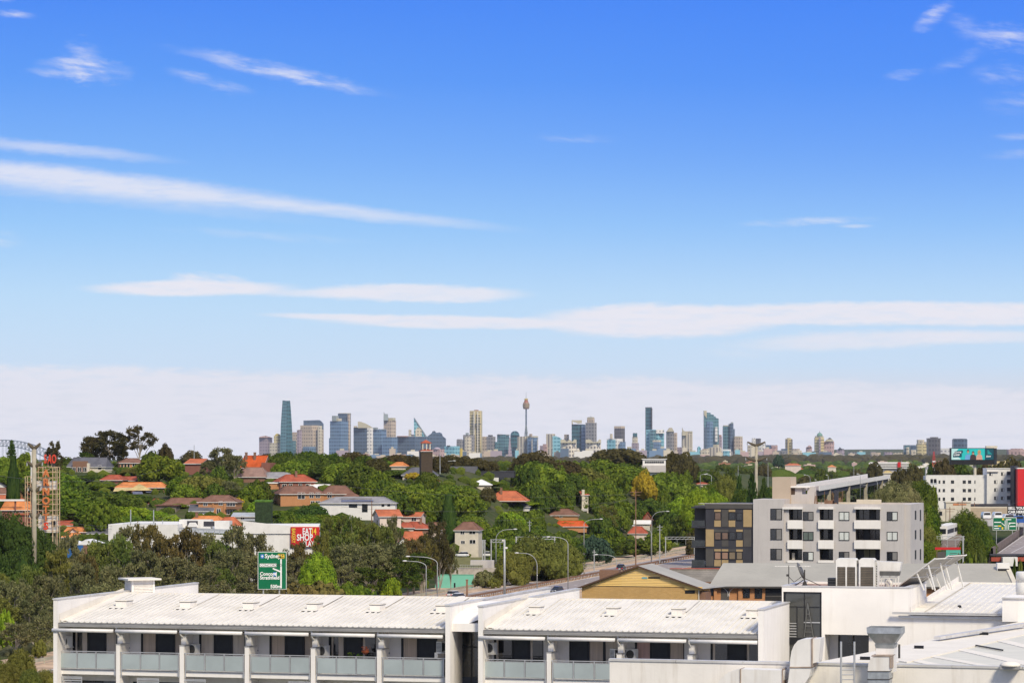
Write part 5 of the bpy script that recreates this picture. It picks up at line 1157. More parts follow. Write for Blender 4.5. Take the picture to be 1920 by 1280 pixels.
# ---- far left cluster
H('brown gabled house at the left edge of the photo', -30, 20, 914, 925, 935, 800, -14, t_brown, b_orange, 'gable', 9); H('pinkish roofed brick house below the brown gabled one at the left edge', -20, 30, 928, 937, 945, 770, -8, t_terra, b_red, 'hip', 8, .1)
t, f = H('two big orange tiled roofs over a red brick wall behind the sign tower', 4, 55, 940, 955, 975, 745, 3, t_bright, b_red, 'hip', 9, .05, wins=[(27, 958.5, .9, .6, 0), (39, 958.5, .9, .6, 0)])
part('white_fascia', MB().box(f.u(-10, -1), f.u(46, -1), -1.2, -.9, f.z(20, 939, -1), f.z(20, 935.5, -1)), w_white, t); part('brick_chimney', MB().box(f.u(27, -.5), f.u(30, -.5), -.6, 0, -.2, f.z(28, 938, -.5)), b_red, t)
H('white gabled house end at the left edge above the brown gable', -25, 10, 900, 911, 918, 860, 10, t_grey, w_white, 'gablef', 8); H('brick wall of a terrace left of the sign tower', 30, 52, 962, 965, 985, 730, 0, t_terra, b_red, 'flat', 6)
H('mauve gabled house with orange tiles right of the sign tower', 122, 164, 988, 996, 1006, 690, -6, t_bright, mat('mauve_wall', (.36, .29, .30), .8, .1, 1), 'gable', 8); H('small projecting gable with orange tiles right of the sign tower', 128, 147, 989, 1000, 1008, 680, -3, t_bright, w_pink, 'gablef', 4)
H('dark slate hip roof beside the mauve gabled house', 166, 203, 987, 999, 1008, 692, -3, t_grey, b_orange, 'hip', 8, .2); H('mottled red roofed house behind the mauve gabled house', 112, 134, 976, 984, 990, 715, 8, t_red, w_pink, 'gable', 7)
H('little orange skillion roof in front of the mauve gable', 118, 142, 999, 1006, 1012, 672, 0, t_bright, w_cream, 'gable', 4)
t, f = H('white zigzag roofed shed with blue and brick walls behind the gum trees', 112, 176, 1013, 1021, 1045, 640, -5, mat('white_painted_roof', (.74, .73, .71), .6, .06, .6), mat('royal_blue_wall', (.03, .12, .33), .7, .1, .6), 'flat', 9, ov=.1)
part('saw_tooth_roof', MB().prism([(f.u(112), .35), (f.u(125), f.z(125, 1012)), (f.u(147), .4)], 0, 8).prism([(f.u(147), .35), (f.u(160), f.z(160, 1011)), (f.u(186), .3)], 0, 8), mat('white_painted_roof', (.74, .73, .71)), t)
part('brick_end', MB().box(f.u(156, -.1), f.u(172, -.1), -.12, 0, -10, 0), b_brown, t)
# ---- centre slope
t, f = H('dark red brick house with red hip roof, chimney and white framed windows', 525, 592, 889.5, 902, 918, 830, 16, t_red, b_red, 'hip', 9, .25, chim=(555,), wins=[(533, 911, 1.5, 1.3), (545, 910, 1.2, 1.2), (563, 910, 1.1, 1.4), (578, 911, 1.6, 1.4)], fr=wframe)
part('side_wing', MB().box(f.u(503, 1), f.u(524, 1), 1, 8, -6, f.z(510, 906, 1)), b_orange, t); part('wing_fascia', MB().box(f.u(502, .8), f.u(525, .8), .7, 8, f.z(510, 906, 1), f.z(510, 904, 1)), w_white, t)
H('white gabled metal roof tucked between the two red and brown hip roofs', 583, 619, 908, 913, 918, 815, 6, mat('white_painted_roof', (.74, .73, .71)), w_white, 'gable', 6)
t, f = H('long orange brick flats with brown hip roof at the centre left', 526, 607, 911, 925, 950, 790, 15, t_brown, b_orange, 'hip', 11, .18, wins=[(565, 929, 2.2, 1.9, 1), (584, 928, 1.4, 1.6), (596, 928, 1.4, 1.6), (586, 943, 1.2, 1.5), (596, 943, 1.4, 1.5)])
for x in (513, 519, 524.5): pass
for x in (1.5, 4.5, 7.5):
    for z in (-1.4, -4.2): part('side_window', MB().box(-.04, .02, x, x+.9, z, z+1.2), dglass, t)
t, f = H('brown hip roofed wing joined to the right of the long orange brick flats', 604, 662, 910, 925, 945, 780, 4, t_brown, b_orange, 'hip', 11, .25, wins=[(618, 928, 1.4, 1.6)])
part('lower_hip_roof', MB().quad((f.u(640, -3), -3, f.z(640, 932, -3)), (f.u(678, -3), -3, f.z(678, 932, -3)), (f.u(658, 0), 0, f.z(658, 921, 0))).quad((f.u(678, -3), -3, f.z(678, 932, -3)), (f.u(678, 2), 2, f.z(678, 930, 2)), (f.u(658, 0), 0, f.z(658, 921, 0))), t_brown, t)
t, f = H('white rendered house with lavender grey hip roof and solar strip', 600, 741, 931, 942, 975, 752, -4, t_pale, w_white, 'hip', 11, .18, wins=[(662, 947, 2.4, 1.2, 1), (684, 946.5, 1.6, 1.0, 0), (684, 951.5, 1.6, 1.0, 0), (684, 956.5, 1.6, .9, 0), (718, 946.5, .8, .8, 0), (729, 946, .8, .8, 0)], fr=blackm)
part('solar_strip', MB().quad((f.u(640, .5), .5, f.z(640, 940, .5)), (f.u(700, .5), .5, f.z(700, 939, .5)), (f.u(700, 2), 2, f.z(700, 936.5, 2)), (f.u(640, 2), 2, f.z(640, 936.5, 2))), mat('solar_blue', (.12, .13, .20)), t); part('upper_storey', MB().box(f.u(640, 3), f.u(697, 3), 2.5, 7, -.5, f.z(660, 933, 3)), t_pale, t)
H('bright orange hip roof behind the pale pink house', 680, 735, 953, 965, 970, 728, 4, t_bright, w_cream, 'hip', 7, .3)
t, f = H('pale pink two storey house with orange terracotta gable roof', 712, 752, 955, 967, 995, 700, 14, t_terra, w_pink, 'gable', 9, wins=[(741, 975, .9, 1.4, 0)])
part('side_window', MB().box(-.04, .02, 3, 4.2, -3.2, -1.2), dglass, t)
H('lower right wing of the pale pink house with shallow orange roof', 751, 787, 960, 967.5, 985, 708, -10, t_terra, w_pink, 'gable', 8, wins=[(776, 973, 1.5, 1.1)])
H('red hip roof with a white chimney below the pale pink house', 757, 806, 978, 990, 1000, 680, 6, t_red, b_brown, 'hip', 10, .3, chim=(789,)); H('shallow red roof left under the pale pink house', 750, 775, 979, 988, 994, 690, 0, t_red, w_pink, 'hip', 6, .2)
t, f = H('brown roofed wing of the red hip house', 790, 830, 979, 992, 1010, 672, -4, t_brown, w_pink, 'hip', 8, .3, wins=[(795, 994, 1.1, 1.2, 0)])
H('faded terracotta roof with a white gable low in the trees', 757, 796, 996, 1012, 1022, 655, 18, t_terra, w_white, 'gable', 8); H('white gabled cottage low in the trees', 748, 764, 1007, 1016, 1025, 645, 10, t_brown, w_white, 'gablef', 6)
t, f = H('cream three storey flats with brown hip roof beside the railway', 853, 897, 978, 993, 1042, 745, -6, t_brown, w_cream, 'hip', 9, .3, wins=[(867, 998, 1.2, 1.0), (885.5, 997, 1.9, 1.2, 1), (886, 1015, 1.8, 1.2, 1), (868, 1016, 1.2, 1.0)])
part('garage_door', MB().box(f.u(878), f.u(893), -.06, 0, f.z(880, 1041), f.z(880, 1029)), w_cream, t)
t, f = H('brown hip roofed orange brick house right of centre', 1030, 1083, 953.5, 965, 980, 780, -4, t_brown, b_orange, 'hip', 9, .35, wins=[(1052, 967.5, 1.1, .9)])
H('vivid orange roof in front of the brown hip roofed house', 1044, 1100, 976, 986, 996, 760, 4, tiles('vivid_orange_tiles', (.55, .10, .025)), b_orange, 'hip', 6, .1)
H('orange hip roof in the trees left of the conifer', 913, 985, 920, 938, 946, 860, -6, t_terra, b_orange, 'hip', 11, .3, chim=(940,)); H('small grey slate roof below the orange hip roof', 950, 992, 942, 949, 955, 830, -3, t_grey, w_white, 'hip', 7, .25)
t, f = H('slim cream house with a tall chimney and red roof right of centre', 1091, 1103, 921, 927, 960, 870, 8, t_red, w_cream, 'gable', 7, wins=[(1096, 936, .9, .6, 0)])
part('tall_chimney', MB().box(f.u(1091, -.2), f.u(1096, -.2), -.3, .5, -2, f.z(1093, 917.5)), w_cream, t); part('grey_base_wing', MB().box(f.u(1090, -1), f.u(1102, -1), -1.2, 0, -6, f.z(1095, 953, -1)), w_grey, t)
H('terracotta roof under the golden tree', 1188, 1222, 923, 930, 938, 950, -3, t_yel, w_cream, 'hip', 8, .3); H('red brick gable end right of the rusty pole', 1206, 1222, 960, 974, 985, 830, 16, t_red, b_red, 'gablef', 7)
H('white roofed cottage above the dark red roof by the tall lamp', 1190, 1218, 975, 981, 990, 810, -5, w_white, w_cream, 'gable', 6); H('dark red roofed cottage by the motorway lamp', 1179, 1212, 986, 999, 1010, 790, -4, t_red, w_pink, 'hip', 7, .3)
# crest right of centre
t, f = H('dark brown church like bell tower with open belfry on the crest', 789.5, 811, 842, 845, 882, 900, 10, t_red, brick('dark_stone', (.075, .05, .03), (.055, .037, .022), (.05, .04, .03), .3, .6), 'hip', 3.6, .45, name='bell_tower', cat='tower', ov=.2)
t.name = 'bell_tower'
zt = f.z(800, 843)
part('belfry', MB().box(.45, .75, .3, .6, zt, zt+1.9).box(2.75, 3.05, .3, .6, zt, zt+1.9).box(1.6, 1.9, .3, .6, zt, zt+1.9).box(.45, .75, 3, 3.3, zt, zt+1.9).box(2.75, 3.05, 3, 3.3, zt, zt+1.9).box(.4, 3.1, .25, 3.3, zt+1.9, zt+2.1), w_cream, t)
part('lantern_roof', MB().quad((0, 0, zt+2.1), (3.5, 0, zt+2.1), (1.75, 1.75, zt+3.2)).quad((3.5, 0, zt+2.1), (3.5, 3.5, zt+2.1), (1.75, 1.75, zt+3.2)).quad((0, 3.5, zt+2.1), (0, 0, zt+2.1), (1.75, 1.75, zt+3.2)), t_red, t)
H('orange roof peeping between the crest trees left of the bell tower', 733, 760, 866, 873, 880, 930, -5, t_bright, w_cream, 'hip', 8, .3); H('dark grey hip roof left of the bell tower foot', 755, 814, 876, 890, 900, 880, -6, t_grey, w_cream, 'hip', 9, .25); H('small red roof with white gable below the dark grey hip roof', 806, 822, 896, 902, 908, 860, 12, t_red, w_white, 'gablef', 6)
t, f = H('long charcoal modern school hall with a lower grey front slab', 829, 964, 884, 885, 914, 1010, -2, w_dark, w_dark, 'flat', 14, ov=.1, name='modern_hall', cat='building')
part('upper_slab', MB().box(f.u(812, -1), f.u(894, -1), -1.5, 8, -1, f.z(850, 874, -1)), mat('lead_grey', (.13, .13, .145), .7, .1, .5), t); part('entrance_window', MB().box(f.u(925), f.u(935), -.06, 0, f.z(930, 910), f.z(930, 895)), w_white, t); part('stair_glass', MB().box(f.u(936), f.u(945), -.06, 0, f.z(940, 912), f.z(940, 894)), dglass, t)
H('white pyramid tent roof in front of the charcoal hall', 884, 921, 899, 908, 915, 965, 0, mat('white_painted_roof', (.74, .73, .71)), w_cream, 'hip', 6, .48, name='pavilion', cat='pavilion')
t, f = H('white banded flats half hidden behind the crest trees right of centre', 1205, 1248, 859, 861, 875, 1250, -4, w_white, w_white, 'flat', 12, wins=[(1215, 866, 3, 1.2, 2), (1227, 866, 3, 1.2, 2), (1239, 866, 3, 1.2, 2)])
part('grey_storey', MB().box(f.u(1203, -1), f.u(1248, -1), -1.5, 0, f.z(1220, 885, -1), f.z(1220, 872, -1)), w_grey, t)
t, f = H('layered white parking structure with red sign among distant trees', 1632, 1700, 866, 867, 880, 2000, -8, w_white, w_grey, 'flat', 20, name='parking_structure', cat='car park')
for k in range(3): part('deck_band', MB().box(f.u(1629), f.u(1704), -1.5, 0, f.z(1660, 869.5+k*4.2), f.z(1660, 867.3+k*4.2)), w_white, t)
part('red_sign', MB().box(f.u(1683, -2), f.u(1689, -2), -2.5, -2, f.z(1685, 876, -2), f.z(1685, 866, -2)), signred, t)
for i, (x, y, w) in enumerate([(1487, 872, 30), (1497, 880, 22), (1560, 875, 15), (1505, 887, 20), (1316, 907, 26), (1712, 885, 14), (1662, 884, 16), (1745, 878, 18), (1880, 868, 40)]):
    lab = ['wide pink roofed house among the right distant trees', 'red roofed house right below the wide pink roof', 'small orange roofed house on the right distant slope', 'red tiled house nearest behind the tan rooftop box', 'pink roofed house behind the lamp posts right of centre', 'straw roofed cottage beside the parking structure', 'cream box house below the parking structure', 'pale house left of the billboard', 'long ochre wall beyond the billboard'][i]
    dd = base_d(x, y+5, 4000, 1100); H(lab, x-w/2, x+w/2, y-3.5, y, y+5, min(dd, 2600), -5, [t_terra, t_red, t_bright, t_red, t_red, t_yel, t_pale, t_pale, t_yel][i], [w_pink, w_cream, w_cream, w_pink, w_pink, w_cream, w_cream, w_white, t_yel][i], 'hip', 12, .25)
# ---- big box store with red sign
t, f = H('white box store with pale roof plant behind the gum trees', 203, 333, 984, 985, 1040, 690, -6, w_white, w_white, 'flat', 30, name='store_building', cat='store', ov=0)
part('metal_roof', MB().quad((f.u(240, 2), 2, f.z(240, 990, 2)), (f.u(430, 2), 2, f.z(430, 1000, 2)), (f.u(430, 14), 14, f.z(430, 986, 14)), (f.u(250, 14), 14, f.z(250, 980, 14))), zinc, t)
part('right_wall', MB().box(f.u(333), f.u(470), 0, 2, -16, f.z(400, 1002)), w_white, t)
part('plant_screen', MB().box(f.u(336, 6), f.u(395, 6), 6, 9, -1, f.z(360, 973.5, 6)).box(f.u(403, 6), f.u(431, 6), 5.5, 9, -1, f.z(410, 976, 6)), w_white, t)
part('plant_opening', MB().box(f.u(351, 6), f.u(371, 6), 5.9, 6, f.z(360, 986, 6), f.z(360, 976, 6)).box(f.u(382, 6), f.u(402, 6), 5.9, 6, f.z(390, 986, 6), f.z(390, 977, 6)), w_dark, t); part('plant_unit', MB().prism([(f.u(353, 5), f.z(353, 987, 5)), (f.u(372, 5), f.z(370, 987, 5)), (f.u(366, 5), f.z(366, 979, 5)), (f.u(357, 5), f.z(357, 979, 5))], 4, 5.5), w_white, t)
mb = MB(); 
for k in range(12): mb.bar((f.u(312+k*10, 1), 1, f.z(312+k*10, 1000, 1)), (f.u(312+k*10, 1), 1, f.z(312+k*10, 994, 1)), .1)
mb.bar((f.u(312, 1), 1, f.z(312, 989, 1)), (f.u(430, 1), 1, f.z(430, 994, 1)), .5, .5).box(f.u(230, 1), f.u(292, 1), 1, 1.2, f.z(250, 984, 1), f.z(250, 980.5, 1))
for x in (245, 288, 305): mb.tube([(f.u(x, 2), 2, 0), (f.u(x, 2), 2, f.z(x, 955 if x != 305 else 975, 2))], .12, 6)
part('roof_rails', mb, zinc, t)
t, f = H('long white store hall with a curved roof edge right of the gum trees', 470, 598, 987, 988, 1030, 640, 3, w_white, w_white, 'flat', 20, name='store_building', cat='store', ov=0)
part('sloping_parapet', MB().prism([(f.u(455), f.z(455, 1000)), (f.u(455), f.z(455, 976)), (f.u(500), f.z(500, 981)), (f.u(545), f.z(545, 985.5)), (f.u(598), f.z(598, 986.5)), (f.u(598), f.z(598, 1000))], -.3, 0), w_white, t)
sg = thing('store_sign', 'red sign panel reading EAT SHOP PLAY with yellow BAKERY side strip', 'sign', f.world(f.u(545, -.6), -.6, 0), f.a); u0 = f.u(545, -.6); X = lambda px: f.u(px, -.6)-u0; Zs = lambda px, py: f.z(px, py, -.6)
part('panel', MB().box(0, X(599), 0, .3, Zs(545, 1024), Zs(545, 987.3)), signred, sg)
part('side_strip', MB().box(X(545), X(555), -.06, -.0, Zs(545, 1024), Zs(545, 987.6)), mat('strip_red', (.42, .01, .02), .5, .05, 1), sg)
put_text('lettering', 'BAKERY', 1.15, signyel, sg, X(547.2), -.1, Zs(547, 989.5), .02, 'LEFT', .8, .02, 90)
for i, (s_, x, y, c) in enumerate((('EAT', 567, 1001, signwhite), ('SHOP', 556.5, 1012.5, signwhite), ('PLAY', 568, 1024, signwhite), ('14', 583, 1001, signyel))): put_text('lettering', s_, 1.95 if i != 2 else 1.8, c, sg, X(x), -.1, Zs(x, y), .02, 'LEFT', .62 if i != 1 else .72, .05)
# ---- lattice sign tower
d0 = 655; f = FR(67, 1000, d0, -12); st = thing('sign_tower', 'rusty white steel lattice tower carrying SAO and vertical ARNOTTS letters', 'sign tower', f.o, f.a)
lat = mat('lattice_cream', (.58, .43, .27), .7, .3, 1.2, dirt=((.30, .12, .06, 1), .6)); lrd = mat('lattice_rust', (.34, .13, .08), .8, .3, 1.2)
U = lambda px, v=0: f.u(px, v); Zp = lambda py, px=85, v=0: f.z(px, py, v); W0 = U(107); D0 = 1.6; zb = -14
mb = MB(); levels = [995, 985, 975, 965.5, 956, 945, 936, 926, 917, 906, 895, 885, 875]
for x in (0, W0*.34, W0*.8, W0):
    for v in (0, D0): mb.bar((x, v, zb), (x, v, Zp(875)), .16)
part('post', mb, lat, st)
mb = MB(); mr = MB()
for k, y in enumerate(levels):
    z = Zp(y)
    for v in (0, D0): mb.bar((0, v, z), (W0, v, z), .13)
    for x in (0, W0): mb.bar((x, 0, z), (x, D0, z), .1)
    if k and k % 2 == 0:
        z2 = Zp(levels[k-1]); (mr if k % 4 == 0 else mb).bar((0, 0, z2), (W0*.34, 0, z), .1); mb.bar((W0*.8, 0, z), (W0*.34, 0, z2), .1); mb.bar((0, D0, z), (W0*.8, D0, z2), .1)
part('cross_beam', mb, lat, st); part('rusty_brace', mr, lrd, st)
part('white_cladding', MB().box(U(67), U(104), .6, .75, Zp(918), Zp(901)), w_white, st); part('lower_cladding', MB().box(U(70), U(107), .6, .75, Zp(998), Zp(967)), w_white, st)
part('dark_opening', MB().box(U(95), U(102), .5, .6, Zp(987), Zp(976)), blackm, st)
mb = MB()                                                    # left scaffold wing
fL = [U(49), U(53), U(59)]
for x in fL: mb.bar((x, -.5, zb), (x, -.5, Zp(892 if x > fL[0] else 894)), .12)
for y in (893, 903, 912, 960, 970, 985, 1000): mb.bar((fL[0], -.5, Zp(y)), (U(66), 0, Zp(y)), .1)
part('scaffold', mb, lat, st); mb = MB()
for x in fL[1:]: mb.bar((x, -.3, Zp(960)), (x, -.3, Zp(905)), .1)
for k in range(6): mb.bar((fL[0]+.2, -.3, Zp(905+k*9)), (fL[2], -.3, Zp(909+k*9)), .14)
for k in range(4): mb.bar((fL[0]+.2, -.3, Zp(963+k*7)), (fL[2]+.5, -.3, Zp(966+k*7)), .14)
part('rusty_scaffold', mb, lrd, st)
part('white_flue', MB().tube([(U(57), .5, Zp(905)), (U(57), .5, Zp(846))], .14, 6), w_white, st)
lor = mat('letter_orange', (.62, .18, .05), .6, .3, 1.5, dirt=((.75, .6, .3, 1), .35)); lred = mat('letter_red', (.70, .07, .03), .6, .2, 1.5)
mb = MB().bar((U(90), 0, Zp(875)), (U(90), 0, Zp(868)), .2).bar((U(97), 0, Zp(875)), (U(97), 0, Zp(868)), .2); part('letter_stand', mb, lat, st)
sz = 2.25
for k, (ch, x) in enumerate((('S', 82.8), ('A', 89.8), ('O', 97.2))):
    put_text('letter', ch, sz*1.25, lred, st, U(x, -.6), -.6, Zp(868, 90, -.6), .18, 'LEFT', .46, .05)
for ch, y in zip('ARNOTTS', (893, 910, 927.5, 944.5, 960.5, 976, 992)):
    put_text('letter', ch, sz*1.0, lor if ch not in 'S' else lred, st, U(86.3, -.6), -.6, Zp(y, 90, -.6), .18, 'CENTER', 1.0, .07)
    part('letter_backing', MB().box(U(80, -.3), U(92.5, -.3), -.25, -.1, Zp(y+1, 86, -.3), Zp(y-14, 86, -.3)), mat('letter_backing', (.55, .44, .28), .7, .3, 1.5), st) if ch in 'RN' else None
# ---- power poles with gull wing arms
def gull(px, ytop, d, arms, rad, label, rot=0, zc=None):
    x = (px-CX)/F*d; gz = ground_z(x, d); t = thing('power_pole', label, 'power pole', (x, d, gz-.5), R(rot)); w = d/F; top = CZ-(ytop-HY)*w-gz+.5
    part('pole', MB().tube([(0, 0, 0), (0, 0, top-.6)], [rad*1.25, rad], 12), conc, t, smooth=True)
    for (y, l, r_) in arms:
        z = CZ-(y-HY)*w-gz+.5
        part('cross_arm', MB().tube([(0, 0, z-.7), (-l*w*.5, 0, z-.25), (-l*w, 0, z+.35)], [.42, .34, .2], 7).tube([(0, 0, z-.7), (r_*w*.5, 0, z-.25), (r_*w, 0, z+.35)], [.42, .34, .2], 7), mat('dark_steel_arm', (.10, .08, .05), .7, .2, 1), t)
        for q in (-l*w, r_*w): part('insulator', MB().tube([(q, 0, z+.25), (q, 0, z-.5)], [.12, .14], 6), mat('insulator_grey', (.35, .36, .36), .4, .1, 1), t)
    return t
gull(64, 836, 560, [(834, 11.5, 11.5), (868, 13, 15), (915, 11, 11), (965, 8, 11)], .42, 'tall concrete power pole with gull wing arms in front of the sign tower', 10)
gull(1418, 832, 800, [(830.5, 17, 17), (859, 20, 20)], .40, 'tall yellowish power pole with two gull wing arms behind the grey flats', 6)
# ---- green motorway direction sign
f = FR(483.5, 1104, 470, 0); sg = thing('road_sign', 'tall green motorway sign reading Sydney M4, Concord Rd, Strathfield, 500 m', 'road sign', f.o); X = lambda px: f.u(px); Zs = lambda y: f.z(500, y)
part('border', MB().box(X(483.4), X(537.2), 0, .08, Zs(1104.3), Zs(1033.8)), signwhite, sg); part('panel', MB().box(X(484.3), X(536.3), -.03, 0, Zs(1103.4), Zs(1034.7)), signgreen, sg)
for x in (493.5, 523.5): part('post', MB().tube([(X(x), .3, -14), (X(x), .3, Zs(1036))], .12, 8), pole_g, sg)
T_ = lambda s_, x, y, h, m=signwhite, xs=1.0, b_=.02: put_text('lettering', s_, h, m, sg, X(x), -.06, Zs(y), .01, 'LEFT', xs, b_)
T_('Sydney', 496.3, 1045.3, .95, xs=.98); T_('Concord', 487.3, 1078, .80, xs=.95); T_('Strathfield', 487.3, 1085.3, .80, xs=.97); T_('500m', 507, 1101.8, .80, xs=.95)
part('shield', MB().box(X(521.2), X(532.8), -.05, -.03, Zs(1046.3), Zs(1037.6)), signyel, sg); part('shield_face', MB().box(X(522), X(532), -.055, -.05, Zs(1045.6), Zs(1038.3)), mat('shield_dark', (.03, .05, .02), .5, .1, 1), sg); T_('M4', 523.1, 1044.9, .72, signyel)
part('name_plate', MB().box(X(487), X(518.5), -.05, -.03, Zs(1062), Zs(1056)), signwhite, sg); T_('CONCORD RD', 488, 1061.2, .56, mat('plate_letters', (.05, .05, .05), .5, .1, 1), .93, .0)
part('main_line', MB().box(X(525.6), X(528.4), -.05, -.03, Zs(1102), Zs(1047.5)), signwhite, sg); part('branch_line', MB().bar((X(526), -.045, Zs(1071)), (X(511.5), -.045, Zs(1065)), .02, .22), signwhite, sg)
for (a, y) in ((488.5, 1046), (512.5, 1079.5)):
    part('blue_icon', MB().box(X(a), X(a+6.5), -.05, -.03, Zs(y), Zs(y-7.5)), signblue, sg); part('icon_cross', MB().box(X(a+2.6), X(a+3.9), -.06, -.05, Zs(y-1.2), Zs(y-6.3)).box(X(a+1.2), X(a+5.3), -.062, -.052, Zs(y-3.1), Zs(y-4.4)), signwhite, sg)
# ---- lamps
def lamp(px, yb, yt, tx, ty, label, d=None, r=.1, group='curved arm street lamps along the motorway'):
    d = d or 32*F/(yb-HY); w = d/F; o = P(px, HY+32/w if d < 1000 else yb, d); t = thing('street_lamp', label, 'street lamp', o, 0, group)
    Z = lambda y: CZ-(y-HY)*w-o.z; dx = (tx-px)*w; zt_, zz = Z(yt), Z(ty)
    pts = [(0, 0, 0), (0, 0, zt_)]; n_ = 7
    for k in range(1, n_+1):
        a = k/n_*math.pi/2; pts.append((dx*.6*(1-math.cos(a)), 0, zt_+(zz-.1-zt_)*math.sin(a)))
    pts.append((dx*.93, 0, zz))
    part('pole', MB().tube(pts, [r*1.3, r]+[r*.7]*(n_+1), 7), pole_g, t, smooth=True)
    s_ = 1 if dx > 0 else -1; part('lamp_head', MB().lathe([(.05, -.16), (.20, -.05), (.22, .05), (.1, .14)], 0, 0, 10), mat('lamp_head_white', (.72, .72, .70), .4, .06, 1), t).matrix_basis = Matrix.Translation((dx, 0, zz)) @ Matrix.Diagonal((2.4, 1, 1, 1))
    return t
lamp(930, 1095, 1010, 966, 991.5, 'tall street lamp with right reaching arm, leftmost by the railway'); lamp(1007, 1109, 1060, 969, 1036, 'street lamp with left reaching arm in the motorway median right of the straight mast')
lamp(1065, 1107, 1020, 1028, 1006, 'taller street lamp with left reaching arm just above the dark hatchback'); lamp(1095, 1066, 983, 1127, 972.5, 'street lamp with right reaching arm on the far motorway shoulder, centre right')
lamp(1222, 1050, 975, 1252, 958, 'tall street lamp with right reaching arm left of the charcoal flats'); lamp(1221, 1054, 1001, 1188, 985, 'street lamp with left reaching arm beside the taller one left of the charcoal flats', 850)
lamp(1156, 1075, 1050, 1118, 1039, 'short street lamp with left reaching arm behind the black SUV', 780); lamp(799, 1125, 1062, 759, 1051, 'left of the two street lamps in front of the green roofed shed', 620); lamp(820, 1125, 1056, 765, 1042.5, 'right and taller of the two street lamps in front of the green roofed shed', 625)
t = thing('camera_mast', 'thick straight grey mast with small cameras in the motorway median', 'mast', P(946, 1118, 655)); part('mast', MB().tube([(0, 0, -.5), (0, 0, 13)], [.30, .2], 10), pole_g, t, smooth=True); part('camera', MB().box(-.6, -.1, -.2, .2, 12.6, 12.9).box(.1, .7, -.2, .2, 10.9, 11.3), wframe, t)
t = thing('speed_sign_pole', 'short rusty brown post beside the white car on the motorway', 'post', P(875.5, 1125, 630)); part('post', MB().box(-.22, .22, -.2, .2, 0, 4.4), rust_m, t); part('cap', MB().box(-.3, .3, -.25, .25, 4.4, 4.6), rust_m, t)
for px, yb, yt, tx, ty, d, lab in [(1042, 885, 872, 1029, 868, 1500, 'small distant lamp pair on the crest right of the dark tree'), (1172, 890, 876, 1160, 872, 1500, 'distant lamp between the crest trees right of centre'), (1313, 920, 892, 1325, 888, 1200, 'left of the distant double lamps above the charcoal flats'), (1334, 920, 893, 1322, 889, 1200, 'right of the distant double lamps above the charcoal flats'),
        (826, 878, 868, 852, 863.5, 1000, 'lamp beside the bell tower with a long right arm'), (908, 885, 874, 930, 871, 1050, 'thin lamp over the charcoal hall roof'), (1519, 930, 898, 1509, 890, 1300, 'lamp behind the tan rooftop box with left arm'), (1553, 930, 895, 1550, 890, 1350, 'short armed lamp in front of the viaduct, left'), (1613, 935, 892, 1608, 888, 1250, 'tallest lamp crossing the viaduct at its middle'), (1530, 930, 903, 1529, 899, 1400, 'plain thin lamp left end of the viaduct'),
        (1626, 925, 912, 1615, 908, 1300, 'low curved lamp under the viaduct right half'), (1645, 925, 905, 1636, 900, 1300, 'low curved lamp under the viaduct near its right end')]:
    lamp(px, yb, yt, tx, ty, lab, d, .12, 'distant street lamps')
for px, y0, y1, d, lab in [(1384, 905, 872, 1300, 'thin light mast left of the gull wing power pole'), (1440, 905, 868, 1300, 'thin light mast right of the gull wing power pole'), (1601, 905, 868, 1500, 'tall thin mast above the viaduct'), (1690, 905, 863, 1500, 'thin mast beside the red sign at the right end of the viaduct'), (1656, 905, 880, 1500, 'short mast beside the viaduct cottage'), (825, 880, 846, 950, 'thin white mast right of the bell tower'), (364, 865, 834, 1000, 'thin white aerial mast above the red brick gable'), (697, 975, 938, 720, 'brown wooden utility pole left of the pale pink house')]:
    t = thing('mast', lab, 'mast', P(px, y0+8, d)); part('mast', MB().tube([(0, 0, 0), (0, 0, (y0+8-y1)*d/F)], [.16, .09], 6), pole_g if px != 697 else rust_m, t)
def upole(px, yt, yb, d, lab, m=None, w=1.6):
    o = P(px, yb, d); h = (yb-yt)*d/F; t = thing('utility_pole', lab, 'utility pole', o); part('pole', MB().tube([(0, 0, -2), (0, 0, h)], [.18, .12], 7), m or rust_m, t); part('cross_arm', MB().box(-w, w, -.06, .06, h-.7, h-.55).box(-w*.8, w*.8, -.06, .06, h-1.5, h-1.38), m or rust_m, t)
upole(1192, 918, 1045, 800, 'tall rusty utility pole standing in front of the golden tree'); upole(1781, 950, 990, 900, 'wooden utility pole before the cream workshop'); upole(1804, 938, 975, 920, 'wooden utility pole at the right end of the cream workshop'); upole(1827, 941, 975, 940, 'third wooden utility pole right of the cream workshop'); upole(1835, 1008, 1045, 700, 'pale pole by the railway at the lower right', pole_g, .8); upole(993, 975, 1010, 850, 'thin pole among bright green trees near the railway', pole_g, .6); upole(1237, 983, 1040, 800, 'thin grey pole left of the charcoal flats', pole_g, .8); upole(1114, 1030, 1060, 790, 'small white lamp post behind the guard rail', pole_g, .5)
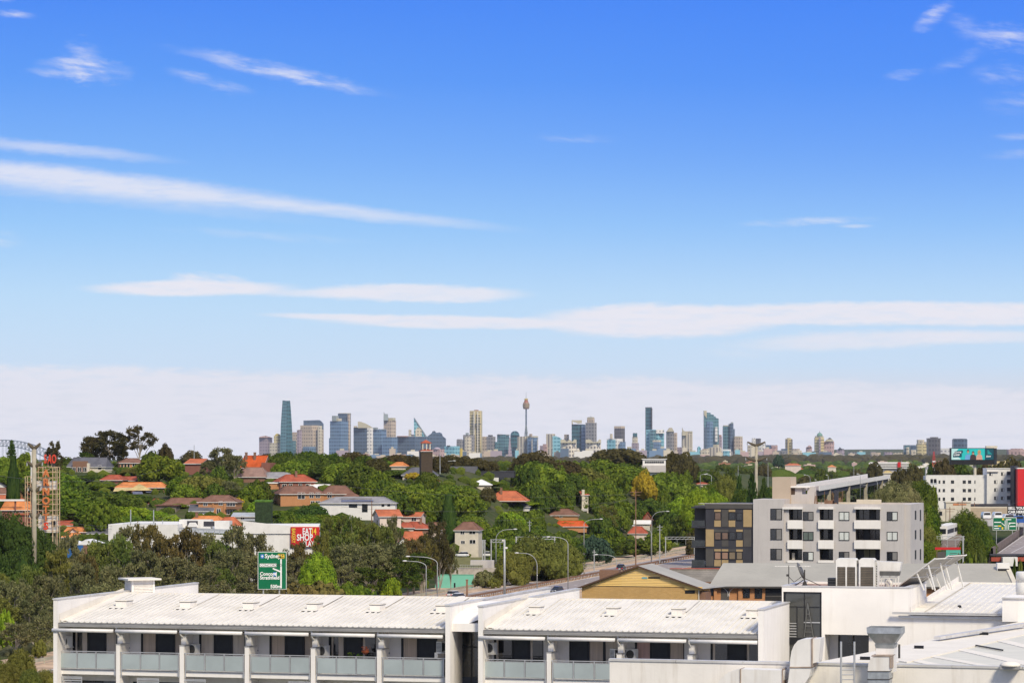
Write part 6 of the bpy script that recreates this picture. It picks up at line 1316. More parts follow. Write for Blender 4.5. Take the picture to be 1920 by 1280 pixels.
# overhead wires
mb = MB()
for (a, b_) in (((0, 892, 560), (300, 880, 900)), ((68, 868, 560), (300, 905, 900)), ((108, 980, 640), (330, 968, 760)), ((108, 975, 640), (330, 962, 760)), ((600, 905, 820), (1192, 925, 800)), ((640, 950, 760), (1192, 935, 800)), ((870, 975, 800), (1192, 930, 800)), ((1781, 953, 900), (1920, 935, 950)), ((1700, 935, 900), (1827, 945, 940)), ((1240, 862, 1500), (1500, 868, 1500))):
    p, q = P(*a), P(*b_); n_ = 10; pts = [p.lerp(q, k/n_)-Vector((0, 0, 2.2*4*(k/n_)*(1-k/n_))) for k in range(n_+1)]
    for k in range(n_): mb.bar(pts[k], pts[k+1], .045)
tag(part('overhead_wires', mb, mat('wire_grey', (.12, .12, .12), .6, .1, 1)), 'thin overhead power wires sagging between poles across the hillside', 'wires', kind='stuff')
# ---- railway portals, walls, shed
def portal(px0, px1, yt, yb, d, lab, ang=0):
    f = FR(px0, yb, d, ang); u = f.u(px1); z = f.z(px0, yt); t = thing('railway_portal', lab, 'railway gantry', f.o, f.a); part('post', MB().box(-.15, .15, 0, .3, -3, z).box(u-.15, u+.15, 0, .3, -3, z), pole_g, t)
    mb = MB().bar((-.3, .15, z), (u+.3, .15, z), .14).bar((-.3, .15, z-.7), (u+.3, .15, z-.7), .14); n_ = max(4, int(u/1.2))
    for k in range(n_): mb.bar((u*k/n_, .15, z-.7), (u*(k+1)/n_, .15, z), .09)
    part('truss', mb, pole_g, t); part('droppers', MB().bar((u*.4, .15, z-.7), (u*.4, .15, z-2.4), .08).bar((u*.7, .15, z-.7), (u*.7, .15, z-2.4), .08).bar((u*.4, .15, z-2.4), (u*.3, .15, z-1.6), .06), pole_g, t)
portal(968, 1040, 1006, 1045, 790, 'long railway overhead wire portal among the trees right of the masts', 10); portal(921, 945, 1011, 1062, 760, 'narrow railway portal left of the straight mast'); portal(1248, 1302, 1006, 1035, 900, 'railway overhead wire portal beside the charcoal flats', -4); portal(1757, 1806, 1005, 1035, 620, 'railway portal behind the red topped hoarding', -3); portal(905, 909, 1012, 1062, 740, 'slim lattice railway mast left of the narrow portal')
t, f = H('green roofed shed low beside the motorway', 817, 885, 1077, 1103, 1110, 690, -4, mat('sea_green_roof', (.13, .36, .25), .6, .06, .5), mat('sea_green_wall', (.12, .34, .24), .7, .08, .6), 'gable', 6, ov=.2, name='shed', cat='shed')
part('traffic_light', MB().box(f.u(851, -3), f.u(854, -3), -3.2, -3, f.z(852, 1103, -3), f.z(852, 1092, -3)), blackm, t)
t, f = H('grey concrete block wall by the railway masts', 882, 926, 1052, 1052.5, 1068, 715, -3, w_grey, w_grey, 'flat', 2, ov=0, name='retaining_wall', cat='wall'); H('long pale low railway retaining wall with a fence', 845, 935, 1066, 1066.5, 1074, 705, -2, kerb_m, kerb_m, 'flat', 1.2, ov=0, name='retaining_wall', cat='wall')
part('grass_bank', MB().quad(P(835, 1060, 715), P(905, 1060, 712), P(905, 1044, 760), P(835, 1044, 765)), mat('dry_grass', (.16, .15, .04), .95, .4, .6), None, kind='structure')
part('grass_bank', MB().quad(P(835, 1066, 706), P(905, 1066, 706), P(905, 1061, 712), P(835, 1061, 712)), mat('dry_grass', (.16, .15, .04)), None, kind='structure')
mb = MB()
for k in range(22): x = 838+k*3.2; mb.bar(P(x, 1066, 704.5), P(x, 1058, 704.5), .06)
mb.bar(P(838, 1058.5, 704.5), P(906, 1058.5, 704.5), .07).bar(P(838, 1062, 704.5), P(906, 1062, 704.5), .05); tag(part('mesh_fence', mb, pole_g), 'thin grey railway fence on the pale low wall', 'fence')
# ---- cars
def car(px, yb, d, rz, paint, label, suv=False, s=1.0, group='vehicles on the motorway'):
    if group == 'cars parked beside the railway': d = base_d(px, yb, 1200, 600)
    o = P(px, yb, d); o.z = max(ground_z(o.x, o.y)+.18, CZ-(yb-HY)*d/F); t = thing('car', label, 'car', o, R(rz), group); h = 1.75 if suv else 1.48; L, Wd = (4.7, 1.9) if suv else (4.2, 1.75); L *= s
    def loft(name, secs, m, **k):
        """cross sections along y: (y, half width low, half width high, z low, z high)"""
        mb = MB()
        for y, a, b_, z0, z1 in secs: mb.v += [(-a, y, z0), (a, y, z0), (a*1.02, y, (z0+z1)/2), (b_, y, z1), (-b_, y, z1), (-a*1.02, y, (z0+z1)/2)]
        n_ = len(secs)
        for i in range(n_-1):
            for j in range(6): mb.f.append((i*6+j, i*6+(j+1) % 6, (i+1)*6+(j+1) % 6, (i+1)*6+j))
        mb.f.append((5, 4, 3, 2, 1, 0)); mb.f.append(tuple(range((n_-1)*6, n_*6))); return part(name, mb, m, t, smooth=False, **k)
    w = Wd/2; bz = .92 if suv else .80
    loft('body', [(-L/2, w*.82, w*.78, .38, bz*.86), (-L/2+.25, w*.96, w*.92, .26, bz), (-L*.2, w, w*.95, .24, bz+.06), (L*.2, w, w*.95, .24, bz+.04), (L/2-.7, w*.97, w*.9, .26, bz-.04), (L/2-.1, w*.88, w*.8, .32, bz*.8), (L/2, w*.78, w*.72, .4, bz*.68)], paint)
    loft('windows', [(-L/2+.22, w*.86, w*.74, bz, bz+.08), (-L/2+.55, w*.90, w*.72, bz, h-.08), (L*.02, w*.92, w*.72, bz, h-.06), (L*.13, w*.92, w*.70, bz, h-.16), (L*.30, w*.88, w*.8, bz-.05, bz+.04)], dglass)
    loft('roof', [(-L/2+.48, w*.74, w*.68, h-.10, h-.02), (-L*.1, w*.76, w*.70, h-.10, h+.02), (L*.08, w*.74, w*.66, h-.12, h-.04)], paint)
    for y in (-L*.31, L*.31):
        for x in (-w+.12, w-.12):
            wh = part('wheel', MB().lathe([(.10, -.11), (.30, -.11), (.33, -.07), (.33, .07), (.30, .11), (.10, .11)], n=14), blackm, t); wh.matrix_basis = Matrix.Translation((x, y, .33)) @ Matrix.Rotation(R(90), 4, 'Y')
            part('rim', MB().lathe([(.02, -.12), (.2, -.12), (.2, .12), (.02, .12)], n=10), alum, wh)
    for x in (-w*.7, w*.7):
        part('tail_light', MB().box(x-.16, x+.16, -L/2-.02, -L/2+.12, bz-.32, bz-.1), signred, t); part('headlight', MB().box(x-.2, x+.2, L/2-.2, L/2-.02, bz-.32, bz-.16), signwhite, t)
    part('number_plate', MB().box(-.26, .26, -L/2-.04, -L/2, .5, .64).box(-.26, .26, L/2, L/2+.03, .44, .56), signwhite, t); return t
pk = mat('black_car_paint', (.02, .02, .024), .18, .1, 1, spec=.7); pw = mat('white_car_paint', (.72, .72, .72), .25, .04, 1, spec=.6); ps = mat('silver_car_paint', (.36, .37, .39), .25, .05, 1, .6, spec=.6)
car(1165, 1069, 768, -14, mat('dark_grey_car_paint', (.05, .045, .055), .2, .1, 1, spec=.6), 'black SUV driving away on the far motorway carriageway', True, group=None); car(1044, 1111, 665, 152, pk, 'black hatchback driving towards the viewer on the near carriageway', s=1.0, group=None); car(852, 1121, 645, -35, pw, 'white hatchback half hidden behind the white roof on the motorway', group=None)
car(857, 1124, 605, 150, pw, 'white car roof only just showing beside the rusty post'); car(907, 1005, 800, 60, pw, 'white car parked in the shade right of the cream flats', group='cars parked beside the railway'); car(919, 1007, 790, 80, ps, 'grey car parked in the shade further right of the cream flats', group='cars parked beside the railway'); car(912, 1044, 745, 90, pw, 'white car parked behind the railway masts', group='cars parked beside the railway'); car(866, 1046, 735, 90, pw, 'white car under the round dark green tree by the cream flats', group='cars parked beside the railway')
car(1665, 936, 640, 90, pw, 'white car showing above the grey flats roof at right', group=None).location.z = P(1632, 938, 640).z
# ---- grey and charcoal flats
f = FR(1413, 1060, 423, -15.6); t = thing('apartment_building', 'light grey rendered block of flats with white balcony fronts', 'apartment block', f.o, f.a); gz0 = 8-f.o.z-1
ops = []
rows = [(954, 974.5), (992, 1012), (1029, 1049.5)]
bal = [(1479, 1504), (1536.5, 1562), (1604, 1650)]; wn = [(1505.5, 1525.5), (1573, 1592.5), (1663, 1683)]
uB = f.u(1695); zt = f.z(1500, 944)
def zz(y, px=1500): return f.z(px, y)
for (a, c) in bal:
    for (y0, y1) in rows: ops.append((f.u(a), f.u(c), f.z(a, y1), f.z(a, y0)))
part('front_wall', wall_open(MB(), f.u(1470), uB, gz0, zt, 0, .3, ops), w_grey, t)
part('left_wing', MB().box(0, f.u(1470), -.35, 8, gz0, f.z(1440, 935.5)), w_grey, t)
part('body', MB().box(f.u(1470), uB, 2.2, 14.5, gz0, zt-.5), w_grey, t)
part('parapet', MB().box(uB-.3, uB, 0.3, 14.5, gz0, zt).box(f.u(1470), uB, 14.2, 14.5, gz0, zt), w_grey, t); part('chamfer', MB().box(uB, uB+.9, .5, 14.8, gz0, zt), w_grey, t)
part('roof_deck', MB().box(f.u(1470), uB-.3, .3, 14.2, zt-.6, zt-.25), mat('ochre_roof', (.42, .30, .17), .9, .25, .4), t)
for (a, c) in bal:
    for k, (y0, y1) in enumerate(rows):
        ua, uc = f.u(a), f.u(c); z0, z1 = f.z(a, y1), f.z(a, y0)
        part('balcony_floor', MB().box(ua-.2, uc+.2, .3, 2.2, z0-.15, z0), w_grey, t); part('balcony_side', MB().box(ua-.2, ua, .3, 2.2, z0, z1), w_char2, t); part('balcony_side', MB().box(uc, uc+.2, .3, 2.2, z0, z1), w_char2, t)
        dr = part('balcony_door', MB().box(ua, uc, 1.95, 2.15, z0, z1), blackm, t)
        n_ = 2 if c-a < 30 else 4
        for j in range(n_): part('pane', MB().box(ua+(uc-ua)*j/n_+.06, ua+(uc-ua)*(j+1)/n_-.06, 1.90, 1.94, z0+.1, z1-.1), (dglass, dglass, screen)[(j+k) % 3] if not (k == 2 and c-a > 30 and j in (1, 2)) else mat('olive_blind', (.14, .14, .09), .8, .1, 1), dr)
        ztop = f.z(a, y1+.4); zbot = f.z(a, y1+(16 if k < 2 else 4.8)); part('balcony_front', MB().box(ua-.15, uc+.15, -.35, -.2, zbot, ztop), white, t)
        if k == 0: part('canopy', MB().box(ua-(.9 if a < 1480 else .1), uc+.1, -.45, .2, f.z(a, 954), f.z(a, 950.5)), white, t)
part('balcony_chair', MB().box(f.u(1485, 1), f.u(1490, 1), 1, 1.4, f.z(1485, 1049, 1), f.z(1485, 1036, 1)), w_cream, t, 'cream folded chair on the lowest left balcony')
for i, (a, c) in enumerate(wn):
    for k, yc in enumerate((967, 1004.5, 1042)):
        pn = [[dglass, mat('grey_curtain', (.22, .21, .20), .9, .1, 1)], [blind], [dglass, blind], [dglass, dglass], [mat('greenish_pane', (.13, .16, .14), .4, .1, 1)], [blind], [blind], [dglass, blind], [dglass, mat('grey_curtain', (.22, .21, .20))]][(k*3+i+ (0 if k == 0 else 1)) % 9]
        window(t, f, (a+c)/2, yc, (c-a)*.0785, 1.28, 0, blackm, pn)
for yc in (963.5, 1001, 1038.5): window(t, f, 1455.5, yc, 1.72, 1.65, -.35, blackm, [dglass, mat('grey_curtain', (.22, .21, .20))])
for k, z in enumerate((967, 1004, 1042)):
    zc = f.z(1690, z); part('side_window', MB().box(uB+.86, uB+.95, 5.0, 6.3, zc-.6, zc+.7), blackm, t); part('side_window', MB().box(uB+.86, uB+.95, 10.5, 11.6, zc-.9, zc+.7), blackm, t)
fv = 5.0; a0, a1 = f.u(1448, fv), f.u(1482, fv); part('lift_house', MB().box(a0, a1, fv, fv+5, zt-.5, f.z(1465, 894, fv)), mat('tan_render', (.46, .37, .28), .85, .05, .5), t)
part('stair_house', MB().box(a1, f.u(1516, fv), fv+.6, fv+5, zt-.5, f.z(1500, 926, fv)), w_grey, t); part('canopy_roof', MB().box(a1-.2, f.u(1517, fv), fv+.2, fv+5, f.z(1500, 914, fv), f.z(1500, 911, fv)), white, t); part('dark_door', MB().box(f.u(1482, fv), f.u(1489, fv), fv+.6, fv+.7, f.z(1485, 927, fv), f.z(1485, 914, fv)), mat('brown_door', (.08, .05, .035), .6, .2, 1), t)
part('stair_wall', MB().box(f.u(1489, fv), f.u(1502, fv), fv+.7, fv+4, f.z(1490, 928, fv), f.z(1490, 914, fv)).box(f.u(1512, fv), f.u(1528, fv), fv+.8, fv+1.1, zt-.4, f.z(1520, 912, fv)), w_grey, t)
part('flue', MB().box(f.u(1564, 2), f.u(1571, 2), 2, 2.6, zt-.4, f.z(1567, 919, 2)), w_dark, t); part('low_parapet', MB().box(f.u(1606, 6), f.u(1652, 6), 6, 6.4, zt-.4, f.z(1620, 936, 6)).box(f.u(1572, 4), f.u(1640, 4), 4, 4.3, zt-.4, f.z(1600, 941, 4)), w_cream, t)
rng = random.Random(3); mb = MB()
for k in range(26):
    x = f.u(rng.uniform(1512, 1575), 3); v = rng.uniform(1, 9); mb.box(x, x+rng.uniform(.2, .9), v, v+.3, zt-.25, zt-.25+rng.uniform(.2, 1.1)) if k % 2 else mb.bar((x, v, zt-.2), (x+rng.uniform(-.2, .2), v, zt+rng.uniform(.6, 1.8)), .06)
tag(part('rooftop_pipes', mb, rust_m, t), kind='stuff')
t = thing('apartment_building', 'charcoal clad flats with tan panels left of the light grey block', 'apartment block', f.o, f.a); u = lambda px, v=0: f.u(px, v); zc = lambda y, px=1360: f.z(px, y)
part('body', MB().box(u(1323), -.02, 0, 13, gz0, zc(944)), w_dark, t); part('top_band', MB().box(u(1323)-.1, -.03, -.12, .0, zc(953), zc(944)), w_char2, t); part('parapet_edge', MB().box(u(1310), -.02, -.15, .3, zc(944), zc(943)), w_grey, t)
part('recess_wall', MB().box(u(1300, 1.5), u(1323, 1.5), 2.4, 12, gz0, zc(948)), w_char2, t)
for y in (950, 987, 1024, 1062): part('balcony_slab', MB().box(u(1296, -.3), u(1323), -.3, 2.4, zc(y+2.2, 1310), zc(y-.4, 1310)), w_dark, t)
for (y0, y1) in ((966, 986), (1003, 1023), (1040, 1061)): part('balcony_glass', MB().box(u(1297, -.2), u(1322), -.25, -.22, zc(y1, 1310), zc(y0+9, 1310)), mat('smoke_glass', (.05, .055, .06), .2, .2, 1), t)
for (a, c, y0, y1) in ((1339, 1352, 955, 959), (1366, 1379, 955, 959), (1339, 1352, 975, 987), (1366, 1379, 975, 987), (1393.5, 1410, 955, 987), (1323, 1339, 992, 1024), (1380, 1393, 992, 996), (1380, 1393, 1012, 1024), (1339, 1352, 1029, 1033), (1353, 1366, 1029, 1033), (1380, 1393, 1029, 1033), (1339, 1352, 1049, 1061), (1353, 1366, 1049, 1061), (1380, 1393, 1049, 1061)):
    part('tan_panel', MB().box(u(a)+.03, u(c)-.03, -.06, 0, zc(y1), zc(y0)), p_tan, t)
for (a, c, y0, y1) in ((1353, 1366, 955, 987), (1339, 1366, 992, 997), (1353, 1366, 1012, 1024), (1394, 1409, 992, 1024), (1323, 1338, 1029, 1061), (1366.5, 1379.5, 1029, 1033)): part('charcoal_panel', MB().box(u(a)+.03, u(c)-.03, -.05, 0, zc(y1), zc(y0)), w_char2, t)
for (a, c, yc, pm) in ((1340, 1352, 967, brownglass), (1366, 1379, 967, dglass), (1381, 1392, 968, dglass), (1340, 1352, 1004, brownglass), (1353, 1366, 1004, brownglass), (1367, 1379, 1004, dglass), (1381, 1392, 1004, dglass), (1340, 1352, 1041, mat('rose_blind', (.33, .20, .14), .5, .1, 1)), (1353, 1366, 1041, mat('rose_blind', (.33, .20, .14))), (1367, 1379, 1041, mat('tan_blind', (.22, .17, .11), .5, .1, 1)), (1381, 1392, 1041, mat('tan_blind', (.22, .17, .11)))):
    window(t, f, (a+c)/2, yc, (c-a)*.079, 1.12, -.02, blackm, pm, 0)
for px, y, lab in ((1316, 985, 'top'), (1317, 1021, 'middle'), (1318, 1059.5, 'lowest')):
    q = thing('air_conditioner', 'white air conditioner on the %s balcony of the charcoal flats' % lab, 'air conditioner', f.world(u(px, 1), 1, zc(y, 1316)), f.a, 'air conditioners on the charcoal flats'); part('case', MB().box(-.38, .38, 0, .35, 0, .62), acw if 'acw' in globals() else w_white, q); o = part('fan_grille', MB().lathe([(.22, 0), (.22, .03)], 0, 0, 12), blackm, q); o.matrix_basis = Matrix.Translation((-.03, -.0, .31)) @ Matrix.Rotation(R(90), 4, 'X')
# ---- yellow brick gable building and grey green roofs
f = FR(1091, 1128, 300, -15.6); t = thing('warehouse', 'yellow brick gable ended warehouse with weatherboard upper wall', 'warehouse', f.o, f.a); u = lambda px, v=0: f.u(px, v); z = lambda px, py, v=0: f.z(px, py, v)
ua, ub, ul, ur_ = u(1091), u(1308), u(1080, -.1), u(1317, -.1); ax = u(1197); za = z(1197, 1062); zel = z(1088, 1104); zer = z(1312, 1104); g0 = 8-f.o.z-1; D_ = 6.5
part('brick_wall', MB().box(ua, ub, 0, .3, g0, z(1200, 1098.5)), b_yel, t); part('body', MB().box(ua, ub, .3, D_, g0, z(1200, 1105)), b_yel, t)
wb = mat('yellow_weatherboard', (.74, .50, .17), .75, .06, .8, stretch=(.3, 1, 6)); n_ = 12; zl0 = z(1200, 1098); 
for k in range(n_):
    z0 = zl0+(za-zl0)*k/n_; z1 = zl0+(za-zl0)*(k+1)/n_-.015; F_ = lambda zz: ((ul+.35)+(ax-ul-.35)*(zz-zel)/(za-zel), (ur_-.35)-(ur_-.35-ax)*(zz-zer)/(za-zer))
    (l0, r0), (l1, r1) = F_(z0), F_(min(z1, za-.05)); mb = MB(); i0 = 0; mb.v = [(l0, -.09, z0), (r0, -.09, z0), (r1, -.04, z1), (l1, -.04, z1), (l0, 0, z0), (r0, 0, z0), (r1, 0, z1), (l1, 0, z1)]; mb.f = [(0, 1, 2, 3), (0, 4, 5, 1), (3, 2, 6, 7), (1, 5, 6, 2), (0, 3, 7, 4)]; part('weatherboard', mb, wb, t)
part('eaves_board', MB().box(u(1284), u(1317), -.09, 0, z(1300, 1105.5), zl0), wb, t)
part('vent_slot', MB().box(u(1216), u(1238), -.12, -.08, z(1225, 1083.5), z(1225, 1081)), blackm, t); part('blue_patch', MB().box(u(1204), u(1214), -.12, -.08, z(1210, 1084), z(1210, 1081.3)), mat('faded_blue', (.20, .42, .46), .7, .1, 1), t)
part('side_window', MB().box(u(1284.5), u(1303), -.03, .05, z(1295, 1112), z(1295, 1105)), blackm, t)
part('roof_slope', MB().quad((ax, -.4, za+.12), (ur_+.1, -.4, zer+.05), (ur_+.1, D_, zer+.05), (ax, D_, za+.12)), metal_roof, t); part('rear_slope', MB().quad((ul-.1, -.4, zel+.05), (ax, -.4, za+.12), (ax, D_, za+.12), (ul-.1, D_, zel+.05)), metal_roof, t)
part('barge_board', MB().bar((ul-.1, -.42, zel), (ax, -.42, za+.06), .06, .16).bar((ax, -.42, za+.06), (ur_+.1, -.42, zer), .06, .16), mat('brown_barge', (.10, .055, .035), .7, .2, 1), t); part('hip_return', MB().quad((ur_+.1, -.4, zer+.04), (ur_+1.4, D_, zer+.06), (ur_+.1, D_, zer+.04)), metal_roof, t)
part('side_porch', MB().box(ub, u(1322), .3, 3, g0, zer-.3), b_brown, t); part('porch_post', MB().box(u(1309.5), u(1311), -.1, .1, g0, zer-.1), w_cream, t)
f = FR(1330, 1098, 312, -3); t = thing('commercial_building', 'orange brick building under wide grey green metal roofs behind the white terrace', 'building', f.o, f.a); u = lambda px, v=0: f.u(px, v); z = lambda px, py, v=0: f.z(px, py, v); g0 = 8-f.o.z-1
part('walls', MB().box(u(1322), u(1900), 0, 8.5, g0, -.2), b_orange, t)
zr_ = z(1450, 1055, 9); part('metal_roof', MB().quad((u(1329, -.5), -.5, 0), (u(1905, -.5), -.5, 0), (u(1905, -.5), 9, zr_), (u(1356, 9), 9, zr_)), metal_roof, t); part('roof_hip', MB().quad((u(1329, -.5), -.5, 0), (u(1356, 9), 9, zr_), (u(1356, 9)-1.2, 9, 0)), metal_roof, t)
part('rear_metal_roof', MB().quad((u(1356, 9), 9, zr_), (u(1905, -.5), 9, zr_), (u(1905, -.5), 18, 0), (u(1356, 9), 18, 0)), metal_roof, t); part('eaves_gutter', MB().box(u(1329), u(1905), -.62, -.48, -.18, 0), mat('dark_gutter', (.07, .065, .06), .6, .1, 1), t)
part('end_barge', MB().bar((u(1905, -.5), -.5, .05), (u(1905, -.5), 9, zr_+.05), .5, .2), w_cream, t)
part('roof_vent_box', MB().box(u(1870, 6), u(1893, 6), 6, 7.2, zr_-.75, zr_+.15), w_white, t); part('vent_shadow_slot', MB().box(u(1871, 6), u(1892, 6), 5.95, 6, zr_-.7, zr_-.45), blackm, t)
for a, c, y0, y1 in ((1329, 1338, 1101, 1116), (1393, 1406, 1102, 1120), (1415, 1429, 1102, 1121)): window(t, f, (a+c)/2, (y0+y1)/2, (c-a)*.0578, (y1-y0)*.0578, 0, blackm, [dglass], 0)
part('balcony_opening', MB().box(u(1435), u(1466), -.04, .0, z(1450, 1128), z(1450, 1100)), blackm, t); part('balcony_rail', MB().box(u(1435), u(1466), -.1, -.06, z(1450, 1118), z(1450, 1116)), w_char2, t); mb = MB()
for k in range(16): mb.box(u(1435)+k*.11, u(1435)+k*.11+.03, -.1, -.06, z(1450, 1128), z(1450, 1118))
part('rail_bars', mb, w_char2, t)
part('arched_screen', MB().box(u(1352), u(1367), -.06, 0, z(1360, 1128), z(1360, 1100)), w_char2, t); mb = MB()
for k in range(8): a = math.pi/2*k/7; b_ = math.pi/2*(k+1)/7; mb.bar((u(1346)+1.1*math.sin(a), -.08, z(1350, 1114)+.85*math.cos(a)), (u(1346)+1.1*math.sin(b_), -.08, z(1350, 1114)+.85*math.cos(b_)), .05).bar((u(1386)-1.1*math.sin(a), -.08, z(1380, 1114)+.85*math.cos(a)), (u(1386)-1.1*math.sin(b_), -.08, z(1380, 1114)+.85*math.cos(b_)), .05)
part('arch_ribs', mb, w_white, t); part('brick_pier', MB().box(u(1384), u(1391), -.25, 0, g0, -.25).box(u(1338.5), u(1344), -.25, 0, g0, -.25), b_orange, t)
H('grey tiled roof with red ridge between the yellow gable and the charcoal flats', 1258, 1352, 1068, 1089, 1095, 335, -3, tiles('weathered_grey_tiles', (.24, .215, .18), .5), b_brown, 'gable', 8, ov=.2, bandm=rust_m)
tag(part('red_ridge', MB().box(0, 5.9, 0, .25, 0, .28), mat('red_ridge', (.38, .08, .05), .8, .2, 1)), 'long brick red parapet strip above the grey tiled roof', 'parapet').location = P(1256, 1069, 341)
H('small brown brick parapet behind the yellow gable roof slope', 1124, 1160, 1073, 1073.5, 1090, 330, -8, b_brown, b_brown, 'flat', 3, ov=0, name='brick_parapet', cat='wall')
# ---- right side: white flats, red building, workshop, billboard
f = FR(1737, 950, 1000, -3); t = thing('apartment_building', 'long white flats with small dark windows and a taller right end under the billboard', 'apartment block', f.o, f.a); u = lambda px, v=0: f.u(px, v); z = lambda px, py, v=0: f.z(px, py, v)
hs = []; wr = (903, 919, 935)
for y in wr: hs.append((u(1744.5), u(1756.5), z(1750, y+5), z(1750, y-5.5)))
part('front_wall', wall_open(MB(), 0, u(1857), -8, z(1737, 891), 0, .4, hs), w_white, t); part('body', MB().box(0, u(1857), 2.4, 12, -8, z(1737, 892)), w_white, t); part('parapet_cap', MB().box(0, u(1850), -.05, .5, z(1737, 891), z(1737, 890)), wframe, t)
for y in wr:
    part('balcony_glass', MB().box(u(1744.5), u(1756.5), .1, .15, z(1750, y+5), z(1750, y+2)), zinc, t); part('balcony_post', MB().box(u(1749.5), u(1750.8), 0, .3, z(1750, y+5), z(1750, y-5.5)), w_white, t); part('balcony_back', MB().box(u(1744.5), u(1756.5), 1.6, 1.7, z(1750, y+5), z(1750, y-5.5)), w_dark, t)
    for x, w in ((1761.5, .6), (1769.8, .8), (1786, 1.1), (1808, 1.1), (1818, 1.1), (1828, .35)): window(t, f, x, y, w, 1.1, 0, blackm, [dglass], 0 if w < 1 else 1)
part('right_tower', MB().box(u(1849.5), u(1899), -1.6, 11, -8, z(1849, 878.5, -1.6)), w_white, t); part('tower_cap', MB().box(u(1849), u(1899.5), -1.8, 11, z(1849, 878.5, -1.6), z(1849, 877.3, -1.6)), wframe, t)
for y in (888, 903, 918, 933.5):
    for x in ((1858, 1880) if y == 888 else (1867, 1880)): window(t, f, x, y, 1.1, 1.2, -1.6, blackm, [dglass, w_white], 1)
    part('dark_balcony', MB().box(u(1888, -1.6), u(1895, -1.6), -1.65, -1.6, z(1890, y+5.5, -1.6), z(1890, y-4.5, -1.6)), w_dark, t); part('balcony_rail', MB().box(u(1888, -1.8), u(1895, -1.8), -1.9, -1.8, z(1890, y+5.5, -1.6), z(1890, y+2.5, -1.6)), zinc, t)
part('roof_canopy', MB().box(u(1849.5, -2), u(1872, -2), -2.2, -1.6, z(1860, 884.3, -2), z(1860, 883.2, -2)), w_grey, t)
H('dark charcoal strip building between the white flats and the red wall', 1901, 1909, 874, 875, 950, 985, -3, w_dark, w_dark, 'flat', 10, ov=0, name='building', cat='building')
t, f2 = H('bright red walled building with white top edge at the right edge', 1908, 1960, 878, 878.5, 948, 980, -3, w_white, mat('bright_red_wall', (.62, .025, .03), .6, .04, .3), 'flat', 12, ov=.1, name='building', cat='building')
t, f2 = H('cream workshop with faded orange lettering below the white flats', 1774, 1820, 941, 942, 975, 925, -4, w_cream, w_cream, 'flat', 8, ov=.2, name='workshop', cat='workshop')
part('orange_lettering', MB().box(f2.u(1787), f2.u(1798), -.06, 0, f2.z(1790, 947), f2.z(1790, 943.5)).box(f2.u(1799), f2.u(1812), -.06, 0, f2.z(1790, 946.5), f2.z(1790, 944)), mat('faded_orange', (.55, .22, .10), .8, .4, 2), t); part('left_wing', MB().box(f2.u(1757), f2.u(1773), 0, 5, -10, f2.z(1765, 954)), w_cream, t); window(t, f2, 1764, 962, .9, 1.3, -.0, blackm, [dglass], 0)
H('long beige noise wall of panels right of the workshop', 1820, 1893, 951, 951.5, 962, 930, -2, w_cream, mat('beige_panel_wall', (.42, .34, .25), .9, .1, .3), 'flat', .5, ov=0, name='noise_wall', cat='wall')
H('dark low wall on top of the bank behind the beige noise wall', 1818, 1890, 945.5, 946, 952, 950, 0, w_dark, w_dark, 'flat', 1, ov=0, name='noise_wall', cat='wall')
sg = thing('car_sign', 'black sign reading SELL YOUR CAR HERE in white capitals', 'sign', P(1889, 963, 800)); w = 800/F
part('panel', MB().box(0, 34*w, 0, .3, 0, 15*w), blackm, sg); put_text('lettering', 'SELL YOUR', 1.0, signwhite, sg, .2, -.05, 8.6*w, .02, 'LEFT', 1.0, .04); put_text('lettering', 'CAR HERE', 1.0, signwhite, sg, .2, -.05, 1.6*w, .02, 'LEFT', 1.0, .04); part('post', MB().box(3, 3.3, .3, .5, -14, 0).box(4.6, 4.9, .3, .5, -14, 0), pole_g, sg)
sg = thing('road_sign', 'wide green lane direction sign beside the right hand road', 'road sign', P(1862, 993, 760)); w = 760/F; X = lambda px: (px-1862)*w; Zs = lambda y: (993-y)*w
part('border', MB().box(X(1861.5), X(1906), 0, .08, Zs(993.5), Zs(969.5)), signwhite, sg); part('panel', MB().box(X(1862.3), X(1905.2), -.03, 0, Zs(992.7), Zs(970.3)), signgreen, sg)
mk = MB()
for a, c, y in ((1864, 1877, 978.5), (1864, 1871, 985.5), (1891, 1904, 980), (1886, 1896, 973.5), (1864, 1873, 990), (1893, 1904, 986)): mk.box(X(a), X(c), -.05, -.03, Zs(y+.9), Zs(y-.9))
for a in (1884, 1887.3): mk.box(X(a), X(a+1.3), -.05, -.03, Zs(992), Zs(975))
mk.box(X(1890.5), X(1891.8), -.05, -.03, Zs(992), Zs(983)).bar((X(1891), -.045, Zs(983)), (X(1894), -.045, Zs(981.5)), .02, .18).bar((X(1884), -.045, Zs(985)), (X(1878), -.045, Zs(980)), .02, .18); part('lane_lines', mk, signwhite, sg)
part('yellow_patch', MB().box(X(1871.5), X(1877.5), -.05, -.03, Zs(986.8), Zs(984.3)).box(X(1878), X(1881), -.05, -.03, Zs(992), Zs(987.5)).box(X(1879), X(1882.5), -.05, -.03, Zs(974.3), Zs(971.3)), signyel, sg); part('blue_icon', MB().box(X(1873.5), X(1876.5), -.05, -.03, Zs(991.5), Zs(988.6)), signblue, sg); part('post', MB().box(X(1868), X(1869), .1, .4, -9, Zs(971)).box(X(1898), X(1899), .1, .4, -9, Zs(971)), pole_g, sg)
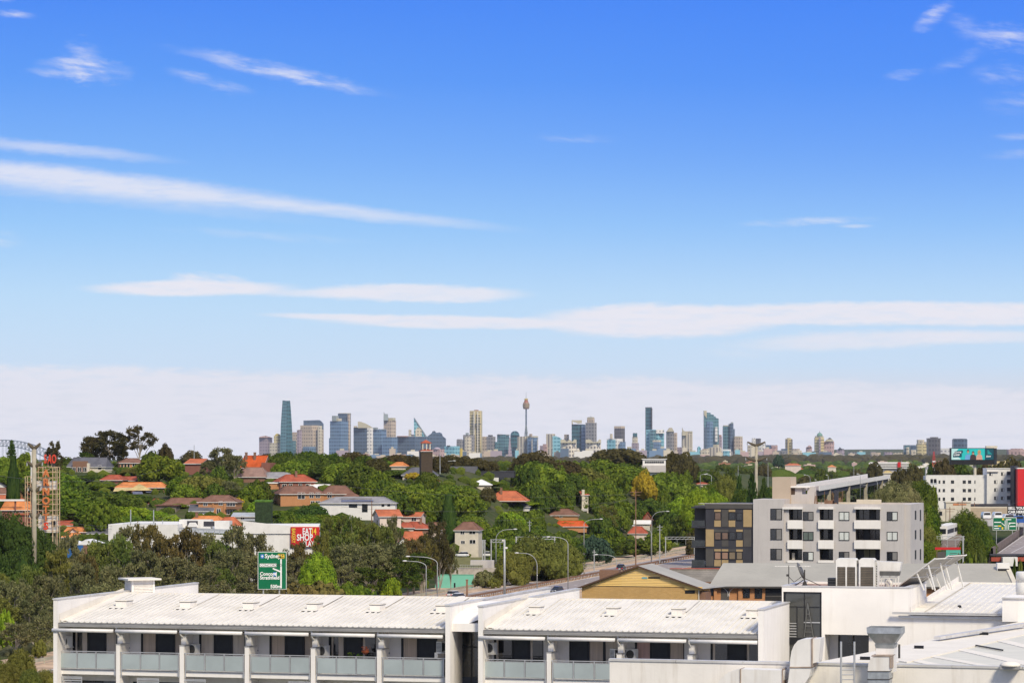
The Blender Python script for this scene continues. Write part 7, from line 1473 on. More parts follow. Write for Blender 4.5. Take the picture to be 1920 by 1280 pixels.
# billboard
d = 1035; w = d/F; bb = thing('billboard', 'big teal billboard reading morning crew with three smiling people and 2DAY', 'billboard', P(1783, 890, d)); X = lambda px: (px-1783)*w; Zs = lambda y: (890-y)*w
part('pole', MB().tube([(X(1829), 1.2, -14), (X(1829), 1.2, Zs(869))], .55, 14), w_cream, bb); part('box_frame', MB().box(X(1782), X(1864.5), .02, 2.2, Zs(870.5), Zs(839.5)), blackm, bb); part('skirt', MB().box(X(1782.5), X(1864), -.5, 0.0, Zs(870.5), Zs(862)), blackm, bb); part('side_wing', MB().quad((X(1864.5), 0, Zs(870.5)), (X(1871.5), 2.8, Zs(870.5)), (X(1871.5), 2.8, Zs(840)), (X(1864.5), 0, Zs(840))), blackm, bb)
tl = mat('billboard_teal', (.02, .48, .46), .5, .04, .5); nv = mat('billboard_navy', (.005, .07, .10), .5, .05, .5)
part('poster', MB().box(X(1784), X(1863), -.06, .0, Zs(861.5), Zs(840.6)), tl, bb); part('poster_dark_end', MB().box(X(1846.5), X(1863), -.08, -.06, Zs(861.5), Zs(840.6)), nv, bb); part('poster_pale_wedge', MB().prism([(X(1784), Zs(861.3)), (X(1784), Zs(840.8)), (X(1797), Zs(840.8)), (X(1790), Zs(850)), (X(1802), Zs(861.3))], -.075, -.06), mat('billboard_pale', (.45, .70, .68), .5, .04, .5), bb)
part('title_blob', MB().prism([(X(1786.5), Zs(853)), (X(1790), Zs(846)), (X(1797), Zs(844.5)), (X(1804.5), Zs(843.5)), (X(1806), Zs(847)), (X(1803), Zs(851)), (X(1803.5), Zs(856.5)), (X(1787), Zs(857))], -.10, -.08), nv, bb)
put_text('lettering', 'morning', .82, signwhite, bb, X(1788.5), -.12, Zs(849.3), .01, 'LEFT', .95, .02, -5); put_text('lettering', 'crew', 1.15, signwhite, bb, X(1787.8), -.12, Zs(854.2), .01, 'LEFT', .95, .03, -3); put_text('lettering', '2DAY', .75, signwhite, bb, X(1849), -.12, Zs(856.5), .01, 'LEFT', .9, .03); part('strapline', MB().box(X(1788), X(1800), -.1, -.08, Zs(859.2), Zs(858.4)), signwhite, bb)
part('logo_bars', MB().box(X(1852), X(1853), -.1, -.08, Zs(851), Zs(843)).box(X(1854), X(1855), -.1, -.08, Zs(851), Zs(845.5)).box(X(1856), X(1857), -.1, -.08, Zs(851), Zs(848)).box(X(1858), X(1859), -.1, -.08, Zs(851), Zs(849.5)), tl, bb)
skin = mat('poster_skin', (.42, .22, .14), .6, .1, 1); dk = mat('poster_hair', (.03, .02, .015), .6, .1, 1)
for k, (cx_, hy, shirt, hair) in enumerate(((1815, 843.5, (.14, .34, .60), dk), (1824.5, 846.5, (.05, .03, .03), dk), (1836, 845.5, (.60, .34, .25), mat('poster_blonde', (.50, .32, .12), .6, .1, 1)))):
    y0 = -.085-.012*k; sh = mat('poster_shirt_%s' % 'abc'[k], shirt, .6, .1, 1); part('printed_torso', MB().prism([(X(cx_-6), Zs(861.4)), (X(cx_-5), Zs(853.5)), (X(cx_-1.5), Zs(851)), (X(cx_+1.5), Zs(851)), (X(cx_+5), Zs(853.5)), (X(cx_+6), Zs(861.4))], y0-.01, y0), sh, bb)
    part('printed_hair', MB().prism([(X(cx_)+.46*math.cos(a)*(1.3 if k == 2 else 1), Zs(hy+2)+(.62 if k < 2 else .9)*math.sin(a)) for a in [i*math.pi/6 for i in range(12)]], y0-.02, y0-.01), hair, bb); part('printed_face', MB().prism([(X(cx_)+.34*math.cos(a), Zs(hy+3.2)+.52*math.sin(a)) for a in [i*math.pi/6 for i in range(12)]], y0-.03, y0-.02), skin, bb)
    part('printed_smile', MB().box(X(cx_)-.14, X(cx_)+.14, y0-.04, y0-.03, Zs(hy+3.2)-.28, Zs(hy+3.2)-.2), signwhite, bb)
part('roof_box', MB().box(X(1850), X(1871), 1, 3, Zs(840), Zs(835.5)), w_cream, bb)
# viaduct
VI = thing('viaduct', 'pale concrete motorway viaduct rising to the right behind the flats', 'viaduct', (0, 0, 0))
mb = MB(); mb2 = MB(); mb3 = MB(); P0, P1 = P(1536, 914, 1150), P(1668, 892, 1420)
for k in range(8):
    a = P0.lerp(P1, k/8); b_ = P0.lerp(P1, (k+1)/8); n_ = Vector((b_-a).normalized().cross(Vector((0, 0, 1))))*11*-1
    for q, off in ((mb, 0),): q.bar(a+Vector((0, 0, -.3)), b_+Vector((0, 0, -.3)), .4, 1.9); part('girder', MB().bar(a+n_*.15+Vector((0, 0, -2.2)), b_+n_*.15+Vector((0, 0, -2.2)), 2, 2.0), w_dark, VI)  # charcoal girder: shade of the deck's underside put into its colour
    mb2.v += [tuple(a+Vector((0, 0, -1))), tuple(b_+Vector((0, 0, -1))), tuple(b_+n_+Vector((0, 0, -1))), tuple(a+n_+Vector((0, 0, -1)))]; i0 = len(mb2.v)-4; mb2.f.append((i0, i0+1, i0+2, i0+3)); mb.bar(a+n_, b_+n_, .4, 2)
    if k % 2 == 1: part('pier', MB().box(a.x-.8, a.x+.8, a.y+3, a.y+6, 5, a.z-1.2), conc, VI)
t = VI; part('parapet', mb, w_white, t); part('deck', mb2, asphalt, t); part('end_wall', MB().box(P1.x, P1.x+9, P1.y, P1.y+2, P1.z-2.6, P1.z-.6), w_cream, t)
H('tiny cream two storey cottage at the right end of the viaduct', 1657, 1673, 882, 886, 898, 1500, -4, t_yel, w_cream, 'hip', 6, .3, wins=[(1662, 893, 1, 1.2)])
# right hand road on its wall
H19 = 17.5
def lv(px, py, z_): d_ = (CZ-z_)*F/(py-HY); return ((px-CX)/F*d_, d_, z_)
part('road', MB().quad(lv(1866, 1039, H19), lv(2100, 1040, H19), lv(2100, 985, H19), lv(1925, 997, H19)), asphalt, kind='structure'); mk = MB()
for a, b_ in (((1872, 1036), (1927, 998)), ((1895, 1036), (1960, 1003))): mk.quad(lv(a[0], a[1], H19+.02), lv(a[0]+1.2, a[1], H19+.02), lv(b_[0]+1, b_[1], H19+.02), lv(b_[0], b_[1], H19+.02))
for k in range(9): a = lv(1880+k*7, 1034-k*3.5, H19+.02); mk.box(a[0], a[0]+.15, a[1], a[1]+2.5, a[2], a[2]+.005)
part('lane_marking', mk, paint_m, kind='structure')
pa, pb = lv(1858, 1040, H19), lv(1921, 994, H19); dv = Vector(pb)-Vector(pa); t = thing('retaining_wall', 'brown stone retaining wall along the right hand road', 'wall', pa); mb = MB(); nb = 16; wallm = mat('brown_stone', (.17, .13, .11), .9, .35, .8, bump=.3)
for k in range(nb):
    q = dv*(k/nb); q2 = dv*((k+1)/nb); mb_ = MB().quad(q+Vector((-2, 0, -11)), q2+Vector((-2, 0, -11)), q2+Vector((0, 0, 1.6)), q+Vector((0, 0, 1.6))).quad(q+Vector((0, 0, 1.6)), q2+Vector((0, 0, 1.6)), q2+Vector((.5, 0, 1.6)), q+Vector((.5, 0, 1.6))).quad(q+Vector((.5, 0, 1.6)), q2+Vector((.5, 0, 1.6)), q2+Vector((.5, 0, -.2)), q+Vector((.5, 0, -.2))); part('wall_bay', mb_, wallm, t)
a, b_ = Vector(lv(1856, 1041, H19)), Vector(lv(1960, 1043, H19)); t = thing('footbridge', 'dark roofed footbridge with red side crossing below the right hand road', 'footbridge', a); part('roof', MB().box(-.2, (b_-a).x, -2, 0, 0, .4), w_dark, t); part('red_side', MB().box(0, (b_-a).x, -1.9, -.1, -1.2, -.3), mat('red_ridge', (.38, .08, .05)), t); part('white_box', MB().box(2.2, 5.5, -4, -2.1, -2.2, -.2), w_white, t)
for k, (x, y, s_) in enumerate(((1851, 966, 1), (1872, 966, 1), (1893, 970, 1.3), (1911, 968, 1.1))):
    vn = thing('van', ['white van parked leftmost below the beige noise wall', 'white van parked second from the left below the beige noise wall', 'large white truck with a red panel behind the green lane sign', 'white van parked rightmost under the car sign'][k], 'van', P(x, y+7, 840)); L = 4.2*s_; part('body', MB().prism([(-L*.28, .3), (L*.28, .3), (L*.28, 1.2), (L*.22, 2.1), (-L*.22, 2.1), (-L*.28, 1.2)], 0, 4.5), pw, vn); part('windscreen', MB().prism([(-L*.24, 1.25), (L*.24, 1.25), (L*.2, 1.9), (-L*.2, 1.9)], -.04, 0), dglass, vn)
    if k == 2: part('red_panel', MB().box(-.2, 1.1, -.3, -.1, 2.2, 3.0), signred, vn)
    for q in (-1, 1): part('wheel', MB().tube([(q*L*.24-.1, .6, .32), (q*L*.24+.1, .6, .32)], .32, 10), blackm, vn)
t = thing('yard_truck', 'blue truck cab under the black car sign at the right edge', 'truck', P(1912, 982, 800)); part('cab', MB().prism([(-1.3, .4), (1.3, .4), (1.3, 1.6), (1.1, 2.3), (-1.1, 2.3), (-1.3, 1.6)], 0, 3), mat('truck_blue', (.03, .10, .35), .4, .1, 1), t); part('windscreen', MB().box(-1, 1, -.05, 0, 1.5, 2.1), dglass, t)
part('yard', MB().quad(P(1840, 985, 810), P(1930, 988, 800), P(1930, 965, 860), P(1840, 965, 860)), kerb_m, kind='structure')
t = thing('train', 'white commuter train with dark windows on the line at lower right', 'train', P(1765, 1016, 690), R(-13.5)); w = 690/F
for k in range(3): part('carriage', MB().box(-1.4, 1.4, k*20, k*20+19.4, .6, 3.9), w_white, t); part('window_band', MB().box(-1.45, 1.45, k*20+.6, k*20+18.8, 2.0, 3.0), w_dark, t)
part('cab_front', MB().box(-1.1, 1.1, -.05, 0, 2.0, 3.2), dglass, t)
part('track_bed', MB().quad(P(1755, 1030, 640), P(1830, 1030, 640), P(1800, 1000, 720), P(1762, 1000, 720)), mat('ballast', (.20, .155, .12), .95, .3, .8), kind='structure')
t = thing('hoarding', 'teal hoarding with faint lettering under a red band, lower right', 'hoarding', P(1755, 1052, 560)); w = 560/F; X = lambda px: (px-1755)*w; Zs = lambda y: (1052-y)*w
part('teal_board', MB().box(X(1774), X(1801), 0, .1, Zs(1053), Zs(1030.5)), tealm, t); part('red_band', MB().box(X(1753), X(1801), -.05, .2, Zs(1030), Zs(1025.5)), signred, t); part('posts', MB().box(X(1756), X(1757), 0, .2, -5, Zs(1026)).box(X(1799), X(1800), .1, .3, -5, Zs(1026)), rust_m, t); part('frame_wall', MB().box(X(1758), X(1773), .1, .2, Zs(1053), Zs(1034)), w_char2, t); part('faint_lettering', MB().box(X(1781), X(1794), -.03, 0, Zs(1037), Zs(1036)).box(X(1777), X(1798), -.03, 0, Zs(1041), Zs(1040.2)), w_char2, t)
t = thing('crane', 'slanting red lattice crane on the right horizon', 'crane', P(1751, 880, 4000)); w = 4000/F; mb = MB(); zt = 34*w
for k in range(9):
    a, b_ = k/9, (k+1)/9; wa, wb_ = 2.6*(1-a)+.4, 2.6*(1-b_)+.4; mb.bar((-wa, 0, zt*a), (-wb_+.3, 0, zt*b_), .6).bar((wa, 0, zt*a), (wb_, 0, zt*b_), .6).bar((-wa, 0, zt*a), (wb_, 0, zt*b_), .45)
part('jib', mb, signred, t); part('cab', MB().box(-4, 4, -2, 2, 0, 5), signred, t); part('white_band', MB().box(-2, 2, -.8, .8, zt*.42, zt*.48), signwhite, t)
# walled garden hedge box and glasshouse arch on the centre left slope
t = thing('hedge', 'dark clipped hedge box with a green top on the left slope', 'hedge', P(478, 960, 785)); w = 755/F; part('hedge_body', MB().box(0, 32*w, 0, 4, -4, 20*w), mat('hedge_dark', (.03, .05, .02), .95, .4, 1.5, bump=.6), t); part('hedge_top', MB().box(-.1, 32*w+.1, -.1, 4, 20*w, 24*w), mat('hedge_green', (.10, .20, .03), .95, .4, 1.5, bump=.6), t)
# ================================================================== trees
L_ = {'dark': leafmat('leaf_dark_green', (.014, .034, .008), (.085, .115, .017)), 'mid': leafmat('leaf_mid_green', (.024, .058, .009), (.135, .180, .020)),
      'bright': leafmat('leaf_bright_green', (.050, .110, .010), (.18, .26, .022)), 'olive': leafmat('leaf_olive', (.050, .060, .014), (.15, .155, .035)),
      'gum': leafmat('leaf_gum_grey_green', (.040, .050, .020), (.17, .165, .070)), 'gumg': leafmat('leaf_gum_green', (.034, .055, .014), (.13, .155, .034)), 'rust': leafmat('leaf_rusty_gum', (.046, .046, .016), (.155, .125, .038)),
      'deep': leafmat('leaf_deep_green', (.012, .030, .008), (.052, .085, .018)), 'gold': leafmat('leaf_golden', (.16, .13, .015), (.42, .33, .03)), 'umber': leafmat('leaf_umber', (.030, .028, .012), (.080, .070, .025)),
      'blue': leafmat('leaf_blue_green', (.020, .040, .030), (.060, .095, .060)), 'purple': leafmat('leaf_purple', (.10, .05, .10), (.3, .14, .26))}
WORD = {'dark': 'dark green', 'mid': 'mid green', 'bright': 'bright green', 'olive': 'olive green', 'gum': 'grey green', 'gumg': 'fresh green', 'rust': 'rusty olive', 'deep': 'deep green', 'gold': 'golden yellow', 'umber': 'brownish dark', 'blue': 'blue green'}
barkm = mat('bark_pale', (.30, .26, .21), .9, .3, 1.5); barkd = mat('bark_dark', (.075, .055, .042), .95, .3, 1.5)
def card(mb, p, nrm, s, s2=None, rn=random):
    nrm = Vector(nrm).normalized(); t = nrm.orthogonal().normalized(); a = rn.uniform(0, 6.28); x = (t*math.cos(a)+nrm.cross(t)*math.sin(a)); y = nrm.cross(x); s2 = s2 or s; x = x*s; y = y*s2
    i = len(mb.v); mb.v += [tuple(p-x-y*.6), tuple(p+x*.9-y), tuple(p+x+y*.7), tuple(p-x*.8+y)]; mb.f.append((i, i+1, i+2, i+3))
def rdir(rn, up=0.0):
    while True:
        v = Vector((rn.uniform(-1, 1), rn.uniform(-1, 1), rn.uniform(-1, 1)))
        if .05 < v.length < 1: v.normalize(); v.z += up; return v.normalized()
def dome_crown(seed, nl=34, cards=88, low=-.25, core=True, flat=1.0, cs=.040):
    """dense dome of leafy lobes: unit radius, z from 0 to 1"""
    rn = random.Random(seed); mb = MB(); lobes = []
    for i in range(nl):
        a = 2.399963*i+rn.uniform(-.3, .3); zz = low+(1-low)*(i+.5)/nl; r = math.sqrt(max(0, 1-max(zz, 0)**2)); k = rn.uniform(.60, .80); lr = rn.uniform(.20, .33)
        lobes.append((Vector((math.cos(a)*r*k, math.sin(a)*r*k, .30+zz*.52*flat*rn.uniform(.85, 1.08))), lr))
    for c, lr in lobes:
        if core: mb.ico(c-Vector((0, 0, lr*.12)), lr*.80, 1, (1, 1, .72), .12)
        for k in range(cards):
            d = rdir(rn, .35); out = (c+d*lr*.9-Vector((0, 0, .25))).length
            p = c+Vector((d.x*lr, d.y*lr, d.z*lr*.78))*rn.uniform(.84, 1.10); card(mb, p, d+rdir(rn)*.55, cs*rn.uniform(.6, 1.3), None, rn)
    if core: mb.ico((0, 0, .36), .55, 1, (1, 1, .5), .1)
    return mb.mesh('crown')
def gum_crown(seed, nl=58, cards=80, cs=.020, gap=.0):
    """open eucalypt crown: many small drooping sprays with gaps between them"""
    rn = random.Random(seed); mb = MB(); ends = []
    for i in range(nl):
        zz = rn.uniform(.10, 1.0)**.85; a = rn.uniform(0, 6.283); w = math.sin(min(1, (zz+.12))*math.pi*.86)**.6*(.62+.5*noise.noise(Vector((math.cos(a)*1.7, math.sin(a)*1.7, zz*3+seed)))); r = max(.1, w)*math.sqrt(rn.uniform(.25, 1))
        c = Vector((math.cos(a)*r, math.sin(a)*r, zz*.93)); lr = rn.uniform(.09, .19); ends.append((c, lr))
        for k in range(cards):
            d = rdir(rn, .15); p = c+Vector((d.x*lr, d.y*lr, d.z*lr*.62))*rn.uniform(.25, 1.1); card(mb, p, rdir(rn, .1), cs*rn.uniform(.6, 1.2), cs*rn.uniform(1.0, 2.0), rn)
    return mb.mesh('crown'), ends
def gum_trunk(seed, ends, z0=.0, base=-.75):
    rn = random.Random(seed+50); mb = MB(); top = Vector((rn.uniform(-.08, .08), 0, .35)); mb.tube([(0, 0, base), (rn.uniform(-.05, .05), 0, base*.4), tuple(top)], [.042, .034, .024], 6)
    for c, lr in sorted(ends, key=lambda e: e[0].z)[::3]:
        s0 = Vector((0, 0, rn.uniform(-.35, .3))); m_ = s0.lerp(c, .5)+Vector((0, 0, .06)); mb.tube([tuple(s0), tuple(m_), tuple(c)], [.018, .011, .005], 4)
    return mb.mesh('trunk')
def plain_trunk(seed, base=-.6):
    rn = random.Random(seed); mb = MB(); mb.tube([(0, 0, base), (0, 0, .1), (.02, 0, .4)], [.07, .055, .04], 7)
    for k in range(6): a = k*1.05+rn.uniform(-.3, .3); mb.tube([(0, 0, .0), (math.cos(a)*.35, math.sin(a)*.35, .30), (math.cos(a)*.6, math.sin(a)*.6, .45)], [.035, .022, .01], 5)
    return mb.mesh('trunk')
def cone_crown(seed, tiers=16, slim=1.0, ragged=.2):
    rn = random.Random(seed); mb = MB()
    for t_ in range(tiers):
        z = t_/tiers; r = (1-z)**.75*slim*rn.uniform(1-ragged, 1); n_ = max(6, int(16*(1-z))+5)
        for j in range(n_):
            a = j/n_*6.283+rn.uniform(-.3, .3)
            for q in range(9):
                f_ = (q+rn.random())/9; p = Vector((math.cos(a)*r*f_, math.sin(a)*r*f_, z+.02-f_*.02+rn.uniform(0, .05))); card(mb, p, rdir(rn, .8), .055*rn.uniform(.7, 1.2), .04, rn)
    return mb.mesh('crown')
def column_crown(seed):
    rn = random.Random(seed); mb = MB()
    for k in range(2600):
        z = rn.random(); r = (math.sin(min(1, z*1.05+.12)*math.pi*.93)**.55)*(.8+.2*noise.noise(Vector((z*6, k % 7, seed)))); a = rn.uniform(0, 6.283); d = Vector((math.cos(a), math.sin(a), .2)); card(mb, Vector((d.x*r, d.y*r, z)), d+rdir(rn)*.5, .10*rn.uniform(.6, 1.2), .05, rn)
    mb.ico((0, 0, .48), .6, 2, (.85, .85, .6), .08); return mb.mesh('crown')
def palm_crown(seed):
    rn = random.Random(seed); mb = MB()
    for k in range(16):
        a = k*.3927+rn.uniform(-.2, .2); up = rn.uniform(.1, .8); prev = Vector((0, 0, .6))
        for q in range(6):
            f_ = (q+1)/6; p = Vector((math.cos(a)*f_, math.sin(a)*f_, .6+up*f_-1.1*f_*f_)); side = Vector((-math.sin(a), math.cos(a), 0))*.13*(1-f_*.6); mb.quad(prev-side, prev+side-Vector((0, 0, .06)), p+side-Vector((0, 0, .06)), p-side); prev = p
    return mb.mesh('crown')
CR = {'dense': [dome_crown(s, 44, 190, -.45, True, 1.0, .021) for s in (51, 52, 53)], 'fig': [dome_crown(s) for s in (1, 2, 3, 4)], 'round': [dome_crown(s, 26, 100, -.1, True, 1.05, .045) for s in (11, 12, 13)], 'bush': [dome_crown(s, 16, 90, -.1, True, .9, .06) for s in (21, 22)], 'cone': [cone_crown(5)], 'norfolk': [cone_crown(6, 11, 1.0, .35)], 'column': [column_crown(3)], 'palm': [palm_crown(2)]}
TR = {k: [plain_trunk(i) for i in range(len(v))] for k, v in CR.items()}
gs = [gum_crown(s) for s in (31, 32, 33, 34, 35, 36)]; CR['gum'] = [a for a, e in gs]; TR['gum'] = [gum_trunk(i, e) for i, (a, e) in enumerate(gs)]
gs = [gum_crown(s, 40, 75, .021) for s in (41, 42)]; CR['open'] = [a for a, e in gs]; TR['open'] = [gum_trunk(i+9, e) for i, (a, e) in enumerate(gs)]
for k in CR:
    for me in CR[k]: me.materials.append(L_['mid'])
    for me in TR[k]: me.materials.append(barkm if k in ('gum', 'open') else barkd)
SHAPE = {'fig': 'broad domed tree', 'round': 'rounded tree', 'dense': 'leafy tree', 'gum': 'open crowned gum tree', 'open': 'tall airy gum tree', 'bush': 'bushy shrub', 'cone': 'conical conifer', 'norfolk': 'tiered pine', 'column': 'narrow columnar conifer', 'palm': 'palm'}
LM = [(64, 900, 'the concrete power pole'), (88, 930, 'the lattice sign tower'), (160, 868, 'the grey tiled crest house'), (247, 870, 'the low brown crest house'), (360, 880, 'the plain red brick gable'), (480, 865, 'the steep orange hall'), (270, 912, 'the straw pyramid roof'), (415, 945, 'the orange brick flats on the left slope'),
      (557, 900, 'the dark red brick house'), (590, 930, 'the long orange brick flats'), (670, 945, 'the white house with solar strip'), (745, 970, 'the pale pink house'), (875, 1005, 'the cream three storey flats'), (800, 860, 'the bell tower'), (895, 895, 'the charcoal school hall'), (948, 930, 'the orange hip roof'), (1056, 965, 'the brown hip roofed house'), (1097, 940, 'the slim cream house'),
      (1200, 925, 'the straw roofed cottage'), (1226, 870, 'the white banded flats'), (1192, 990, 'the rusty utility pole'), (270, 1000, 'the white box store'), (570, 1003, 'the red store sign'), (510, 1070, 'the green Sydney sign'), (150, 1030, 'the blue walled shed'), (850, 1090, 'the green roofed shed'), (945, 1050, 'the thick straight mast'), (1230, 1010, 'the tall lamp by the charcoal flats'),
      (1360, 1000, 'the charcoal flats'), (1417, 860, 'the gull wing pole'), (1465, 920, 'the tan rooftop box'), (1600, 900, 'the viaduct'), (1665, 875, 'the layered parking structure'), (1750, 860, 'the red crane'), (1822, 855, 'the billboard'), (1800, 915, 'the white flats'), (1715, 960, 'the right corner of the grey flats'), (1800, 955, 'the cream workshop'), (1884, 980, 'the green lane sign'), (1787, 1040, 'the teal hoarding'), (265, 1095, 'the louvred roof turret'), (150, 1130, 'the left end wall of the white terrace'), (690, 1115, 'the ridge of the white terrace')]
used = {}
def label_for(px, y, kind, m, w):
    c = sorted(LM, key=lambda l: math.hypot(l[0]-px, (l[1]-y)*1.4)); size = 'small' if w < 45 else ('large' if w > 105 else '')
    def rel(l):
        dx, dy = px-l[0], y-l[1]
        if math.hypot(dx, dy) < 16: return 'right beside'
        if abs(dx) > abs(dy)*1.3: return 'left of' if dx < 0 else 'right of'
        if abs(dx) < abs(dy)*.5: return 'above' if dy < 0 else 'below'
        return ('upper ' if dy < 0 else 'lower ')+('left of' if dx < 0 else 'right of')
    base = (size+' ' if size else '')+WORD.get(m, 'green')+' '+SHAPE[kind]
    cands = [base+' '+rel(c[0])+' '+c[0][2], base+' '+rel(c[1])+' '+c[1][2], base+' '+rel(c[2])+' '+c[2][2], base+' between '+c[0][2]+' and '+c[1][2], base+' between '+c[1][2]+' and '+c[2][2], WORD.get(m, 'green')+' tree '+rel(c[0])+' '+c[0][2], WORD.get(m, 'green')+' tree '+rel(c[3])+' '+c[3][2], base+' '+rel(c[4])+' '+c[4][2]]
    for s in cands:
        if s not in used and len(s.split()) <= 16: used[s] = 1; return s
    return min(cands, key=lambda s: len(s.split()))
PLACED = []; rt = random.Random(77)
def tree(px, ytop, wpx, kind, m, yb=None, d=None, group='trees on the hillside', sz=None):
    yb = yb or ytop+wpx*1.0; d = d or base_d(px, yb, 2600, 330); x = (px-CX)/F*d; gz = ground_z(x, d); w = d/F
    if group == 'trees on the hillside' and kind != 'bush':      # never bury a house the photo shows: the tree stands behind it
        for a, b, c, e, dd in HOUSE_RECTS:
            ox = min(px+wpx/2, b)-max(px-wpx/2, a); oy = min(ytop+wpx*.95, e)-max(ytop, c)
            if d < dd+9 and ox > 0 and oy > 0 and ox*oy > .12*(b-a)*(e-c): d = dd+11; x = (px-CX)/F*d; gz = ground_z(x, d); w = d/F
    H = CZ-(ytop-HY)*w-gz; r = wpx/2*w; H = max(H, 1.5)
    i = rt.randrange(len(CR[kind])); t = thing('tree' if kind != 'bush' else 'shrub', label_for(px, ytop+wpx*.4, kind, m, wpx), 'tree' if kind != 'bush' else 'shrub', (x, d, gz-.2), rt.uniform(0, 6.28), group)
    ch = {'fig': min(H*.92, r*1.75), 'round': min(H*.95, r*2.3), 'dense': min(H*.95, r*2.1), 'bush': H, 'gum': H*.72, 'open': H*.66, 'cone': H*.95, 'norfolk': H*.8, 'column': H*.97, 'palm': r*1.4}[kind]
    cr = part('crown', CR[kind][i], None, t); cr.location = (0, 0, H-ch*(.98 if kind != 'palm' else .75)); cr.scale = (r, r, ch) if kind != 'palm' else (r, r, r)
    cr.material_slots[0].link = 'OBJECT'; cr.material_slots[0].material = L_[m]
    if kind != 'bush':
        tk = part('trunk', TR[kind][i], None, t)
        if kind in ('gum', 'open'): tk.location = cr.location; tk.scale = (r, r, ch); 
        else: k = (H-ch*.5); tk.scale = (max(r*.5, .8) if kind in ('fig', 'round', 'dense') else .5*max(r, 1), max(r*.5, .8) if kind in ('fig', 'round', 'dense') else .5*max(r, 1), k); tk.location = (0, 0, k*.6)
    PLACED.append((x, d)); return t
TT = tree
# skyline trees on the left crest
for a in [(22, 825, 40, 'norfolk', 'deep', 900), (6, 858, 70, 'round', 'mid', 905), (48, 850, 55, 'round', 'mid', 900), (100, 838, 44, 'norfolk', 'umber', 890), (102, 826, 50, 'open', 'umber', 900), (205, 806, 112, 'gum', 'umber', 878), (175, 818, 80, 'gum', 'umber', 878), (262, 798, 90, 'open', 'umber', 878), (310, 834, 34, 'round', 'umber', 878), (285, 847, 50, 'round', 'dark', 878),
          (280, 866, 62, 'fig', 'mid', 908), (325, 866, 60, 'fig', 'mid', 906), (360, 845, 44, 'round', 'umber', 874), (185, 838, 66, 'gum', 'umber', 878), (222, 834, 60, 'gum', 'umber', 878), (160, 846, 50, 'gum', 'dark', 879), (252, 876, 60, 'fig', 'olive', 892), (215, 866, 50, 'gum', 'dark', 890),
          (120, 858, 60, 'round', 'dark', 895), (60, 880, 60, 'fig', 'mid', 915), (20, 880, 60, 'fig', 'mid', 920), (25, 862, 30, 'column', 'deep', 960), (45, 905, 70, 'round', 'deep', 950), (5, 900, 50, 'round', 'dark', 925)]: TT(*a[:5], yb=a[5])
# ridge canopy, centre
for a in [(496, 852, 50, 'round', 'umber'), (515, 850, 50, 'fig', 'dark'), (533, 845, 62, 'fig', 'dark'), (556, 852, 50, 'fig', 'dark'), (577, 843.5, 60, 'fig', 'dark'), (600, 849, 50, 'fig', 'dark'), (622, 848, 56, 'fig', 'dark'), (645, 855, 46, 'fig', 'dark'), (664, 845, 62, 'fig', 'umber'), (683, 852, 50, 'fig', 'dark'), (705, 857, 54, 'fig', 'umber'), (726, 856, 46, 'fig', 'dark'), (746, 850, 50, 'fig', 'umber'), (768, 853, 46, 'fig', 'umber'), (823, 853, 44, 'fig', 'umber'), (845, 852, 50, 'fig', 'umber'), (868, 854, 46, 'fig', 'umber'), (888, 857, 60, 'fig', 'umber'), (915, 862, 50, 'fig', 'umber')]: TT(*a, yb=a[1]+38)
for a in [(560, 862, 80, 'fig', 'mid', 900), (600, 868, 80, 'fig', 'dark', 900), (640, 866, 84, 'fig', 'mid', 915), (675, 868, 96, 'fig', 'dark', 925), (720, 862, 96, 'fig', 'mid', 930), (700, 885, 100, 'fig', 'dark', 945), (750, 880, 110, 'fig', 'dark', 945), (530, 866, 50, 'fig', 'mid', 897), (655, 895, 80, 'fig', 'dark', 940), (775, 884, 40, 'bush', 'gold', 900), (780, 872, 50, 'fig', 'olive', 895),
          (745, 905, 80, 'fig', 'mid', 960), (775, 905, 86, 'fig', 'mid', 968), (820, 908, 110, 'fig', 'mid', 972), (865, 895, 80, 'fig', 'mid', 940), (850, 912, 120, 'fig', 'mid', 975), (900, 905, 70, 'fig', 'mid', 945), (898, 925, 100, 'fig', 'mid', 985), (930, 938, 96, 'fig', 'mid', 1000), (800, 925, 70, 'fig', 'dark', 975), (906, 912, 70, 'fig', 'mid', 950), (730, 925, 60, 'round', 'dark', 962),
          (975, 945, 86, 'fig', 'bright', 1015), (1005, 940, 80, 'fig', 'bright', 1008), (955, 958, 70, 'fig', 'bright', 1020), (1022, 965, 90, 'fig', 'bright', 1030), (1060, 988, 100, 'fig', 'bright', 1050), (1080, 972, 60, 'round', 'bright', 1015), (885, 965, 70, 'fig', 'mid', 1010), (930, 985, 80, 'fig', 'mid', 1035), (841, 932, 34, 'column', 'deep', 1020), (860, 1003, 46, 'round', 'deep', 1042), (955, 1005, 60, 'round', 'mid', 1045)]: TT(*a[:5], yb=a[5])
for a in [(416, 838, 88, 'gum', 'gum', 905), (440, 852, 60, 'gum', 'gum', 906), (392, 864, 56, 'gum', 'gum', 905), (298, 852, 92, 'fig', 'mid', 908), (482, 938, 42, 'round', 'bright', 975), (801, 882, 50, 'fig', 'dark', 962), (838, 906, 70, 'fig', 'mid', 945), (872, 910, 60, 'fig', 'mid', 950), (915, 912, 34, 'fig', 'umber', 955), (1207, 886, 54, 'round', 'gold', 945)]: TT(*a[:5], yb=a[5], group='trees in front of the crest buildings')
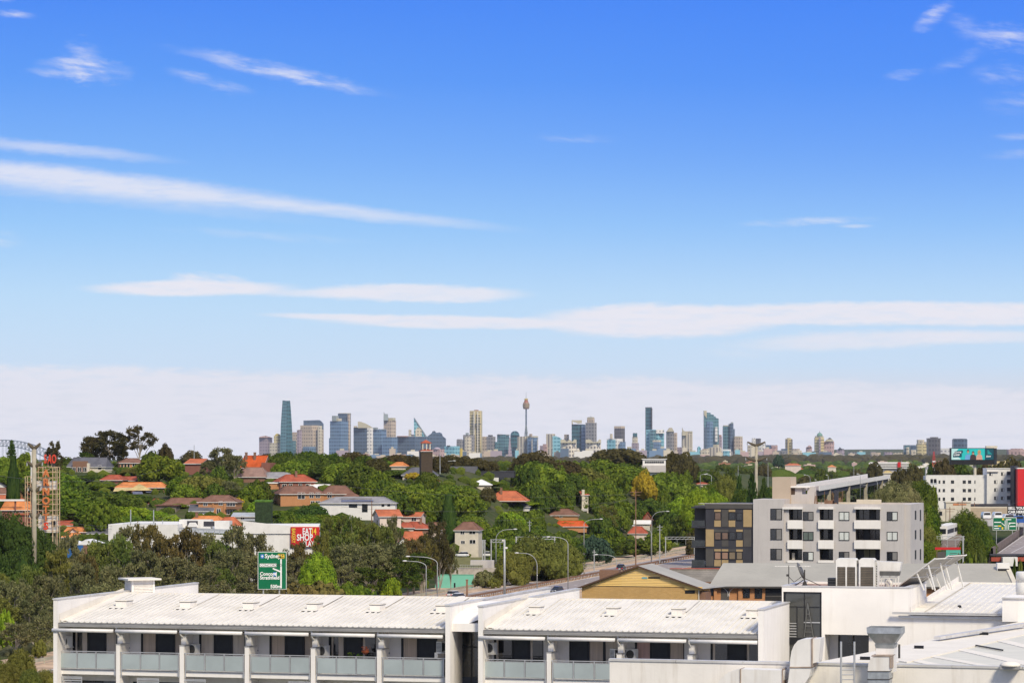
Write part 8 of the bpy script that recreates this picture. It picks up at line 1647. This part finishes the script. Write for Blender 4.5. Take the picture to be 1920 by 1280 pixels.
# right of centre hill
for a in [(1000, 844, 100, 'fig', 'umber', 905), (1008, 862, 84, 'fig', 'dark', 920), (1010, 868, 110, 'fig', 'mid', 935), (992, 872, 56, 'round', 'dark', 930), (1063, 862, 70, 'fig', 'umber', 915), (1100, 878, 100, 'fig', 'olive', 935), (1060, 890, 90, 'fig', 'dark', 950), (1158, 839, 110, 'fig', 'umber', 915), (1130, 862, 100, 'fig', 'mid', 925), (1190, 862, 90, 'fig', 'dark', 925), (1160, 872, 110, 'fig', 'mid', 940), (1240, 858, 60, 'round', 'umber', 920), (1262, 848, 44, 'round', 'umber', 915), (1284, 850, 50, 'round', 'umber', 915), (1270, 866, 90, 'fig', 'umber', 935), 
          (1030, 905, 100, 'gum', 'dark', 965), (1075, 912, 90, 'round', 'dark', 970), (1000, 905, 90, 'fig', 'dark', 955), (1130, 898, 70, 'fig', 'mid', 960), (1160, 905, 80, 'fig', 'olive', 970), (1250, 892, 100, 'fig', 'mid', 960), (1285, 905, 80, 'fig', 'mid', 965), (1150, 925, 110, 'fig', 'mid', 990), (1110, 915, 70, 'round', 'dark', 985), (1245, 925, 90, 'fig', 'dark', 990), (1285, 930, 90, 'fig', 'bright', 1000), (1140, 945, 60, 'gum', 'olive', 1010), (1215, 935, 80, 'round', 'dark', 1000), (1170, 955, 90, 'fig', 'dark', 1020), (1290, 960, 80, 'fig', 'dark', 1015), (1260, 965, 80, 'round', 'mid', 1025), (1100, 985, 100, 'gum', 'blue', 1065), (1145, 985, 110, 'gum', 'dark', 1045), (1190, 1012, 90, 'round', 'dark', 1045), (1230, 1000, 60, 'round', 'mid', 1040), (1115, 1005, 70, 'round', 'blue', 1060)]: TT(*a[:5], yb=a[5])
for a in [(1000, 1002, 120, 'dense', 'olive', 728), (1050, 1012, 90, 'dense', 'olive', 760), (960, 1032, 80, 'dense', 'olive', 705), (1035, 1042, 70, 'dense', 'olive', 735), (990, 1040, 80, 'gum', 'olive', 708), (1080, 1020, 70, 'gum', 'dark', 795), (908, 1068, 46, 'round', 'gum', 690), (925, 1080, 30, 'bush', 'olive', 688), (890, 1080, 26, 'palm', 'dark', 692)]: TT(*a[:5], d=a[5], group='trees along the motorway edge')
# left fig belt
for a in [(125, 885, 90, 'fig', 'mid', 950), (160, 890, 100, 'fig', 'dark', 945), (195, 905, 100, 'fig', 'mid', 955), (140, 915, 120, 'fig', 'mid', 975), (185, 918, 120, 'fig', 'dark', 975), (160, 935, 130, 'fig', 'mid', 990), (225, 922, 90, 'fig', 'dark', 965), (250, 925, 80, 'fig', 'dark', 960), (125, 940, 90, 'fig', 'dark', 995), (200, 945, 100, 'fig', 'mid', 990), (220, 948, 70, 'fig', 'bright', 990), (255, 948, 80, 'fig', 'bright', 985), (285, 955, 70, 'fig', 'bright', 985), (310, 962, 66, 'fig', 'bright', 985), (335, 948, 60, 'fig', 'mid', 978), (240, 965, 80, 'fig', 'mid', 992), (170, 960, 90, 'fig', 'mid', 998), (300, 908, 46, 'cone', 'deep', 945), (282, 935, 60, 'fig', 'dark', 962), (210, 900, 60, 'palm', 'dark', 935), (197, 883, 34, 'palm', 'dark', 905),
          (342, 892, 70, 'fig', 'mid', 935), (372, 890, 84, 'fig', 'olive', 942), (400, 893, 70, 'fig', 'olive', 940), (352, 905, 70, 'fig', 'mid', 945), (430, 900, 60, 'gum', 'gum', 945), (462, 896, 80, 'fig', 'dark', 950), (485, 900, 60, 'round', 'dark', 945), (440, 915, 60, 'gum', 'dark', 950), (445, 932, 34, 'bush', 'gold', 955), (112, 905, 60, 'fig', 'mid', 945),
          (555, 936, 90, 'fig', 'deep', 985), (585, 945, 70, 'fig', 'deep', 985), (520, 955, 80, 'fig', 'mid', 990), (560, 962, 100, 'fig', 'mid', 995), (605, 962, 80, 'fig', 'mid', 990), (645, 935, 60, 'round', 'olive', 985), (500, 968, 60, 'fig', 'mid', 990), (660, 950, 80, 'round', 'olive', 995), (625, 975, 90, 'fig', 'mid', 1005), (458, 972, 44, 'round', 'dark', 1000), (150, 1001, 22, 'bush', 'dark', 1015), (180, 998, 34, 'round', 'dark', 1015), (120, 990, 40, 'round', 'rust', 1020), (90, 995, 60, 'round', 'deep', 1045)]: TT(*a[:5], yb=a[5])
# near gum belt along the motorway
for i, a in enumerate([(15, 965, 110, 'dense', 'deep', 560), (55, 985, 100, 'dense', 'deep', 565), (-20, 985, 110, 'dense', 'deep', 560), (85, 1010, 80, 'dense', 'deep', 590), (30, 1030, 120, 'dense', 'deep', 540), (0, 1070, 90, 'gum', 'olive', 500), (60, 1060, 90, 'gum', 'gumg', 505), (105, 1030, 90, 'gum', 'olive', 540), (25, 1085, 110, 'gum', 'gum', 490), (130, 1000, 90, 'gum', 'gum', 560), (90, 1075, 110, 'gum', 'gum', 500), (150, 1055, 110, 'gum', 'gum', 515), (190, 1015, 110, 'gum', 'gumg', 560), (165, 1040, 80, 'gum', 'rust', 535), (215, 1060, 110, 'gum', 'gum', 525),
          (240, 985, 90, 'gum', 'gum', 600), (275, 980, 90, 'gum', 'rust', 600), (225, 1005, 90, 'gum', 'gumg', 580), (310, 1000, 100, 'gum', 'rust', 590), (270, 1030, 120, 'gum', 'gum', 555), (350, 992, 100, 'gum', 'rust', 595), (330, 1040, 120, 'gum', 'gum', 565), (385, 1000, 100, 'gum', 'gum', 600), (405, 1015, 70, 'gum', 'gumg', 595), (375, 1055, 120, 'gum', 'gum', 570), (440, 985, 100, 'gum', 'gum', 615), (430, 1030, 110, 'gum', 'gum', 590), (480, 998, 90, 'gum', 'gum', 620), (470, 1040, 120, 'gum', 'gum', 600), (415, 1060, 80, 'gum', 'gumg', 580), (520, 1030, 100, 'gum', 'gum', 620), (510, 1062, 120, 'gum', 'gum', 600), (550, 1045, 100, 'gum', 'gum', 615), (575, 1035, 90, 'gum', 'rust', 625),
          (602, 996, 56, 'gum', 'olive', 622), (560, 1016, 60, 'gum', 'rust', 620), (595, 1038, 80, 'dense', 'bright', 612), (625, 965, 90, 'gum', 'olive', 650), (640, 1000, 110, 'gum', 'gumg', 640), (665, 965, 90, 'gum', 'gumg', 650), (690, 975, 100, 'gum', 'olive', 648), (720, 985, 90, 'gum', 'gumg', 650), (655, 1020, 120, 'gum', 'gum', 630), (700, 1020, 130, 'gum', 'gum', 638), (735, 1015, 110, 'gum', 'gum', 645), (735, 968, 44, 'gum', 'gum', 658), (745, 1040, 110, 'gum', 'dark', 640), (775, 1010, 90, 'gum', 'rust', 655), (795, 1000, 80, 'gum', 'rust', 660), (818, 975, 70, 'gum', 'umber', 672), (825, 1010, 70, 'gum', 'umber', 668), (790, 1035, 90, 'gum', 'dark', 652), (845, 1020, 40, 'gum', 'gum', 672), (765, 1060, 80, 'gum', 'dark', 642), (690, 1060, 100, 'gum', 'dark', 622), (640, 1060, 90, 'gum', 'gum', 615),
          (600, 1088, 110, 'bush', 'rust', 560), (560, 1092, 90, 'bush', 'rust', 550), (650, 1088, 60, 'bush', 'mid', 580), (678, 1095, 60, 'bush', 'mid', 590), (735, 1082, 44, 'bush', 'bright', 628), (470, 1090, 110, 'gum', 'gum', 545), (540, 1080, 100, 'gum', 'gum', 570), (300, 1075, 120, 'gum', 'gum', 530), (240, 1085, 120, 'gum', 'gum', 515), (180, 1095, 110, 'gum', 'gum', 500), (120, 1110, 110, 'gum', 'gum', 485), (60, 1120, 110, 'gum', 'gum', 475), (0, 1120, 110, 'gum', 'olive', 472), (10, 1140, 40, 'bush', 'bright', 464), (80, 1150, 90, 'gum', 'gum', 462), (30, 1165, 90, 'gum', 'gum', 456), (75, 1195, 30, 'bush', 'olive', 452), (350, 1085, 120, 'gum', 'gum', 545), (400, 1095, 110, 'gum', 'gum', 545),
          ]): TT(*a[:5], d=a[5], group='gum trees along the motorway edge')
for a in [(38, 1214, 66, 'dense', 'olive', 392), (12, 1240, 60, 'dense', 'olive', 385), (84, 1252, 56, 'dense', 'olive', 388), (-10, 1230, 60, 'dense', 'gumg', 388), (56, 1250, 50, 'dense', 'gumg', 380)]: TT(*a[:5], d=a[5], group='bushes before the motorway')
# right side
for a in [(1386, 892, 50, 'norfolk', 'deep', 800), (1410, 889, 60, 'norfolk', 'deep', 780), (1432, 896, 44, 'norfolk', 'deep', 790), (1360, 890, 60, 'dense', 'olive', 850), (1335, 905, 70, 'dense', 'mid', 850), (1310, 915, 70, 'dense', 'bright', 830), (1345, 925, 60, 'dense', 'bright', 820), (1395, 915, 60, 'dense', 'dark', 790), (1440, 915, 40, 'dense', 'deep', 800),
          (1670, 902, 84, 'dense', 'gum', 620), (1655, 915, 50, 'dense', 'gum', 615), (1695, 905, 80, 'dense', 'gum', 630), (1725, 898, 74, 'dense', 'dark', 680), (1744, 912, 60, 'gum', 'mid', 700), (1725, 940, 80, 'dense', 'mid', 650), (1740, 945, 50, 'dense', 'deep', 660), (1735, 985, 60, 'dense', 'olive', 600), (1730, 1010, 70, 'dense', 'mid', 580), (1752, 1030, 40, 'dense', 'mid', 570),
          (1810, 955, 60, 'dense', 'dark', 720), (1832, 968, 50, 'dense', 'dark', 715), (1800, 965, 60, 'dense', 'mid', 722), (1840, 990, 60, 'dense', 'dark', 660), (1822, 1000, 60, 'dense', 'dark', 640), (1855, 1000, 30, 'bush', 'dark', 680), (1838, 1030, 48, 'bush', 'gumg', 540), (1815, 1040, 40, 'bush', 'mid', 530), (1795, 1042, 30, 'bush', 'gum', 530), (1916, 1052, 50, 'bush', 'olive', 380), (1900, 1058, 30, 'bush', 'dark', 385),
          (1679, 888, 24, 'bush', 'gold', 1380), (1770, 862, 56, 'round', 'umber', 1250), (1745, 870, 50, 'cone', 'deep', 1300), (1796, 868, 60, 'round', 'dark', 1300), (1880, 868, 60, 'round', 'umber', 1300), (1850, 872, 60, 'round', 'umber', 1280), (1715, 875, 50, 'round', 'umber', 1350), (1640, 868, 40, 'round', 'umber', 1700), (1460, 853, 22, 'round', 'blue', 2400), (1690, 880, 50, 'round', 'umber', 1300), (1900, 862, 50, 'round', 'umber', 1600)]: TT(*a[:5], d=a[5], group='trees on the right')
# filler over the hill so that the canopy closes, keeping clear of what the photo shows
PROT = HOUSE_RECTS+[(1735, 1902, 876, 950, 1000), (49, 110, 850, 998, 655), (543, 600, 984, 1020, 640), (203, 333, 983, 1000, 690), (330, 436, 972, 1000, 690), (470, 545, 984, 1000, 640), (112, 187, 1010, 1036, 640), (815, 950, 1035, 1110, 690), (1296, 1720, 890, 1060, 430), (1500, 1700, 890, 930, 1100), (60, 70, 830, 1040, 560)]
def clear(x0, x1, y0, y1, d): return not any(x0 < b and x1 > a and y0 < e and y1 > c and d < dd for a, b, c, e, dd in PROT)
STUFF = []
cnt = 0
for k in range(9000):
    if cnt >= 250: break
    px = rt.uniform(-50, 1320) if k % 2 else rt.uniform(950, 1320); d = rt.uniform(650, 1130) if px < 1000 else rt.uniform(760, 1500); x = (px-CX)/F*d
    if qd(x, d) > -196: continue
    gz = ground_z(x, d); h = rt.uniform(6, 10.5); r = rt.uniform(3.6, 6.5); yt = HY+(CZ-gz-h)*F/d; yb = HY+(CZ-gz)*F/d; w = 2*r*F/d
    if yt < 864 or any((x-a)**2+(d-b)**2 < (r*1.05)**2 for a, b in PLACED) or not clear(px-w/2, px+w/2, yt, yb-5, d): continue
    STUFF.append((x, d, gz, h, r, 'dark' if rt.random() < .4 else 'mid')); PLACED.append((x, d)); cnt += 1
cnt = 0
for k in range(7000):
    if cnt >= 210: break
    px = rt.uniform(1290, 1960); d = rt.uniform(900, 3300); x = (px-CX)/F*d; gz = ground_z(x, d); h = rt.uniform(8, 14); r = rt.uniform(5, 9); yt = HY+(CZ-gz-h)*F/d; yb = HY+(CZ-gz)*F/d; w = 2*r*F/d
    if yt < 864 or any((x-a)**2+(d-b)**2 < (r*1.1)**2 for a, b in PLACED) or not clear(px-w/2, px+w/2, yt, yb, d): continue
    STUFF.append((x, d, gz, h, r, 'umber' if rt.random() < .4 else 'dark2')); PLACED.append((x, d)); cnt += 1
import numpy as np
lowp = []
for s in (61, 62, 63):
    me = dome_crown(s, 24, 46, -.3, True, 1.0, .058); V = np.array([v.co[:] for v in me.vertices]); Fs = [tuple(p.vertices) for p in me.polygons]; lowp.append((V, Fs))
def join_trees(key, m, name, lab):
    vs = []; fs = []; n = 0
    for i, (x, y, gz, h, r, k) in enumerate(STUFF):
        if k != key: continue
        V, Fs = lowp[i % 3]; a = i*2.4; q = V*np.array([r, r, h*.98]); R2 = np.array([[math.cos(a), -math.sin(a), 0], [math.sin(a), math.cos(a), 0], [0, 0, 1]]); q = q@R2.T+np.array([x, y, gz]); vs.append(q); fs += [tuple(b+n for b in f) for f in Fs]; n += len(V)
    if not vs: return
    me = bpy.data.meshes.new(name); me.from_pydata(np.concatenate(vs).tolist(), [], fs); me.update(); o = part(name, me, m, kind='stuff'); tag(o, lab, 'trees')
join_trees('dark', L_['dark'], 'background_trees', 'darker trees filling the gaps between the hillside houses')
join_trees('mid', L_['mid'], 'background_trees', 'lighter trees filling the gaps between the hillside houses')
join_trees('umber', L_['umber'], 'background_trees', 'brownish trees filling the suburbs behind the grey flats on the right')
join_trees('dark2', L_['dark'], 'background_trees', 'green trees filling the suburbs behind the grey flats on the right')
# the far wooded suburbs read as one mass
def canopy(name, lab, d0, d1, n, r0, r1, m, x0=560, x1=2080, seed=1):
    rn = random.Random(seed); bm = bmesh.new(); bmesh.ops.create_icosphere(bm, subdivisions=2 if d0 > 1000 else 1, radius=1.0); V = [v.co.copy() for v in bm.verts]; Fc = [tuple(v.index for v in f.verts) for f in bm.faces if sum(v.co.z for v in f.verts) > -1.2]; bm.free(); mb = MB()
    for k in range(n):
        d = d0*(d1/d0)**rn.random(); px = rn.uniform(x0, x1); x = (px-CX)/F*d; r = rn.uniform(r0, r1); gz = ground_z(x, d); i = len(mb.v)
        if d < 1600 and qd(x, d) > -189: continue
        off = Vector((k*1.7, 0, 0)); s = (r*rn.uniform(.9, 1.7), r, r*rn.uniform(.8, 1.15)); c = Vector((x, d, gz+r*.35))
        for v in V: q = 1+.34*noise.noise(v*2.1+off)+.12*noise.noise(v*5+off); mb.v.append((c.x+v.x*s[0]*q, c.y+v.y*s[1]*q, c.z+v.z*s[2]*q))
        mb.f += [tuple(i+a for a in f) for f in Fc]
    o = part(name, mb, m, kind='stuff'); tag(o, lab, 'woodland'); return o
canopy('distant_woodland', 'dark wooded suburbs stretching between the hill and the city', 2300, 6500, 1500, 5, 9, L_['dark'], seed=4)
canopy('distant_woodland', 'bluish far belt of trees at the foot of the city skyline', 6500, 12000, 1100, 8, 16, L_['umber'], seed=5)
canopy('hill_undergrowth', 'low dark undergrowth between the hillside trees and houses', 640, 1450, 2600, .7, 1.9, L_['dark'], -200, 1330, 6)
canopy('verge_undergrowth', 'scrubby undergrowth under the gum trees beside the motorway', 440, 660, 500, .6, 1.6, L_['gum'], -120, 760, 7)
